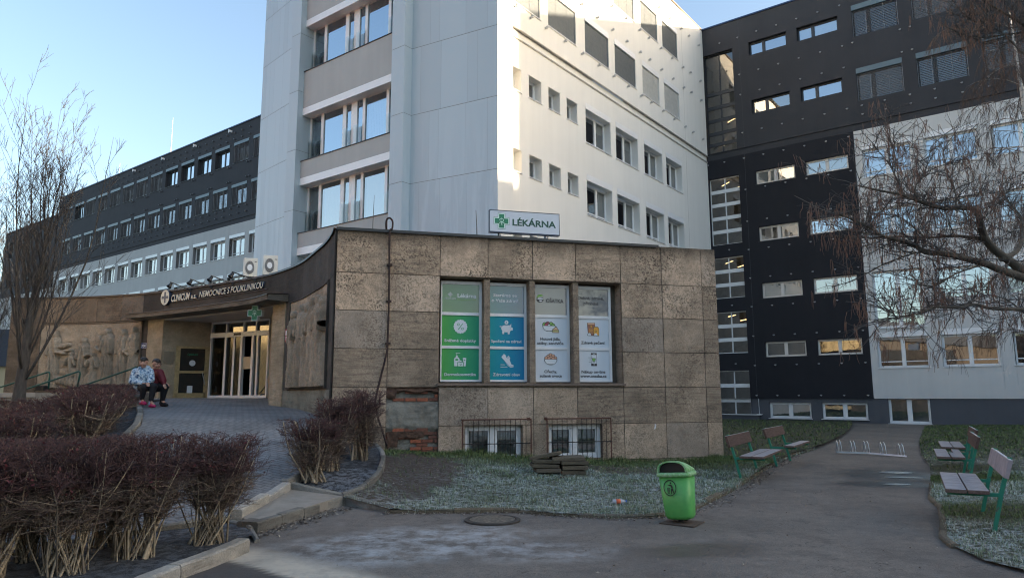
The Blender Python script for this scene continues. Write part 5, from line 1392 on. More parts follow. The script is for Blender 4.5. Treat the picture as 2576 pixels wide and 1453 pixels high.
def blades(name, pts, hgt, wid, frost, mt, seed=1, lean=.6):
    n = len(pts); g = np.random.default_rng(seed); P = np.asarray(pts)
    a = g.uniform(0, 2 * np.pi, n); d = np.stack([np.cos(a), np.sin(a), np.zeros(n)], 1); s_ = np.stack([-np.sin(a), np.cos(a), np.zeros(n)], 1)
    h = np.asarray(hgt)[:, None]; w = (np.asarray(wid) / 2)[:, None]; ln = (g.uniform(.2, 1., n) * lean)[:, None]
    up_ = np.array([0, 0, 1.])
    m = P + up_ * h * .6 + d * h * ln * .4; t = P + up_ * h * (.95 - ln * .35) + d * h * ln * 1.1
    V = np.stack([P - s_ * w, P + s_ * w, m + s_ * w * .8, m - s_ * w * .8, t], 1).reshape(-1, 3)
    b = np.arange(n) * 5
    F4 = np.stack([b, b + 1, b + 2, b + 3], 1); F3 = np.stack([b + 3, b + 2, b + 4], 1)
    fr_ = np.repeat(np.asarray(frost), 5) * np.tile([.35, .35, .9, .9, 1.2], n); sh = np.repeat(g.uniform(0, 1, n), 5)
    return link(name, np_mesh(name, V, F4, F3, [mt], (('frost', fr_), ('shade', sh))))
gm_ = NM('frosted_grass')
gc = gm_.mix(gm_.attr('shade'), (.06, .11, .035), (.17, .21, .08))
gm_.col(gm_.mix(gm_.math('MINIMUM', gm_.attr('frost'), .9), gc, (.62, .69, .66))); gm_.set(.8, 0, .3)
GRASS = gm_.mat
def scatter(o_poly, hf, n, ymin, ymax, seed, xr=None):
    g = random.Random(seed); xs = [p[0] for p in o_poly]; out = []
    x0, x1 = (min(xs), max(xs)) if xr is None else xr
    while n > 0:
        n -= 1
        x, y = g.uniform(x0, x1), g.uniform(ymin, ymax)
        if x < -.74 * y or x > .76 * y: continue
        if inpoly(x, y, o_poly): out.append((x, y, hf(x, y) - .01))
    return out
pts = scatter(lo2, hlawn, 75000, 9.4, 16.8, 4, (-2.6, 5.9)) + scatter(lo2, hlawn, 9000, 16.5, 42, 5, (3, 18))
keep = []; gg = random.Random(8)
for p in pts:
    if gg.random() > soilf(p[0], p[1]) * .93: keep.append(p)
fr_ = [frostf(p[0], p[1]) * gg.uniform(.0, 1.) for p in keep]
def tall_(p):
    q = MSi @ Vector((p[0], p[1], 0)); k = 1. + 1.1 * sstep(1.4, .2, -q.y) * (1 if p[1] < 17 else 0) * sstep(-1.7, -1.0, p[0]); return k * (.65 + .9 * max(0, nz(p[0], p[1], 0, 2.3) + .2) + .5 * max(0, nz(p[0], p[1], 3, 6.)))
hh = [gg.uniform(.035, .085) * tall_(p) * (1 if p[1] < 17 else 1.5) for p in keep]
ed_ = resample([(p[0], p[1] + .05) for p in LF[1:14]], .02)
for p in ed_:
    for _ in range(2):
        x, y = p[0] + gg.gauss(0, .05) - .02, p[1] + gg.gauss(.03, .05); keep.append((x, y, hz(x, y) + .01)); hh.append(gg.uniform(.03, .09) * max(.3, 1 + nz(x, y, 5, 2.))); fr_.append(gg.uniform(.2, .9))
o = blades('grass', keep, hh, [.006 if p[1] < 12 else (.009 if p[1] < 17 else .03) for p in keep], fr_, GRASS, 3, .9)
tag(o, 'frosty short grass in front of the pavilion', 'grass', kind='stuff')
pts = scatter(rl, hr, 70000, 4.6, 14, 6, (4, 11)) + scatter(rl, hr, 30000, 13, 34, 7, (7, 26))
fr_ = [frostf(p[0], p[1]) * gg.uniform(.0, 1.) for p in pts]
hh = [gg.uniform(.03, .08) * (.8 + .7 * max(0, nz(p[0], p[1], 0, 1.4) + .2)) * (1 if p[1] < 14 else 1.2) for p in pts]
o = blades('grass', pts, hh, [.006 if p[1] < 11 else (.012 if p[1] < 17 else .03) for p in pts], fr_, GRASS, 5, .9)
tag(o, 'frosty grass on the right behind the benches', 'grass', kind='stuff')
# dead leaves and chippings along the kerbs
LEAF = NM('dead_leaf'); LEAF.col(LEAF.mix(LEAF.attr('shade'), (.055, .035, .022), (.40, .36, .30))); LEAF.set(.85)
def litter(name, line, n, spread, size, seed, label, zf):
    g = random.Random(seed); V, F = [], []; sh = []
    Lr = resample(line, .1)
    for _ in range(n):
        p = Lr[g.randrange(len(Lr))]; x, y = p[0] + g.gauss(0, spread), p[1] + g.gauss(0, spread)
        a = g.uniform(0, 6.28); s_ = g.uniform(.4, 1.2) * size; c, s2 = math.cos(a) * s_, math.sin(a) * s_; e = g.uniform(.18, .6)
        z = zf(x, y) + .006; k = len(V)
        V += [(x - c, y - s2, z + g.uniform(0, .012)), (x + s2 * e, y - c * e, z + g.uniform(0, .02)), (x + c, y + s2, z + g.uniform(0, .015)), (x - s2 * e, y + c * e, z + g.uniform(0, .02))]
        F.append((k, k + 1, k + 2, k + 3)); sh += [g.random() ** 1.6] * 4
    o = link(name, np_mesh(name, np.array(V), np.array(F), np.zeros((0, 3)), [LEAF.mat], (('shade', sh),)))
    tag(o, label, 'leaves', kind='stuff')
litter('dead_leaves', [(-2.9, 8.3), (-2.75, 8.9), (-2.6, 9.5), (-2.45, 10.1), (-2.3, 10.35)], 420, .09, .03, 1, 'dead leaves at the foot of the broad kerb stones', lambda x, y: hz(x, y))
litter('dead_leaves', [(p[0], p[1] - .06) for p in LF[1:7]], 700, .05, .022, 2, 'frosty chippings along the front lawn kerb', lambda x, y: hz(x, y) + .0)
litter('dead_leaves', [(p[0] + .1, p[1] - .05) for p in LF[6:13]], 700, .09, .028, 3, 'pale chippings along the left edge of the path', lambda x, y: hz(x, y))
litter('dead_leaves', [(.5, 6.2), (3.6, 7), (4.4, 10), (5, 13), (1.5, 8.6), (0, 7.6)], 220, .8, .016, 4, 'scattered chippings on the asphalt', lambda x, y: hz(x, y))
litter('dead_leaves', [(1.4, 14.2), (2.5, 14.4), (2.9, 14.6)], 240, .28, .022, 5, 'brown leaves under the barred window', lambda x, y: hlawn(x, y) + .02)
litter('dead_leaves', [(-1.9, 11.2), (-1.2, 12.4), (-.8, 13.2)], 260, .5, .02, 6, 'frosty clods on the bare soil', lambda x, y: hlawn(x, y) + .005)
# ================================================================== plants
def twig_mesh(name, polys, rads, tones, mats, n=3, mi=None):
    """thin tubes for many twigs at once; polys are lists of points, rads (r0, r1)"""
    groups = {}
    for i, p in enumerate(polys): groups.setdefault(len(p), []).append(i)
    Vs, F4s, Ts, Ms, off = [], [], [], [], 0
    for k, ids in groups.items():
        P = np.array([polys[i] for i in ids], float); N = len(ids)
        r0 = np.array([rads[i][0] for i in ids]); r1 = np.array([rads[i][1] for i in ids])
        t = np.empty_like(P); t[:, 1:-1] = P[:, 2:] - P[:, :-2]; t[:, 0] = P[:, 1] - P[:, 0]; t[:, -1] = P[:, -1] - P[:, -2]
        t /= np.linalg.norm(t, axis=2, keepdims=True) + 1e-9
        ref = np.where(np.abs(t[:, :1, 2:3]) > .8, np.array([[[1., 0, 0]]]), np.array([[[0, 0, 1.]]])); ref = np.broadcast_to(ref, t.shape)
        a = np.cross(t, ref); a /= np.linalg.norm(a, axis=2, keepdims=True) + 1e-9; b = np.cross(t, a)
        f = np.linspace(0, 1, k)[None, :]; r = r0[:, None] * (1 - f) + r1[:, None] * f
        g = 2 * np.pi * np.arange(n) / n
        ring = P[:, :, None, :] + r[:, :, None, None] * (np.cos(g)[None, None, :, None] * a[:, :, None, :] + np.sin(g)[None, None, :, None] * b[:, :, None, :])
        Vs.append(ring.reshape(-1, 3))
        base = off + (np.arange(N) * k * n)[:, None, None] + (np.arange(k - 1) * n)[None, :, None]
        j = np.arange(n)[None, None, :]; j2 = (np.arange(n) + 1) % n; j2 = j2[None, None, :]
        F4s.append(np.stack([base + j, base + j2, base + n + j2, base + n + j], -1).reshape(-1, 4))
        Ts.append(np.repeat(np.array([tones[i] for i in ids]), k * n)); off += N * k * n
    me = np_mesh(name, np.concatenate(Vs), np.concatenate(F4s), np.zeros((0, 3)), mats, (('shade', np.concatenate(Ts)),))
    me.polygons.foreach_set('use_smooth', [True] * len(me.polygons))
    return me
def rvec(g, z0=-1, z1=1):
    a = g.uniform(0, 2 * math.pi); z = g.uniform(z0, z1); r = math.sqrt(max(0, 1 - z * z)); return np.array([r * math.cos(a), r * math.sin(a), z])
def norm(v): return v / (np.linalg.norm(v) + 1e-9)

BARB = NM('barberry_bark')
BARB.col(BARB.mix(1., BARB.ramp(BARB.attr('shade'), [(0, (.085, .036, .038)), (.3, (.105, .068, .058)), (.6, (.19, .15, .112)), (1., (.44, .36, .25))]), BARB.ramp(BARB.noise(25, 3), [(.3, .7), (.7, 1.25)]), 'MULTIPLY')); BARB.set(.85)
BLEAF = plain('barberry_leaf', (.10, .010, .016), .6, var=.4, scale=30)
def shrub_mesh(seed, h, rx, ry, nst=30, n2=15, n3=5, thick=1., bare=.42, base_r=.16):
    g = random.Random(seed); P, Rr, Tn = [], [], []; leaves = []
    for _ in range(nst):
        tz = h * g.uniform(.70, 1.0)
        end = np.array([rx * g.uniform(-1, 1), ry * g.uniform(-1, 1), tz]); side = g.random() < .5; b = g.uniform(0, 6.283); q = base_r * math.sqrt(g.random()); s_ = np.array([q * math.cos(b), q * math.sin(b), 0.])
        bow = np.array([end[0] * .12, end[1] * .12, h * .05]) + rvec(g) * .05; end[:2] = end[:2] * (1 if side else .6)
        pts = [s_ + (end - s_) * t + bow * math.sin(t * math.pi) * g.uniform(.6, 1.1) + rvec(g) * .012 for t in (0, .22, .45, .7, 1.)]
        r0 = g.choice([.006, .008, .011, .014, .018]) * thick; P.append(pts); Rr.append((r0, r0 * .38)); Tn.append(g.uniform(.6, 1.))
        A = np.array(pts)
        for _2 in range(n2):
            t = g.uniform(bare, 1.) ** .9; f = t * 4; i = min(3, int(f)); p = A[i] + (A[i + 1] - A[i]) * (f - i)
            d = norm(np.array([p[0] * .8, p[1] * .8, .25]) + rvec(g, -.5, 1) * .9); L = g.uniform(.10, .30)
            e = p + d * L; e[2] = min(e[2], h * (1 + g.uniform(-.02, .05)))
            k = max(abs(e[0]) / (rx * 1.12), abs(e[1]) / (ry * 1.12), 1.) if g.random() < .9 else 1.; e[0] /= k; e[1] /= k
            m = (p + e) / 2 + rvec(g) * .02; P.append([p, m, e]); Rr.append((.0042 * thick, .0018 * thick)); Tn.append(g.uniform(.3, .8) if e[2] < h * .68 else g.uniform(0., .35))
            for _3 in range(n3):
                u = g.uniform(.25, 1.); p2 = p + (e - p) * u; d2 = norm(d * .5 + rvec(g, -.3, 1)); e2 = p2 + d2 * g.uniform(.05, .15); e2[2] = min(e2[2], h * (1 + g.uniform(-.01, .06)))
                P.append([p2, (p2 + e2) / 2 + rvec(g) * .008, e2]); Rr.append((.0026 * thick, .0014 * thick)); Tn.append(g.uniform(.2, .6) if e2[2] < h * .68 else g.uniform(0., .22))
                if e2[2] > h * .6 and g.random() < .012: leaves.append(e2)
    me = twig_mesh('barberry_shrub', P, Rr, Tn, [BARB.mat])
    mb = MB()
    for p in leaves:
        for _ in range(3):
            d = rvec(g) * .016; q = rvec(g) * .010; c = p + rvec(g) * .03; mb.quad(c - d, c + q, c + d, c - q)
    return me, (mb.mesh('red_leaves', BLEAF) if mb.f else None)
near = [shrub_mesh(i, 1.10, .50, .44, 50, 21, 6, 1., .34, .20) for i in (1, 2, 3)]
mid = [shrub_mesh(i + 10, .75, .60, .5, 34, 17, 5, 1.5, .12) for i in (1, 2)]
bedsh = [shrub_mesh(i + 20, 1.05, .36, .36, 38, 19, 6, 1.15, .16) for i in (1, 2)]
def shrub(src, k, p, sx, sz, rot, label, group):
    me, lf = src[k % len(src)]
    o = link('barberry_shrub', me); o.location = p; o.rotation_euler = (0, 0, rot); o.scale = (sx, sx, sz)
    tag(o, label, 'shrub', group)
    if lf: link('red_leaves', lf, o)
NEARP = [(-3.2, 7.7, 1., 1.0, 0, 'clipped leafless barberry at the right end of the near hedge, next to the ramp'),
         (-3.62, 7.05, 1., 1.02, 2.1, 'second clipped barberry from the right in the near hedge'),
         (-3.92, 6.45, 1., 1.02, 4.0, 'third clipped barberry from the right in the near hedge, thick pale stems at its foot'),
         (-4.42, 6.1, 1.05, 1.02, .9, 'clipped barberry left of the middle of the near hedge, many stems'),
         (-4.55, 6.9, 1., 1.0, 3.0, 'clipped barberry in the second row at the left of the near hedge'),
         (-5.05, 6.55, 1.1, 1.0, 5.2, 'clipped barberry cut by the left edge of the photo in the near hedge'),
         (-4.15, 7.5, .95, .98, 1.2, 'clipped barberry behind the middle of the near hedge beside the paving')]
for i, (x, y, sx, sz, rt, lb) in enumerate(NEARP): shrub(near, i, (x, y, .06), sx, sz, rt, lb, 'barberries of the near hedge')
MIDP = [(-10.35, 18.3, 1.26, 1.86, 'farthest clipped barberry of the hedge by the ramp, right behind the seated people'), (-9.75, 17.0, 1.2, 1.84, 'second farthest barberry of the hedge beside the ramp'),
        (-9.1, 15.7, 1.1, 1.80, 'barberry in the middle of the hedge beside the ramp'), (-8.45, 14.5, 1.0, 1.74, 'barberry of the ramp hedge just below its middle'),
        (-7.85, 13.4, .9, 1.68, 'second nearest barberry of the hedge beside the ramp'), (-7.35, 12.35, .78, 1.58, 'nearest barberry of the hedge beside the ramp, overhanging its kerb'),
        (-9.9, 14.9, .75, 1.52, 'reddish barberry on the slope below the bare tree'), (-9.2, 13.5, .6, 1.40, 'reddish barberry lower on the slope below the bare tree'), (-8.4, 12.2, .5, 1.36, 'barberry on the slope left of the ramp hedge end'),
        (-10.6, 13.6, .45, 1.22, 'leftmost reddish barberry on the slope'), (-9.9, 12.2, .4, 1.2, 'low barberry at the left edge behind the near hedge'), (-7.6, 11.0, .45, 1.3, 'barberry behind the near hedge, left of the paving')]
for i, (x, y, z0, z1, lb) in enumerate(MIDP): shrub(mid, i, (x, y, z0 - .05), 1.15, (z1 - z0 + .05) / .75, i * 1.7, lb, 'barberries of the hedge beside the ramp')
for i, (x, y, z0, z1, lb) in enumerate([(-3.0, 10.95, .30, 1.22, 'small loose barberry at the front of the frosty black bed'), (-2.95, 11.75, .38, 1.52, 'middle barberry of the three in the frosty black bed'), (-2.68, 12.65, .46, 1.66, 'tallest clipped barberry in the frosty black bed, against the stone wall')]):
    shrub(bedsh, i, (x, y, z0), 1.0 if i else 1.1, (z1 - z0) / 1.05, i * 2., lb, 'barberries in the frosty black bed')

BARK = NM('grey_bark'); BARK.col(BARK.mix(1., BARK.ramp(BARK.attr('shade'), [(0, (.07, .062, .055)), (.5, (.14, .13, .11)), (1, (.2, .19, .155))]), BARK.ramp(BARK.noise(14, 5, .7, BARK.mapping((1, 1, .25))), [(.3, .6), (.7, 1.35)]), 'MULTIPLY')); BARK.set(.9); BARK.bump(BARK.noise(30, 4, .7, BARK.mapping((1, 1, .2))), .7, .03)
TWIG = NM('twig_bark'); TWIG.col(TWIG.ramp(TWIG.attr('shade'), [(0, (.052, .048, .046)), (1, (.14, .125, .115))])); TWIG.set(.85)
def branch(g, p, d, L, wig, up, n=5):
    pts = [np.array(p, float)]; d = norm(np.array(d, float))
    for i in range(n - 1):
        d = norm(d + rvec(g) * wig + np.array([0, 0, up])); pts.append(pts[-1] + d * L / (n - 1))
    return pts
def along(pts, t):
    f = t * (len(pts) - 1); i = min(len(pts) - 2, int(f)); return pts[i] + (pts[i + 1] - pts[i]) * (f - i), norm(pts[i + 1] - pts[i])
# bare tree on the left: a trunk that soon divides into many steeply rising limbs
def bare_tree(seed, H, nl=26, lean=.30, z0=.17):
    g = random.Random(seed); k = H / 8.3
    trunk = [np.array(p) for p in ((0, 0, -.2), (.0, 0, .15), (.02, 0, H * .10), (.06, .02, H * .2), (.10, .0, H * .32), (.22, .02, H * .46), (.36, 0, H * .60))]
    mb = MB(); mb.tube(trunk, [.27 * k, .175 * k, .14 * k, .125 * k, .10 * k, .07 * k, .02 * k], 9)
    P, Rr, Tn = [], [], []
    for i in range(nl):
        t = z0 / .6 + (1 - z0 / .6) * (i / (nl - 1)) ** .85; p, _ = along(trunk, min(.995, t))
        a = i * 2.4 + g.uniform(-.5, .5); out = g.uniform(.28, .60) * (1.25 - .75 * t) / .42 * lean
        d = np.array([math.cos(a) * out, math.sin(a) * out, 1.]); top = H * g.uniform(.62, 1.0) if t < .8 else H * g.uniform(.86, 1.03)
        L = max(1.2, (top - p[2]) * 1.08); r0 = (.046 - .024 * t) * k * g.uniform(.75, 1.15); b = [p]; dd = norm(d * np.array([1.9, 1.9, 1.]))
        for q in range(8): dd = norm(dd + np.array([-dd[0] * .16, -dd[1] * .16, .10]) + rvec(g) * .075); b.append(b[-1] + dd * L / 8)
        mb.tube(b, [r0 * (1 - .93 * (q / 8) ** .85) for q in range(9)], 6)
        for j in range(17):
            tt = g.uniform(.10, .98); p2, d2 = along(b, tt); e = norm(d2 + rvec(g, -.1, .5) * .62); L2 = L * g.uniform(.16, .40) * (1.12 - tt * .75); b2 = branch(g, p2, e, L2, .07, .05, 5)
            P.append(b2); Rr.append((max(.0055 * k, r0 * .26 * (1 - tt * .5)), .0035 * k)); Tn.append(g.uniform(.1, .5))
            for m in range(5):
                p3, d3 = along(b2, g.uniform(.15, 1.)); e3 = norm(d3 + rvec(g, -.2, .6) * .6); b3 = branch(g, p3, e3, L2 * g.uniform(.22, .48), .09, .03, 4)
                P.append(b3); Rr.append((.0060 * k, .0032 * k)); Tn.append(g.uniform(0, .9))
                p4, d4 = along(b3, g.uniform(.3, .9)); P.append(branch(g, p4, norm(d4 + rvec(g, -.2, .6) * .7), L2 * g.uniform(.10, .22), .08, .02, 3)); Rr.append((.0045 * k, .0026 * k)); Tn.append(g.uniform(0, 1.))
    return mb.mesh('trunk', [BARK.mat], True), twig_mesh('crown', P, Rr, Tn, [TWIG.mat])
tm, cm = bare_tree(5, 8.3)
def tree(p, s, rot, label, ms=(tm, cm), group=None, cat='tree', name='bare_tree'):
    o = empty(name, p, label, cat, group); o.rotation_euler = (0, 0, rot); o.scale = (s, s, s)
    link('trunk', ms[0], o); link('crown', ms[1], o); return o
tree((-11.62, 16.8, 1.25), .85, 0., 'tall bare tree with steep rising limbs at the left, in front of the low wall')
tm2, cm2 = bare_tree(9, 8.0, 20, .42, .12)
tree((-19.5, 24.6, 1.2), .95, 1., 'dark bare tree beyond the left end of the curved wall, cut by the photo edge', (tm2, cm2))
tree((-24., 31., .5), 1.1, 2., 'far bare tree low at the left edge, behind the other bare trees', (tm2, cm2))
# catalpa reaching in from the right: limbs followed at their own distances, hanging pods
CB = NM('catalpa_bark'); CB.col(CB.mix(1., CB.ramp(CB.attr('shade'), [(0, (.085, .072, .055)), (1, (.20, .175, .12))]), CB.ramp(CB.noise(9, 5, .7), [(.3, .6), (.7, 1.3)]), 'MULTIPLY')); CB.set(.9); CB.bump(CB.noise(40, 4, .7), .6, .02)
POD = plain('dry_pod', (.19, .105, .07), .75, var=.4, scale=9)
def c5(x, y, D): return np.array(at((3300 + x * .4818) * .644, (500 + y * .4818) * .644, D))
def c6(x, y, D): return np.array(at((3300 + x * .4818) * .644, (1100 + y * .4818) * .644, D))
def c4_(x, y, D): return np.array(at((3300 + x * .4818) * .644, (y * .4818) * .644, D))
base = np.array([11.9, 13.4, 0.]); crot = np.array([10.9, 13.2, 3.0])
cat = empty('catalpa_tree', base, 'spreading catalpa with long brown hanging pods reaching in from the right', 'tree')
LIM = [([crot, c5(1600, 1290, 13.2), c5(1453, 1170, 13.), c5(1340, 1080, 12.9), c5(1230, 1000, 12.8), c5(1140, 900, 12.7), c5(1100, 780, 12.6), c5(1085, 700, 12.5), c5(1050, 655, 12.4), c5(900, 645, 12.2), c5(800, 650, 12.1), c5(680, 620, 12.), c5(590, 590, 11.9), c5(480, 545, 11.8), c5(300, 510, 11.7), c5(120, 470, 11.6)], .105, .012),
       ([crot, c5(1600, 1290, 13.0), c5(1453, 1215, 12.8), c5(1250, 1145, 12.6), c5(1140, 1100, 12.5), c5(950, 1050, 12.3), c5(800, 1015, 12.1), c5(650, 1005, 12.), c5(560, 945, 11.9), c5(430, 905, 11.8), c5(300, 870, 11.7), c5(180, 795, 11.6), c5(60, 740, 11.5), c5(-60, 690, 11.4)], .095, .010),
       ([c5(1140, 900, 12.7), c5(1000, 885, 12.8), c5(880, 875, 12.9), c5(650, 890, 13.), c5(480, 880, 13.1), c5(200, 892, 13.2)], .045, .008),
       ([c5(1270, 1060, 12.8), c5(1390, 1000, 13.2), c5(1440, 880, 13.6), c5(1440, 780, 13.9), c5(1410, 700, 14.1), c5(1300, 560, 14.4), c5(1250, 470, 14.6)], .055, .012),
       ([c6(1600, 230, 12.), c6(1453, 222, 11.8), c6(1200, 215, 11.5), c6(1050, 185, 11.3), c6(950, 205, 11.2), c6(820, 206, 11.1), c6(720, 205, 11.), c6(640, 240, 10.9), c6(560, 265, 10.8), c6(430, 290, 10.7), c6(380, 250, 10.7), c6(330, 322, 10.6)], .040, .004),
       ([c5(480, 545, 11.8), c5(400, 370, 11.9), c5(350, 280, 12.), c5(220, 130, 12.1)], .018, .006), ([c5(400, 370, 11.9), c5(410, 240, 12.), c5(360, 60, 12.1)], .014, .005),
       ([c5(590, 590, 11.9), c5(570, 480, 12.), c5(650, 350, 12.1), c5(700, 150, 12.3)], .018, .005), ([c5(900, 645, 12.2), c5(890, 500, 12.4), c5(820, 330, 12.6), c5(800, 180, 12.8)], .018, .005),
       ([c5(650, 1005, 12.), c5(540, 1020, 12.1), c5(300, 1110, 12.2), c5(160, 1190, 12.3)], .018, .006), ([c5(1140, 1100, 12.5), c5(900, 1180, 12.2), c5(760, 1270, 12.), c5(650, 1300, 11.9)], .018, .005),
       ([c5(650, 890, 13.), c5(480, 740, 13.2), c5(350, 700, 13.3), c5(180, 690, 13.4)], .014, .005), ([c5(300, 870, 11.7), c5(150, 850, 11.6), c5(0, 880, 11.5)], .014, .005),
       ([crot, c4_(1750, 900, 14.), c4_(1620, 500, 14.5), c4_(1500, 250, 14.6), c4_(1250, 80, 14.6), c4_(1000, -60, 14.6)], .07, .012), ([c4_(1500, 250, 14.6), c4_(1250, 290, 14.5), c4_(1050, 300, 14.4), c4_(800, 210, 14.3)], .022, .005),
       ([c4_(1250, 80, 14.6), c4_(1100, 180, 14.5), c4_(960, 110, 14.4), c4_(830, -60, 14.3)], .020, .006), ([c4_(1620, 500, 14.5), c4_(1453, 440, 14.4), c4_(1300, 290, 14.3), c4_(1180, 210, 14.3)], .020, .006),
       ([c6(1600, 330, 12.5), c6(1453, 250, 12.4), c6(1320, 150, 12.2), c6(1150, 110, 12.), c6(960, 200, 11.9)], .022, .005)]
g = random.Random(4); mb = MB(); P, Rr, Tn = [], [], []; PP, PR_, PT = [], [], []
def crs(pts, m=4):
    out = []; n = len(pts)
    for i in range(n - 1):
        p0, p1, p2, p3 = pts[max(0, i - 1)], pts[i], pts[i + 1], pts[min(n - 1, i + 2)]
        for q in range(m):
            t = q / m; out.append(.5 * ((2 * p1) + (-p0 + p2) * t + (2 * p0 - 5 * p1 + 4 * p2 - p3) * t * t + (-p0 + 3 * p1 - 3 * p2 + p3) * t ** 3))
    return out + [pts[-1]]
mb.tube([np.array([0, 0, -.2]), np.array([-.2, 0, .6]), np.array([-.5, -.1, 1.8]), crot - base], [.26, .19, .17, .15], 10)
def pods(p, n):
    for _ in range(n):
        L = g.uniform(.16, .34); q = np.array(p) + rvec(g) * .03; d = np.array([g.gauss(0, .16), g.gauss(0, .16), -1.]); e = q + d * L; PP.append([q, q + (e - q) * .33 + rvec(g) * .012, q + (e - q) * .67 + rvec(g) * .018, e]); r_ = g.uniform(.0045, .0065); PR_.append((r_, r_ * .55)); PT.append(g.random())
for li, (pts, r0, r1) in enumerate(LIM):
    C = [c - base for c in crs(pts)]; n = len(C); big = r0 > .03
    mb.tube(C, [r0 + (r1 - r0) * (q / (n - 1)) ** .8 for q in range(n)], 8 if big else 5)
    Ltot = sum(np.linalg.norm(C[i + 1] - C[i]) for i in range(n - 1))
    for _ in range(int(Ltot * (11 if big else 14))):
        t = g.uniform(.28 if big else .1, 1.); p, d = along(C, t)
        e = norm(d * .55 + rvec(g, -.45, .9)); b = branch(g, p, e, g.uniform(.35, 1.0), .22, .03, 5); P.append(b); Rr.append((.0095, .004)); Tn.append(g.uniform(.1, .7))
        for _2 in range(5):
            p2, d2 = along(b, g.uniform(.2, 1.)); b2 = branch(g, p2, norm(d2 * .6 + rvec(g, -.6, .8)), g.uniform(.15, .5), .25, -.02, 4); P.append(b2); Rr.append((.0055, .0028)); Tn.append(g.uniform(0, .6))
            if g.random() < .42: pods(b2[-1], g.choice([1, 2, 2, 3, 4]))
        if g.random() < .35: pods(b[-1], g.choice([2, 3, 4, 5]))
    if not big: pods(C[-1], 5)
link('trunk', mb.mesh('trunk', [CB.mat], True), cat); link('crown', twig_mesh('crown', P, Rr, Tn, [TWIG.mat]), cat); o = link('seed_pods', twig_mesh('seed_pods', PP, PR_, PT, [POD]), cat)
o['kind'] = 'stuff'
# birch behind it
BB = NM('birch_bark'); zz = BB.noise(6, 4, .7, BB.mapping((1, 1, 3.)))
BB.col(BB.mix(BB.ramp(zz, [(.55, 0.), (.66, 1.)]), (.50, .47, .43), (.05, .045, .04))); BB.set(.8)
CATK = plain('birch_twig', (.085, .055, .042), .85, var=.4)
bb = np.array([16.2, 20.6, 0.]); bt = empty('birch_tree', bb, 'pale barked birch with fine drooping twigs in the upper right corner', 'tree')
mb = MB(); tr = [np.array([0, 0, -.1]), np.array([-.05, 0, 2]), np.array([-.15, 0, 5]), np.array([-.25, 0, 7.5]), np.array([-.45, 0, 10]), np.array([-.6, 0, 13.5])]
mb.tube(tr, [.19, .15, .13, .105, .07, .015], 8)
g = random.Random(14); P, Rr, Tn = [], [], []
for i in range(40):
    t = .26 + .72 * i / 40; p, d = along(tr, t); a = g.uniform(0, 6.28) if i % 3 else math.pi + g.uniform(-.6, .6); L = g.uniform(1.4, 3.3) * (1.15 - .5 * t)
    b = [p]; dd = np.array([math.cos(a), math.sin(a), 1.0]); dd = norm(dd)
    for q in range(7): dd = norm(dd + np.array([0, 0, -.22]) + rvec(g) * .08); b.append(b[-1] + dd * L / 6)
    r0 = .030 * (1.2 - t); mb.tube(b, [r0 * (1 - .85 * q / 7) for q in range(8)], 5)
    for j in range(20):
        p2, d2 = along(b, g.uniform(.15, 1.)); e = norm(d2 * .6 + rvec(g, -.5, .5) * .8); b2 = [p2]; e2 = e
        for q in range(4): e2 = norm(e2 + np.array([0, 0, -.32])); b2.append(b2[-1] + e2 * g.uniform(.12, .22))
        P.append(b2); Rr.append((.007, .0045)); Tn.append(g.random())
        for m in range(5):
            p3, d3 = along(b2, g.uniform(.2, 1.)); b3 = [p3]; e3 = norm(d3 + rvec(g, -.8, .1) * .7)
            for q in range(3): e3 = norm(e3 + np.array([0, 0, -.5])); b3.append(b3[-1] + e3 * g.uniform(.08, .2))
            P.append(b3); Rr.append((.0048, .0036)); Tn.append(g.random())
link('trunk', mb.mesh('trunk', [BB.mat], True), bt); link('crown', twig_mesh('crown', P, Rr, Tn, [CATK]), bt)
# ================================================================== furniture, signs, fittings
# -------- benches
GPAINT = NM('worn_green_paint'); GPAINT.col(GPAINT.mix(GPAINT.ramp(GPAINT.noise(16, 5, .7), [(.58, 0.), (.68, 1.)]), (.02, .20, .125), (.10, .075, .055))); GPAINT.set(.55)
WOODB = NM('bench_back_wood'); gr = WOODB.noise(5, 6, .7, WOODB.mapping((.6, 9, 9)), .4); WOODB.col(WOODB.ramp(gr, [(.3, (.050, .028, .022)), (.7, (.14, .085, .068))])); WOODB.set(.8); WOODB.bump(gr, .4, .01)
WOODS = NM('frosty_seat_wood'); gr = WOODS.noise(5, 6, .7, WOODS.mapping((.6, 9, 9)), .4); cs = WOODS.ramp(gr, [(.3, (.075, .05, .042)), (.7, (.17, .12, .10))])
nmz = WOODS.nt.nodes.new('ShaderNodeNewGeometry'); sz = WOODS.nt.nodes.new('ShaderNodeSeparateXYZ'); WOODS.L(nmz.outputs['Normal'], sz.inputs[0])
WOODS.col(WOODS.mix(WOODS.math('MULTIPLY', WOODS.ramp(sz.outputs[2], [(.7, 0.), (.9, 1.)]), WOODS.ramp(WOODS.noise(7, 6, .7), [(.30, .45), (.6, .9)])), cs, (.40, .385, .40))); WOODS.set(.85)
FBACK = plain('frosty_back_wood', (.33, .285, .30), .85, var=.25, scale=7)
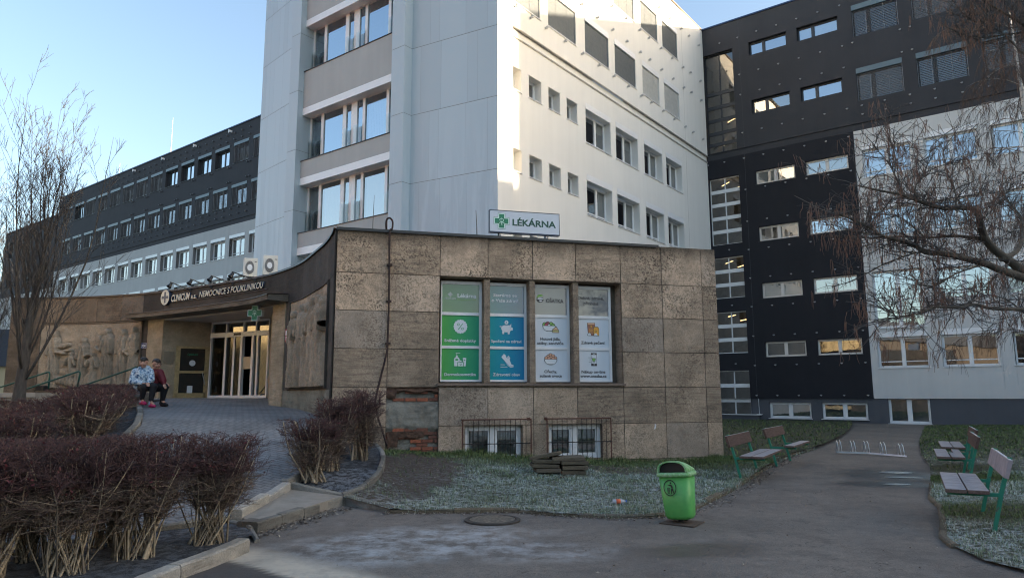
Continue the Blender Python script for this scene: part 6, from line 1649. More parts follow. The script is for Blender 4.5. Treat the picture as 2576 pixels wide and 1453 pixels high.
def make_bench(label, p, rot, side, L=2.0, broken=False, narrow=False, pale=False):
    """x runs along the bench, y towards the sitter's front"""
    o = empty('park_bench', p, label, 'bench', 'benches beside the asphalt path', rot)
    for x in (.22, L - .22):
        mb = MB(); w = .025
        pr = [(-.10, -.35), (-.04, -.35), (-.13, .40), (-.235, .80), (-.275, .79), (-.185, .40)]
        # rear post leaning back, rectangular tube
        pts = [(.04, -.3), (-.13, .42), (-.24, .80)]
        for (a, b), (c, d) in zip(pts[:-1], pts[1:]):
            mb.tube([(x, a, b), (x, c, d)], .030, 4)
        mb.box(x - .022, x + .022, -.13, .40, .36, .40); mb.build('leg', GPAINT.mat, o)
    for k in range(1 if narrow else 2):
        mb = MB(); y0 = .0 + k * .215 + (.19 if narrow else 0)
        if broken and k == 0: mb.box(0, L * .55, y0, y0 + .20, .40, .445); mb.box(L * .55, L, y0 + .0, y0 + .13, .40, .445)
        else: mb.box(0, L, y0, y0 + .205, .40, .445)
        bevel(mb.build('seat', WOODS.mat, o), .008)
    mb = MB(); mb.box(0, L, -.025, .02, 0, .21); M = T(0, -.165, .585) @ Matrix.Rotation(R(16), 4, 'X')
    br_ = bevel(mb.build('backrest', FBACK if pale else WOODB.mat, o, M), .008); mb = MB(); mb.box(.01, L - .01, -.02, .017, .2095, .215); mb.build('frost', plain('hoar_frost', (.5, .51, .53), .9) if 'hoar_frost' not in bpy.data.materials else bpy.data.materials['hoar_frost'], br_)
    return o
make_bench('nearer of the two benches left of the path, brown back board and frosty seat, beside the stone pavilion', (4.15, 13.15, .03), math.atan2(.87, .50), 1) if 0 else None
def bench_at(foot, d, right, label, **kw):
    """foot = ground point of the nearer leg; d = direction along the bench away from the camera"""
    d = Vector((d[0], d[1], 0)).normalized(); L = kw.pop('L', 1.95)
    if right:   # sitter faces left: bench x axis runs towards the camera
        org = Vector(foot) + d * (L - .22); rot = math.atan2(-d.y, -d.x)
    else:       # sitter faces right
        org = Vector(foot) - d * .22; rot = math.atan2(d.y, d.x)
    # y axis must point to the sitter's front
    f = Vector((-math.sin(rot), math.cos(rot), 0))
    want = Vector((-d.y, d.x, 0)) if right else Vector((d.y, -d.x, 0))
    if f.dot(want) < 0:
        rot += math.pi; org = org + (Vector((math.cos(rot), math.sin(rot), 0)) * -L)
    return make_bench(label, org, rot, right, L, **kw)
bench_at((4.22, 13.3, .03), (.5, .87), False, 'nearer bench on the left of the path, by the corner of the stone pavilion')
bench_at((5.83, 15.9, .03), (.53, .85), False, 'farther bench on the left of the path, with a single narrow seat board', narrow=True)
bench_at((5.42, 8.30, .07), (.487, .873), True, 'nearest bench on the right of the path, frosty seat and pale back', pale=True)
bench_at((7.85, 12.55, .06), (.487, .873), True, 'middle of the three benches on the right, its seat board broken at the back', broken=True)
bench_at((9.25, 14.75, .06), (.487, .873), True, 'farthest of the three benches on the right of the path')

# -------- litter bin
BIN = NM('green_bin_plastic'); BIN.col(BIN.mix(1., (.105, .40, .10), BIN.ramp(BIN.noise(5, 5, .7), [(.25, .80), (.75, 1.1)]), 'MULTIPLY')); BIN.set(.42)
BINF = NM('frosty_bin_lid'); BINF.col(BINF.mix(BINF.ramp(BINF.noise(30, 5, .75), [(.42, 0.), (.62, .75)]), (.15, .42, .13), (.40, .50, .38))); BINF.set(.6)
lb = empty('litter_bin', (2.10, 9.12, 0), 'bright green plastic litter bin on a short post at the edge of the frosty lawn', 'bin', None, R(-34))
def rrect(w, d, r, n=6):
    out = []
    for cx, cy, a in ((w / 2 - r, d / 2 - r, 0), (-w / 2 + r, d / 2 - r, 90), (-w / 2 + r, -d / 2 + r, 180), (w / 2 - r, -d / 2 + r, 270)):
        for i in range(n + 1): out.append((cx + r * math.cos(R(a + 90 * i / n)), cy + r * math.sin(R(a + 90 * i / n))))
    return out
def loft(mb, secs, cap0=True, cap1=True, m=0):
    """secs: list of (outline, z, dx, dy)"""
    base = len(mb.v); n = len(secs[0][0])
    for pts, z, dx, dy in secs: mb.v += [(p[0] + dx, p[1] + dy, z) for p in pts]
    for i in range(len(secs) - 1):
        for j in range(n):
            j2 = (j + 1) % n; mb.f.append((base + i * n + j, base + i * n + j2, base + (i + 1) * n + j2, base + (i + 1) * n + j)); mb.m.append(m); mb.c.append(None)
    if cap0: mb.f.append(tuple(base + j for j in reversed(range(n)))); mb.m.append(m); mb.c.append(None)
    if cap1: mb.f.append(tuple(base + (len(secs) - 1) * n + j for j in range(n))); mb.m.append(m); mb.c.append(None)
TB_ = Matrix.Rotation(R(-4), 4, 'Y')
mb = MB(); loft(mb, [(rrect(.24, .17, .07), .055, 0, 0), (rrect(.31, .24, .09), .065, 0, 0), (rrect(.345, .27, .09), .10, 0, 0), (rrect(.36, .285, .09), .20, 0, 0), (rrect(.405, .33, .09), .585, 0, 0)]); mb.build('bin_body', BIN.mat, lb, TB_, True)
mb = MB(); loft(mb, [(rrect(.41, .335, .09), .572, 0, 0), (rrect(.445, .37, .10), .576, 0, 0), (rrect(.450, .375, .10), .60, 0, 0), (rrect(.440, .365, .10), .622, 0, 0), (rrect(.40, .325, .09), .628, 0, 0)]); mb.build('bin_rim', BINF.mat, lb, TB_, True)
# hood: half-barrel open to the front with a dark mouth
mb = MB(); P = []
for i in range(13):
    a = math.pi * i / 12; row = []
    for j in range(7):
        t = j / 6; hh_ = .145 * (1 - .55 * t ** 2.4); ww = .195 * (1 - .06 * t)
        k = 2.6; c, s_ = math.cos(a), math.sin(a)
        row.append((ww * math.copysign(abs(c) ** (2 / k), c), -.155 + .31 * t, .622 + hh_ * abs(s_) ** (2 / k)))
    P.append(row)
mb.grid(P); mb.poly([P[i][6] for i in range(13)]); hdo = mb.build('bin_hood', BINF.mat, lb, TB_, True)
mb = MB(); F_ = [q[0] for q in P]; G_ = [(q[0] * .90, -.158, .628 + (q[2] - .622) * .84) for q in F_]
for i in range(12): mb.quad((F_[i][0], -.158, F_[i][2]), (F_[i + 1][0], -.158, F_[i + 1][2]), G_[i + 1], G_[i])
for i in range(12): mb.quad(G_[i], G_[i + 1], (G_[i + 1][0], -.13, G_[i + 1][2]), (G_[i][0], -.13, G_[i][2]))
mb.build('hood_rim', BINF.mat, lb, TB_)
md = hdo.modifiers.new('wall', 'SOLIDIFY'); md.thickness = .012
mb = MB(); mb.poly([(q[0][0] * .9, -.10, .628 + (q[0][2] - .622) * .84) for q in P]); mb.quad((-.17, -.14, .63), (.17, -.14, .63), (.17, .13, .63), (-.17, .13, .63)); mb.build('bin_mouth', BLACK, lb, TB_)
mb = MB(); mb.box(-.028, .028, -.02, .03, 0, .09); mb.box(-.03, .03, .14, .19, 0, .58); mb.build('post', DARKM, lb)
mb = MB(); mb.box(-.21, .23, -.2, .2, .005, .016); mb.build('base_plate', plain('rusty_plate', (.10, .075, .06), .85, .3, .4, 9), lb)
I = Ico(); BKP = plain('emblem_black', (.012, .016, .012), .5); n = 40
for i in range(n):
    a0, a1 = 2 * math.pi * i / n, 2 * math.pi * (i + 1) / n; I.mb.poly([(.083 * math.cos(a0), -.003, .098 * math.sin(a0)), (.083 * math.cos(a1), -.003, .098 * math.sin(a1)), (.073 * math.cos(a1), -.003, .087 * math.sin(a1)), (.073 * math.cos(a0), -.003, .087 * math.sin(a0))], 0)
I.mats = [BKP]
I.p(arc(.012, .058, .011, n=12), BKP); I.p([(-.03, .042), (.012, .040), (.032, .03), (.040, .0), (.020, -.002), (.012, .022), (-.03, .034)], BKP); I.p([(.016, -.004), (.040, -.004), (.052, -.072), (.044, -.072), (.030, -.03), (.020, -.074), (.012, -.074)], BKP)
I.p([(-.042, -.002), (.006, -.002), (.002, -.012), (-.038, -.012)], BKP)
for k in range(6): I.p([(-.038 + k * .0015, -.016 - k * .0095), (.002 - k * .0012, -.016 - k * .0095), (.001 - k * .0012, -.022 - k * .0095), (-.037 + k * .0015, -.022 - k * .0095)], BKP)
I.p(arc(-.020, .010, .010, .007, 0, 180, 8), BKP)
I.mb.build('emblem', I.mats, lb, TB_ @ T(-.035, -.168, .445) @ Matrix.Rotation(R(-3.4), 4, 'X'))

# -------- bicycle rack
rk = empty('bicycle_rack', (8.55, 19.0, 0), 'low galvanised bicycle rack bent in the middle, lying across the path', 'bicycle rack')
A_, B_, C_ = Vector((.0, .0, .06)), Vector((.62, -.34, .06)), Vector((1.28, -.98, .03))
for k, (a, b) in enumerate(((A_, B_), (B_, C_))):
    mb = MB(); mb.tube([a, b], .028, 4); mb.tube([a + Vector((.1, .32, -.02)), b + Vector((.1, .32, -.02))], .014, 5); mb.build('rail', METAL, rk)
HOOP = plain('bright_galvanised', (.72, .74, .76), .3, .6)
for q in (.03, .32, .60, .89, 1.19):
    p_ = A_.lerp(B_, q / .62) if q <= .62 else B_.lerp(C_, (q - .62) / .66)
    for dx in (0, .065):
        mb = MB(); c = p_ + Vector((dx, -dx * .6, 0)); mb.tube([c, c + Vector((-.01, -.01, .10)), c + Vector((-.015, .02, .25)), c + Vector((.0, .10, .295)), c + Vector((.05, .22, .25)), c + Vector((.09, .31, .0))], .0085, 6); mb.build('wheel_hoop', HOOP, rk)
# -------- manhole cover
mh = empty('manhole_cover', (-.26, 9.38, 0), 'round iron manhole cover in the asphalt in front of the lawn', 'manhole cover')
mb = MB(); mb.lathe([(.36, -.02), (.36, .014), (.305, .020), (.305, -.02)], 32); mb.build('rim', plain('old_iron_rim', (.055, .05, .045), .8, .3, .3, 20), mh)
mm = NM('iron_cover'); vo = mm.nt.nodes.new('ShaderNodeTexVoronoi'); vo.inputs['Scale'].default_value = 22; mm.L(mm.tc.outputs['Object'], vo.inputs['Vector']); mm.col(mm.mix(mm.ramp(vo.outputs['Distance'], [(.2, 0.), (.6, 1.)]), (.19, .165, .13), (.10, .088, .072))); mm.set(.75, .2); mm.bump(vo.outputs['Distance'], .8, .01)
mb = MB(); mb.lathe([(.295, -.01), (.295, .018), (.0001, .019)], 32); mb.build('cover', mm.mat, mh)
# -------- heap of old slabs under the barred window
SLAB = stone_mat('old_slab_stone', (.20, .165, .115), (.12, .105, .075), .25, 9)
prn = random.Random(2)
SLL = ['lowest left slab of the heap under the barred window', 'lowest right slab of the heap under the barred window', 'second left slab from the bottom of the heap', 'second right slab from the bottom of the heap', 'third left slab from the bottom of the heap', 'third right slab from the bottom of the heap', 'broad slab across the right of the heap top', 'slab lying askew on the left top of the heap', 'thin fallen slab at the foot of the heap']
SLP = [(.62, 13.15, .05, .46, .38, .05, 4), (1.08, 13.22, .05, .44, .38, .05, 8), (.58, 13.16, .11, .50, .40, .05, 6), (1.10, 13.2, .11, .46, .38, .055, 9), (.60, 13.18, .17, .48, .38, .05, 3), (1.09, 13.22, .175, .48, .40, .05, 11), (1.0, 13.24, .235, .62, .40, .05, 7), (.62, 13.22, .245, .56, .34, .045, -10), (.98, 12.92, .01, .30, .2, .035, 15)]
for k, (x, y, z, lx, ly, h, a) in enumerate(SLP):
    mb = MB(); w_, d_ = lx / 2, ly / 2; pts = [(prn.uniform(-.02, .02) + q[0], prn.uniform(-.02, .02) + q[1]) for q in ((-w_, -d_), (0, -d_), (w_, -d_), (w_, 0), (w_, d_), (0, d_), (-w_, d_), (-w_, 0))]
    h *= 1.3; z = z * 1.3 if z > .02 else z
    mb.prism(pts, 0, h, 0, prn.random()); o = mb.build('stone_slab', SLAB); o.location = (x, y, z + hlawn(x, 12.9) - .02); o.rotation_euler = (R(prn.uniform(-2, 2)), R(-11 if k == 7 else prn.uniform(-2, 2)), R(a)); bevel(o, .008, 1)
    tag(o, SLL[k], 'slab', 'old slabs heaped under the barred window')
# -------- bottle on the lawn
bo = empty('plastic_bottle', (1.53, 10.48, hlawn(1.53, 10.48) + .045), 'small clear plastic bottle with an orange label lying on the frosty lawn', 'bottle', None, R(10))
ML_ = Matrix.Rotation(R(90), 4, 'Y'); mb = MB(); mb.lathe([(.02, -.1), (.034, -.09), (.034, .03), (.016, .08), (.013, .095)], 14, ML_); mb.build('bottle_body', plain('milky_plastic', (.42, .45, .50), .25), bo, None, True)
mb = MB(); mb.lathe([(.0352, -.05), (.0352, .015)], 14, ML_); mb.build('bottle_label', plain('orange_label', (.62, .13, .05), .5), bo, None, True); mb = MB(); mb.lathe([(.015, .093), (.015, .115)], 12, ML_); mb.build('bottle_cap', plain('blue_cap', (.03, .12, .42), .4), bo)

# -------- pharmacy roof sign
def U_(reg, w, p): return ((reg[0] + p[0] * (reg[2] - reg[0]) / w) * .644, (reg[1] + p[1] * (reg[2] - reg[0]) / w) * .644)
SGN = (1900, 800, 2200, 950)
MSG = MS @ T(0, .7, 0); q0 = onfr(*U_(SGN, 2576, (118, 925)), MSG); q1 = onfr(*U_(SGN, 2576, (2440, 962)), MSG); q2 = onfr(*U_(SGN, 2576, (130, 225)), MSG)
sx0, sx1, sz0, sz1 = q0[0], q1[0], (q0[1] + q1[1]) / 2, (q0[1] + q1[1]) / 2 + (q2[1] - q0[1]); sw, sh_ = sx1 - sx0, sz1 - sz0
so_ = MSG @ Vector((sx0, 0, 4.97)); ps = empty('pharmacy_roof_sign', so_, 'white LÉKÁRNA sign with a green cross standing on the pavilion roof', 'sign')
MG_ = T(*(-so_)) @ MSG @ T(sx0, 0, 0)
SGW = plain('sign_white', (.60, .66, .74), .4, var=.03); SGG = plain('sign_dark_green', (.004, .075, .055), .45); SGC = plain('cross_green', (.006, .20, .10), .4, var=.05)
mb = MB(); mb.box(0, sw, 0, .10, sz0, sz1); mb.build('sign_panel', SGW, ps, MG_)
mb = MB(); t_ = .012
for b_ in ((-t_, sw + t_, -.012, .11, sz0 - .025, sz0), (-t_, sw + t_, -.008, .11, sz1, sz1 + .014), (-t_, 0, -.006, .1, sz0, sz1), (sw, sw + t_, -.006, .1, sz0, sz1)): mb.box(*b_)
mb.build('sign_frame', plain('sign_frame_navy', (.05, .065, .10), .4, .4), ps, MG_)
text_part('lettering', 'LÉKÁRNA', SGG, ps, MG_, sw * (860 + 2330 - 236) / 2 / 2322, sz0 + sh_ * .335, sh_ * .30, -.004, w=sw * 1470 / 2322, bold=.03)
def cross_poly(cx, cz, a, b): return [(cx - b, cz - a), (cx + b, cz - a), (cx + b, cz - b), (cx + a, cz - b), (cx + a, cz + b), (cx + b, cz + b), (cx + b, cz + a), (cx - b, cz + a), (cx - b, cz + b), (cx - a, cz + b), (cx - a, cz - b), (cx - b, cz - b)]
def cup(I, cx, cz, s, m):
    """bowl with a snake, the pharmacists' mark"""
    I.p([(cx - s * .28, cz - s * .10), (cx + s * .28, cz - s * .10)] + arc(cx, cz - s * .10, s * .28, s * .18, 0, -180, 8), m)
    A = arc(cx, cz + s * .06, s * .34, s * .30, -60, 190, 18)
    for p, q in zip(A[:-1], A[1:]): I.line(p, q, m, s * .09)
    I.line((cx, cz + s * .1), (cx, cz + s * .55), m, s * .05)
    Zg = [(cx - s * .12, cz - s * .3), (cx + s * .12, cz - s * .42), (cx - s * .08, cz - s * .55), (cx + s * .08, cz - s * .66), (cx, cz - s * .85)]
    for p, q in zip(Zg[:-1], Zg[1:]): I.line(p, q, m, s * .08)
    for k in (-1, 1): I.p([(cx + k * s * .2, cz - s * .33), (cx + k * s * .5, cz - s * .33), (cx + k * s * .42, cz - s * .43), (cx + k * s * .26, cz - s * .43)], m)
def sign_cross(I, cx, cz, a, gm__, wm, dm):
    I.p(cross_poly(cx, cz, a * 1.03, a * .48), dm); I.p(cross_poly(cx, cz, a, a * .45), wm); I.p(cross_poly(cx, cz, a * .88, a * .33), gm__); cup(I, cx, cz + a * .05, a * .75, wm)
I = Ico(); sign_cross(I, sw * (500 - 118) / 2322, sz0 + sh_ * .51, sh_ * .37, SGC, plain('sign_mint', (.62, .82, .76), .4), SGG); I.mb.build('green_cross', I.mats, ps, MG_)
for xf, w_, m_, dz in ((.118, .035, DARKM, .0), (.157, .032, PVC, .25), (.79, .04, plain('grey_post', (.16, .17, .2), .5), .0), (.845, .036, PVC, .25)):
    mb = MB(); mb.tube([(sw * xf, .05 + dz, 4.97), (sw * xf + (.02 if dz == 0 else 0), .05, sz0)], w_ / 2, 6); mb.build('post', m_, ps, MG_)
# -------- lettering over the entrance
LETM = plain('sign_letter_ivory', (.66, .66, .56), .4, var=.05); LETS = plain('sign_letter_side', (.045, .06, .10), .5); NAVY = plain('logo_navy', (.055, .075, .13), .4)
ss = empty('hospital_sign', tuple(cwl(38, 4.7, .1) + PR), 'raised ivory hospital lettering with a round cross logo on the sooty band above the entrance', 'sign')
SO_ = Vector(ss.location)
def wall_text(s, t0, t1, z, h, bold, shear, name='lettering'):
    me, co = text_mesh(s, bold, shear, .05)
    x0, x1 = co[:, 0].min(), co[:, 0].max(); k = h / .7; zmn, zmx = co[:, 2].min(), co[:, 2].max(); out = []
    for x, y, d in co:
        th = t0 + (t1 - t0) * (x - x0) / (x1 - x0); p = cwl(th, z + y * k, .02 + .05 * (d - zmn) / (zmx - zmn + 1e-9)) + PR - SO_; out.append(p)
    me.vertices.foreach_set('co', np.array([tuple(p) for p in out], np.float32).ravel()); me.materials.clear(); me.materials.append(LETM); me.materials.append(LETS)
    me.update()
    for pl_ in me.polygons:
        c = pl_.center + SO_; r_ = math.hypot(c.x - CC.x, c.y - CC.y); th = math.degrees(math.atan2(c.x - CC.x, c.y - CC.y)); n_ = Vector((-math.sin(R(th)), -math.cos(R(th)), 0))
        pl_.material_index = 0 if pl_.normal.dot(n_) > .7 else 1
        if pl_.normal.dot(n_) < -.7: pl_.material_index = 1
    return link(name, me, ss)
wall_text('CLINICUM', 28.0, 32.6, 4.645, .215, .028, .25); wall_text('a.s.', 32.9, 34.2, 4.655, .165, .02, .0); wall_text('NEMOCNICE S POLIKLINIKOU', 34.8, 49.3, 4.665, .185, .012, .22)
mb = MB(); D0 = 26.75
def disc(mb, rx, rz, o0, o1, m, cz=4.80, pts=None):
    pts = pts or [(rx * math.cos(R(10 * q)), rz * math.sin(R(10 * q))) for q in range(36)]
    f = [cwl(D0 + a / .234, cz + b, o1) + PR - SO_ for a, b in pts]; bk = [cwl(D0 + a / .234, cz + b, o0) + PR - SO_ for a, b in pts]
    mb.poly(f, m)
    for i in range(len(pts)): j = (i + 1) % len(pts); mb.quad(f[i], f[j], bk[j], bk[i], 1)
disc(mb, .235, .255, .0, .11, 0); mb.build('logo_disc', [LETM, LETS], ss)
mb = MB(); disc(mb, 0, 0, .105, .118, 0, 4.80, [(a * .95, b) for a, b in cross_poly(0, 0, .185, .042)]); mb.build('logo_cross', [NAVY, NAVY], ss)
mb = MB(); ts = [27.5 + 22.5 * q / 30 for q in range(31)]; mb.grid([[cwl(t, 4.615, .006) + PR - SO_, cwl(t, 4.615, .03) + PR - SO_, cwl(t, 4.63, .03) + PR - SO_, cwl(t, 4.63, .006) + PR - SO_] for t in ts]); mb.build('rail', LETS, ss)
# -------- projecting green cross
pc_ = cwl(49.6, 3.90, .30) + PR; xs_o = empty('pharmacy_cross', pc_, 'green pharmacy cross light box hanging under the canopy at the entrance', 'sign')
MX = T(*(-pc_)) @ frame(pc_, Vector((.985, -.17, 0))); a_ = .22
mb = MB(); mb.slab([(x, z) for x, z in cross_poly(0, 0, a_, a_ * .42)], -.02, .12); mb.build('light_box', plain('cross_case', (.62, .68, .72), .4), xs_o, MX)
I = Ico(); WM_ = plain('cross_mint', (.5, .72, .64), .4); I.p(cross_poly(0, 0, a_ * .96, a_ * .40), WM_); I.p(cross_poly(0, 0, a_ * .90, a_ * .35), SGC); cup(I, 0, .02, a_ * .62, WM_); I.mb.build('green_cross', I.mats, xs_o, MX @ T(0, -.02, 0))
mb = MB(); mb.tube([(0, .05, .2), (0, .05, .34)], .012, 6); mb.tube([(.0, .05, .05), (-.10, .07, -.28), (.02, .07, -.36), (.10, .07, -.22), (.0, .05, -.15)], .006, 5); mb.build('bracket', DARKM, xs_o, MX)
# -------- small plates
def plate(name, th, z, w_, h_, mt, label, cat, txt=None, tm_=None, rows=0):
    p = cwl(th, z, .025) + PR; o = empty(name, p, label, cat); M = T(*(-p)) @ frame(p, cwl(th + .5, 0) - cwl(th - .5, 0))
    mb = MB(); mb.box(-w_ / 2, w_ / 2, -.006, .006, -h_ / 2, h_ / 2); mb.build('plate', mt, o, M)
    if txt: text_part('lettering', txt, tm_, o, M, 0, -h_ * .22, h_ * .46, -.010, w=w_ * .7, bold=.02)
    return o, M
BLUE = plain('enamel_blue', (.015, .035, .16), .3); REDP = plain('enamel_red', (.42, .02, .03), .4)
o, M = plate('house_number', 22.2, 3.24, .30, .19, BLUE, 'blue enamel house number 304 on the left entrance pillar', 'number plate', '304', ADWH)
mb = MB(); fr_ = .006
for b_ in ((-.14, .14, -.0075, -.006, .079, .085), (-.14, .14, -.0075, -.006, -.085, -.079), (-.14, -.134, -.0075, -.006, -.079, .079), (.134, .14, -.0075, -.006, -.079, .079)): mb.box(*b_)
mb.build('border', ADWH, o, M)
o, M = plate('warning_sign', 56.3, 3.18, .22, .34, REDP, 'small red notice beside the right relief', 'notice')
mb = MB(); mb.box(-.075, .075, -.009, -.0065, -.0, .13); mb.box(-.08, .08, -.009, -.0065, -.06, -.045); mb.box(-.08, .06, -.009, -.0065, -.09, -.075); mb.box(-.07, .07, -.009, -.0065, -.12, -.105); mb.build('white_field', ADWH, o, M)
# -------- spotlights on arms above the lettering
LLAB = ['leftmost of the four black spotlights on arms above the lettering', 'second from the left of the four spotlights above the lettering', 'third from the left of the four spotlights above the lettering', 'rightmost of the four spotlights above the lettering, below the air conditioners']
for k, th in enumerate((32.3, 37.2, 42.2, 47.0)):
    p = cwl(th, 4.96, .02) + PR; o = empty('spotlight', p, LLAB[k], 'spotlight', 'spotlights above the entrance lettering')
    nrm_ = Vector((-math.sin(R(th)), -math.cos(R(th)), 0)); sd_ = Vector((nrm_.y, -nrm_.x, 0)); e = nrm_ * .70 + Vector((0, 0, .16))
    mb = MB(); mb.tube([(0, 0, 0), tuple(e)], .016, 6); mb.tube([(0, 0, -.02), tuple(e * .3 + Vector((0, 0, -.05))), tuple(e * .75 + Vector((0, 0, -.02)))], .006, 5); mb.box(-.03, .03, -.03, .03, -.05, .03); mb.build('arm', DARKM, o)
    M = T(*(e + nrm_ * .0 + Vector((0, 0, -.10)))) @ (-(nrm_ * -.5 + Vector((0, 0, .75)))).normalized().to_track_quat('Z', 'Y').to_matrix().to_4x4()
    mb = MB(); mb.lathe([(.015, -.09), (.04, -.075), (.055, .015), (.078, .065), (.08, .075), (.05, .062)], 14, M); mb.build('lamp_head', BLACK, o, None, True)
# -------- air conditioners on the roof
ACM = plain('ac_enamel', (.62, .62, .58), .45, var=.05); ACD = plain('ac_fan_dark', (.10, .105, .11), .5)
def ac(u, v, D, h, label):
    p0 = at(u, v, D); o = empty('air_conditioner', p0, label, 'air conditioner', 'air conditioners on the pavilion roof')
    M = T(*(-p0)) @ frame(p0, Vector((.90, .20, 0)).normalized() if 0 else hd(80)); w_ = h * 1.12; d_ = h * .42
    Mr = T(0, 0, 0) @ Matrix.Rotation(R(24), 4, 'Z')
    mb = MB(); mb.box(0, w_ * .62, 0, w_ * .55, 0, h); ob = bevel(mb.build('casing', ACM, o, Mr), .02, 3)
    c = (w_ * .27, -.008, h * .48); r_ = h * .36
    mb = MB(); mb.poly([(c[0] + r_ * .62 * math.cos(R(q * 12)), -.002, c[2] + r_ * math.sin(R(q * 12))) for q in range(30)]); mb.build('fan_recess', ACD, o, Mr)
    mb = MB()
    for kk in range(8):
        rr_ = r_ * (.2 + .11 * kk); A = [(c[0] + rr_ * .62 * math.cos(R(q * 15)), -.012, c[2] + rr_ * math.sin(R(q * 15))) for q in range(25)]; mb.tube(A, .006, 4, 0, False)
    for q in range(12): mb.tube([(c[0] + .1 * r_ * math.cos(R(q * 30)), -.014, c[2] + .1 * r_ * math.sin(R(q * 30))), (c[0] + r_ * .62 * math.cos(R(q * 30 + 25)), -.014, c[2] + r_ * math.sin(R(q * 30 + 25)))], .005, 4)
    mb.build('fan_grille', plain('ac_grille', (.30, .31, .32), .5) if 'ac_grille' not in bpy.data.materials else bpy.data.materials['ac_grille'], o, Mr)
    mb = MB(); mb.poly([(c[0] + .09 * math.cos(R(q * 20)), -.02, c[2] + .12 * math.sin(R(q * 20))) for q in range(18)]); mb.build('fan_hub', ADWH, o, Mr)
    mb = MB(); mb.box(w_ * .48, w_ * .58, -.004, -.001, h * .78, h * .82); mb.build('badge', ACD, o, Mr)
    mb = MB()
    for x in (.06, w_ * .5): mb.box(x, x + .05, .0, .4, -(p0.z - 4.97), -.0)
    mb.build('stand', METAL, o, Mr)
ac(612, 694, 25.2, .68, 'left one of the two white air conditioners on the pavilion roof'); ac(661, 690, 25.6, .74, 'right one of the two white air conditioners on the pavilion roof')
# -------- lightning cable hanging over the facade
mb = MB(); RP = NM('rusty_cable'); RP.col(RP.ramp(RP.noise(20, 4), [(.3, (.018, .012, .012)), (.7, (.06, .035, .03))])); RP.set(.8)
pth = [(-7.80, .25, 5.0), (-7.84, .02, 5.16), (-7.83, -.03, 5.27), (-7.77, -.05, 5.30), (-7.71, -.06, 5.22), (-7.72, -.07, 5.06), (-7.77, -.075, 4.98), (-7.76, -.06, 4.3), (-7.75, -.055, 3.5), (-7.76, -.055, 2.63), (-7.78, -.06, 2.4), (-7.97, -.07, 1.53), (-7.95, -.09, 1.25), (-7.87, -.10, .98), (-7.72, -.10, .57)]
o = empty('lightning_cable', tuple(MS @ Vector((-7.75, -.06, .5))), 'dark lightning cable looped over the top of the stone facade and running down it', 'cable'); MC_ = T(*(-Vector(o.location))) @ MS
pp = [np.array(p) for p in pth]; mb.tube(crs(pp, 5), [.020 if i < 32 else .022 for i in range(len(crs(pp, 5)))], 7); mb.build('cable', RP.mat, o, MC_, True)
mb = MB()
for z in (4.29, 3.52, 2.64): mb.box(-7.81, -7.70, -.085, .005, z - .018, z + .018)
mb.build('clamp', RP.mat, o, MC_)
def rod(x, y, z1, lean, label):
    p = MS @ Vector((x, y, 4.97)); o = empty('lightning_rod', p, label, 'rod'); mb = MB(); mb.tube([(0, 0, 0), (-lean * .3, 0, (z1 - 4.97) * .5), (-lean, 0, z1 - 4.97)], [.014, .010, .005], 6); mb.build('spike', DARKM, o)
rod(-5.75, .5, 5.75, .03, 'thin dark rod on the pavilion roof, left of the pharmacy sign'); rod(-8.0, 1.8, 6.3, -.02, 'thin dark rod on the roof in front of the tower window bay')
p = MS @ Vector((-2.0, .7, 4.97)); o = empty('roof_vent', p, 'small grey vent box on the pavilion roof near its right end', 'vent', None, -.1); mb = MB(); mb.box(-.0, .27, 0, .3, .0, .16); mb.box(-.02, .29, -.02, .32, .16, .175); mb.build('vent_box', plain('vent_grey', (.13, .13, .135), .6), o)
mb = MB(); mb.box(-.06, -.0, .03, .27, .02, .14); mb.build('vent_louvre', METAL, o)
# -------- low wall, pier and handrails by the left relief
LW = plain('low_wall_concrete', (.27, .265, .24), .9, var=.2, scale=3, bump=.4)
lwo = empty('low_wall', (-9.6, 18.75, 1.2), 'low concrete wall with a broad coping, left of the seated people', 'wall'); p0 = Vector((-9.75, 18.85, 0)); MW_ = T(9.6, -18.75, -1.2) @ frame(p0, (p0 - Vector((-16.2, 20.2, 0))))
mb = MB(); mb.box(-7.5, -.02, .06, .40, .5, 1.54); mb.build('wall_body', LW, lwo, MW_)
mb = MB()
for i in range(6): mb.box(-7.5 + i * 1.25, -7.5 + i * 1.25 + 1.24, .0, .5, 1.545, 1.665)
bevel(mb.build('coping', plain('coping_slab', (.36, .345, .31), .85, var=.15, scale=4), lwo, MW_), .01)
mb = MB(); mb.box(-3.35, -2.6, -.05, .05, .5, 1.665); mb.build('pier', LW, lwo, MW_)
RAIL = plain('green_rail_paint', (.012, .075, .055), .45)
def cL(x, y, D): return np.array(at(x * .413 * .644, (1050 + y * .413) * .644, D))
def rail(pts, lab):
    P_ = [cL(*q) for q in pts]; b_ = Vector(P_[-1]); o = empty('handrail', b_, lab, 'handrail', 'green handrails by the steps'); mb = MB(); mb.tube([Vector(p) - b_ for p in P_], .024, 8); mb.build('rail', RAIL, o, None, True)
rail([(-200, 1175, 21.2), (0, 1118, 21.2), (452, 975, 21.2), (468, 978, 21.2), (470, 995, 21.2), (458, 1135, 21.2)], 'far green handrail with a bent end, in front of the left relief')
rail([(-200, 1290, 20.3), (0, 1222, 20.3), (165, 1163, 20.3), (738, 970, 20.3), (756, 974, 20.3), (757, 992, 20.3), (728, 1135, 20.3)], 'middle green handrail passing behind the bare tree trunk')
rail([(1300, 925, 20.6), (1240, 946, 20.6), (800, 1098, 20.6), (745, 1122, 20.6)], 'right green handrail rising towards the seated people')
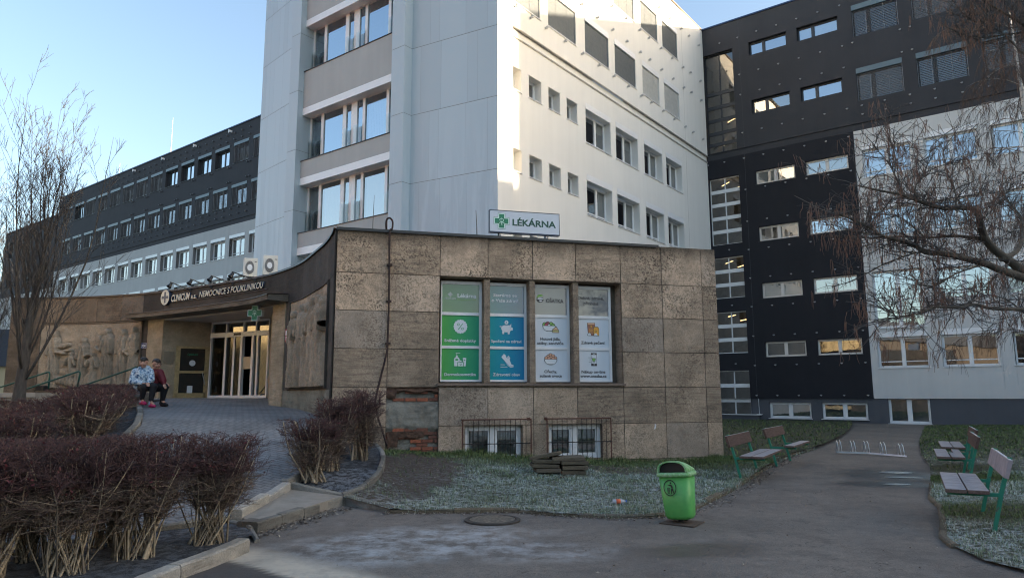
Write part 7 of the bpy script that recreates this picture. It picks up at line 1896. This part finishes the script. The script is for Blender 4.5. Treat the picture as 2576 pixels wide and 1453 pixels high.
mb = MB(); q = cL(395, 1110, 20.5); mb.box(q[0] - .12, q[0] + .12, q[1] - .1, q[1] + .1, q[2] - .12, q[2] + .02); o = mb.build('lamp_box', BLACK); bevel(o, .01); tag(o, 'small black box standing on the low wall by the handrail', 'box')
# white bird mess or chewing marks on stone: a chip of pale plaster
mb = MB(); mb.poly([(-1.72, -.004, .93), (-1.69, -.004, .90), (-1.70, -.004, .84), (-1.72, -.004, .80), (-1.745, -.004, .80), (-1.73, -.004, .86)]); mb.build('plaster_chip', PVC, pv, MSl)
# -------- buildings around the photographer (shade and reflections)
o = far_block('apartment_block', Vector((55, 30, -.8)), Vector((0, -1, 0)), 75, 12, 21.5, render_wall('pale_render', (.75, .74, .72)), ANTH, 'unseen flat roofed apartment block to the right, casting the shade')  # out of view; wall made pale to bounce sky light onto the tower side
CREAM = render_wall('cream_render', (.52, .43, .27), .08, .08)
TILE = plain('red_tiles', (.36, .07, .035), .8, var=.2)
o = far_block('cream_house', Vector((-38, 22, -.8)), Vector((.1, -1, 0)), 26, 11, 9.5, CREAM, TILE, 'cream house with a red tiled roof across the street, mirrored in the entrance doors', 5)
far_block('street_house', Vector((48, -60, -.8)), Vector((-1, 0, 0)), 39, 12, 9, plain('ochre_render', (.22, .17, .13), .9), ANTH, 'ochre house behind the photographer, left of the brick one', 4)
far_block('street_house', Vector((9, -60, -.8)), Vector((-1, 0, 0)), 40, 12, 11, plain('brown_brick', (.20, .13, .09), .9), ANTH, 'tall brown brick house behind the photographer', 4)
far_block('street_house', Vector((-31, -60, -.8)), Vector((-1, .2, 0)), 40, 12, 9, plain('grey_house', (.28, .25, .21), .9), ANTH, 'grey house behind the photographer, right of the brick one', 4)
far_block('street_house', Vector((-46, -8, -.8)), Vector((-.3, -1, 0)), 44, 12, 10, plain('umber_render', (.055, .045, .038), .9), ANTH, 'unseen umber house added far left behind the photographer, filling a bright gap in reflections', 4)  # added, dark filler that keeps horizon glow out of the wing's window reflections
tree((-7, -9, 0), 1.15, 2.2, 'bare street tree behind the photographer, mirrored in the pharmacy windows'); tree((2.5, -11, 0), 1.2, 4.4, 'second bare street tree behind the photographer, mirrored in the grey panes')
o = far_block('cream_house', Vector((-58, 66, -.8)), Vector((.9, .35, 0)), 14, 10, 5.2, CREAM, ANTH, 'small cream house glimpsed at the far left edge beyond the bare trees', 4)

# ================================================================== people
def cap_(mb, a, b, ra, rb, n=14, sq=(1, 1)):
    a, b = Vector(a), Vector(b); d = b - a; L = d.length
    if L < 1e-6: d = Vector((0, 0, 1)); L = 1e-6
    q = d.normalized().to_track_quat('Z', 'Y').to_matrix().to_4x4(); M = T(*a) @ q @ Matrix.Diagonal((sq[0], sq[1], 1, 1))
    pr = [(max(1e-4, ra * math.cos(t)), ra * math.sin(t)) for t in np.linspace(-math.pi / 2 + .05, 0, 6)] + [(max(1e-4, rb * math.cos(t)), L + rb * math.sin(t)) for t in np.linspace(0, math.pi / 2 - .05, 6)]
    mb.lathe(pr, n, M)
def blob(name, parts, mt, parent, vox=.012, smooth=6, M=None):
    mb = MB()
    for p in parts: cap_(mb, *p)
    o = mb.build('tmp', mt); md = o.modifiers.new('r', 'REMESH'); md.mode = 'VOXEL'; md.voxel_size = vox; md.use_smooth_shade = True
    if smooth: s_ = o.modifiers.new('s', 'SMOOTH'); s_.iterations = smooth; s_.factor = .5
    bpy.context.view_layer.update(); me = bpy.data.meshes.new_from_object(o.evaluated_get(bpy.context.evaluated_depsgraph_get())); bpy.data.objects.remove(o)
    me.name = name; me.materials.clear(); me.materials.append(mt); me.polygons.foreach_set('use_smooth', [True] * len(me.polygons))
    return link(name, me, parent, M)
SKIN = plain('skin', (.50, .285, .205), .55, var=.06); HAIR = plain('dark_hair', (.018, .015, .014), .5, var=.4, scale=40)
CAMO = NM('patterned_jacket'); f1 = CAMO.noise(19, 3, .6, CAMO.mapping((1, 1, 2.0)), .6)
CAMO.col(CAMO.ramp(f1, [(.36, (.012, .03, .12)), (.43, (.03, .12, .33)), (.475, (.22, .42, .58)), (.56, (.62, .70, .76))])); CAMO.set(.6); CAMO.bump(f1, .5, .03)
TROU = plain('black_trousers', (.010, .011, .015), .8, var=.2); REDJ = plain('dark_red_jacket', (.13, .008, .018), .65, var=.25, scale=12); CLOG = plain('pink_clogs', (.50, .018, .13), .45, var=.1); SOCK = plain('lilac_socks', (.34, .35, .46), .85, var=.2, scale=30)
DARKC = plain('eye_dark', (.012, .01, .01), .3); LIP = plain('lip', (.36, .13, .11), .5)
def hand(a, d, palm_n, s=1.):
    """palm, four bent fingers of different length and a thumb, as capsules from wrist a along d"""
    a, d, n_ = Vector(a), Vector(d).normalized(), Vector(palm_n).normalized(); sd_ = d.cross(n_).normalized(); out = [(a, a + d * .075 * s, .024, .027)]
    for k, (w_, L) in enumerate(((-.030, .062), (-.010, .074), (.010, .070), (.028, .054))):
        r0 = a + d * .082 * s + sd_ * w_ * s; m_ = r0 + d * L * .5 * s + n_ * .010; e = m_ + d * L * .34 * s + n_ * .026; out += [(r0 - d * .02, m_, .0095, .009), (m_, e, .009, .0078)]
    t0 = a + d * .03 * s - sd_ * .024 * s; t1 = t0 + d * .035 * s - sd_ * .026 * s + n_ * .01; out += [(t0, t1, .011, .0105), (t1, t1 + d * .032 * s + n_ * .012, .0105, .009)]
    return out
def person(p, J, jacket, label, sc=1., glasses=False, hood=False, shoes=(CLOG, SOCK)):
    g_ = lambda k: Vector(J[k])
    hc, fw = g_('head'), g_('look').normalized(); sd_ = fw.cross(Vector((0, 0, 1))).normalized(); up_ = Vector((0, 0, 1))
    B = [(hc + up_ * .03 - fw * .012, hc + up_ * .035 + fw * .01, .098, .094), (hc - up_ * .05 + fw * .022, hc - up_ * .075 + fw * .03, .072, .055), (hc - up_ * .06 - fw * .02, g_('neck'), .055, .062),
         (hc + fw * .095 + up_ * .012, hc + fw * .118 - up_ * .028, .012, .017), (hc + fw * .088 - up_ * .062, hc + fw * .088 - up_ * .062 + sd_ * .012, .02, .02), (hc + fw * .085 + sd_ * .034 - up_ * .03, hc + fw * .07 + sd_ * .05 - up_ * .04, .03, .03), (hc + fw * .085 - sd_ * .034 - up_ * .03, hc + fw * .07 - sd_ * .05 - up_ * .04, .03, .03)]
    for s_ in (-1, 1): B.append((hc + sd_ * s_ * .094 + up_ * .02, hc + sd_ * s_ * .098 - up_ * .025 - fw * .005, .018, .013))
    B += [(g_('neck'), g_('chest'), .07, .11), (g_('chest'), g_('pelvis'), .12, .14)]
    for s_ in 'LR': B += [(g_('chest'), g_('sh' + s_), .08, .06), (g_('sh' + s_), g_('el' + s_), .05, .042), (g_('el' + s_), g_('wr' + s_), .04, .028)] + hand(g_('wr' + s_), g_('hd' + s_), g_('hn' + s_)) + [(g_('pelvis'), g_('kn' + s_), .10, .06), (g_('kn' + s_), g_('an' + s_), .055, .036), (g_('an' + s_), g_('to' + s_), .035, .03)]
    body = blob('person', B, SKIN, None, .0085, 3); body.location = p; tag(body, label, 'person')
    T_ = jacket['r']; Jk = [(g_('neck') - up_ * .03, g_('chest'), .085, T_ * .9), (g_('chest'), g_('pelvis') + up_ * .06, T_, T_ * 1.16), (g_('pelvis') + up_ * .06, g_('pelvis') + up_ * .02 + fw * 0 + (g_('knL') + g_('knR') - g_('pelvis') * 2) * .14, T_ * 1.12, T_ * .85)]
    for s_ in 'LR': Jk += [(g_('chest') + up_ * .04, g_('sh' + s_), .12, .095), (g_('sh' + s_), g_('el' + s_), .098, .088), (g_('el' + s_), g_('wr' + s_) - (g_('wr' + s_) - g_('el' + s_)) * .06, .085, .05)]
    if hood: Jk += [(g_('neck') - fw * .10 - sd_ * .08, g_('neck') - fw * .13 + sd_ * .02 + up_ * .03, .07, .06), (g_('neck') - fw * .12 - up_ * .02, g_('neck') - fw * .10 + sd_ * .10, .075, .05), (g_('neck') + sd_ * .09 + fw * .02, g_('neck') - sd_ * .09 + fw * .02, .04, .04)]
    blob('jacket', Jk, jacket['m'], body, .012, 4)
    Tr = []
    for s_ in 'LR': Tr += [(g_('pelvis'), g_('kn' + s_), .145, .098), (g_('kn' + s_), g_('an' + s_) + (g_('kn' + s_) - g_('an' + s_)) * .10, .088, .058)]
    blob('trousers', Tr, TROU, body, .012, 4)
    Hr = [(hc + up_ * .055 - fw * .035, hc + up_ * .068 + fw * .025, .097, .086), (hc + up_ * .02 - fw * .05, hc - up_ * .03 - fw * .055, .085, .06), (hc + up_ * .085 + fw * .05 - sd_ * .04, hc + up_ * .082 + fw * .06 + sd_ * .045, .036, .032)]
    blob('hair', Hr, HAIR, body, .009, 2)
    mb = MB()
    for s_ in (-1, 1): cap_(mb, hc + fw * .093 + sd_ * s_ * .034 + up_ * .012, hc + fw * .096 + sd_ * s_ * .034 + up_ * .012, .0085, .0085, 8); cap_(mb, hc + fw * .098 + sd_ * s_ * .018 + up_ * .034, hc + fw * .088 + sd_ * s_ * .054 + up_ * .036, .0055, .004, 6)
    mb.build('eyes', DARKC, body, None, True)
    mb = MB(); cap_(mb, hc + fw * .103 - sd_ * .020 - up_ * .058, hc + fw * .103 + sd_ * .020 - up_ * .058, .006, .006, 6); mb.build('mouth', LIP, body, None, True)
    if glasses:
        mb = MB()
        for s_ in (-1, 1):
            c = hc + fw * .112 + sd_ * s_ * .034 + up_ * .010; mb.tube([c + sd_ * .026 * math.cos(R(q * 30)) + up_ * .02 * math.sin(R(q * 30)) for q in range(13)], .004, 5); mb.tube([c + sd_ * s_ * .026, hc + sd_ * s_ * .098 - fw * .0 + up_ * .02], .004, 5)
        mb.build('glasses', BLACK, body)
    for s_ in 'LR':
        a, t_ = g_('an' + s_), g_('to' + s_); d = (t_ - a); d.z = 0; d.normalize(); hz_ = J['gz' + s_]
        heel = Vector((a.x, a.y, hz_ + .045)) - d * .035
        blob('clog', [(heel + d * .03, heel + d * .16 + Vector((0, 0, -.006)), .045, .046), (heel + d * .13, heel + d * .215 + Vector((0, 0, -.012)), .050, .036), (heel + d * .09 + Vector((0, 0, .02)), heel + d * .15 + Vector((0, 0, .01)), .046, .042)], shoes[0], body, .009, 2)
        blob('sock', [(a + Vector((0, 0, .05)), heel + Vector((0, 0, .035)) + d * .02, .043, .046), (heel + Vector((0, 0, .035)), heel + d * .06 + Vector((0, 0, .02)), .047, .042)], shoes[1], body, .010, 2)
    return body
pz = 1.275; pb = at(366.6, 1019.6, 18.2); pb.z = zramp(pb.x, pb.y)
person(pb, dict(head=(-.105, -.05, 1.125), look=(.25, -1, -.05), neck=(-.13, .0, .99), chest=(-.16, .04, .82), pelvis=(-.20, .13, .52), shL=(-.345, .04, .90), elL=(-.36, -.06, .66), wrL=(-.06, -.16, .60), hdL=(.8, .1, -.1), hnL=(0, 0, -1),
                shR=(.02, .05, .90), elR=(.10, -.02, .70), wrR=(.10, -.15, .615), hdR=(.3, -.5, -.25), hnR=(-.3, 0, -1), knL=(.03, -.20, .50), anL=(-.055, -.12, .20), toL=(.06, -.19, .12), knR=(.225, -.12, .52), anR=(.20, -.16, .15), toR=(.33, -.24, .06), gzL=.065, gzR=.0),
       dict(r=.185, m=CAMO.mat), 'person in a blue and white patterned jacket and pink clogs sitting on the low wall', hood=True)
person(Vector((pb.x + .02, pb.y + .42, pb.z + .02)), dict(head=(-.02, -.02, 1.085), look=(.9, -.45, -.05), neck=(-.05, .01, .95), chest=(-.03, .05, .78), pelvis=(-.06, .10, .50), shL=(-.16, .12, .88), elL=(-.05, .20, .66), wrL=(.18, .10, .60), hdL=(.8, -.2, -.3), hnL=(0, 0, -1),
                shR=(.09, -.04, .87), elR=(.20, -.06, .66), wrR=(.245, -.10, .575), hdR=(.5, -.3, -.5), hnR=(-.2, 0, -1), knL=(.20, .08, .50), anL=(.16, .06, .14), toL=(.29, .0, .05), knR=(.24, -.05, .50), anR=(.18, .0, .14), toR=(.30, -.06, .05), gzL=.0, gzR=.0),
       dict(r=.150, m=REDJ), 'person in a dark red jacket and glasses sitting half hidden behind the patterned jacket', glasses=True, shoes=(TROU, TROU))
# ================================================================== light and render settings
SUN = Vector((1.158, -.131, .232)).normalized()
w = bpy.data.worlds.new("World"); S.world = w; w.use_nodes = True
nt = w.node_tree; bg = nt.nodes['Background']
sky = nt.nodes.new('ShaderNodeTexSky'); sky.sky_type = 'NISHITA'; sky.sun_disc = False
sky.sun_elevation = math.asin(SUN.z); sky.sun_rotation = math.atan2(SUN.x, SUN.y)
sky.altitude = 300; sky.air_density = 1.0; sky.dust_density = 3.0; sky.ozone_density = 1.0
nt.links.new(sky.outputs[0], bg.inputs[0]); bg.inputs[1].default_value = .15
ld = bpy.data.lights.new('sun', 'SUN'); ld.energy = 5.0; ld.angle = R(.5); ld.color = (1., .80, .55)
lo_ = bpy.data.objects.new('sun', ld); COL.objects.link(lo_); lo_.rotation_euler = SUN.to_track_quat('Z', 'Y').to_euler()
S.view_settings.view_transform = 'Standard'; S.view_settings.look = 'None'; S.view_settings.exposure = 1.62; S.view_settings.gamma = 1; S.view_settings.use_curve_mapping = False
S.cycles.max_bounces = 6; S.cycles.diffuse_bounces = 3; S.cycles.glossy_bounces = 3; S.cycles.transparent_max_bounces = 12; S.cycles.transmission_bounces = 4
S.cycles.use_denoising = True; S.cycles.denoiser = 'OPENIMAGEDENOISE'; S.cycles.denoising_input_passes = 'RGB_ALBEDO_NORMAL'; S.cycles.denoising_prefilter = 'FAST'
S.cycles.filter_width = 1.1
S.cycles.sample_clamp_indirect = 6
S.cycles.caustics_reflective = False; S.cycles.caustics_refractive = False
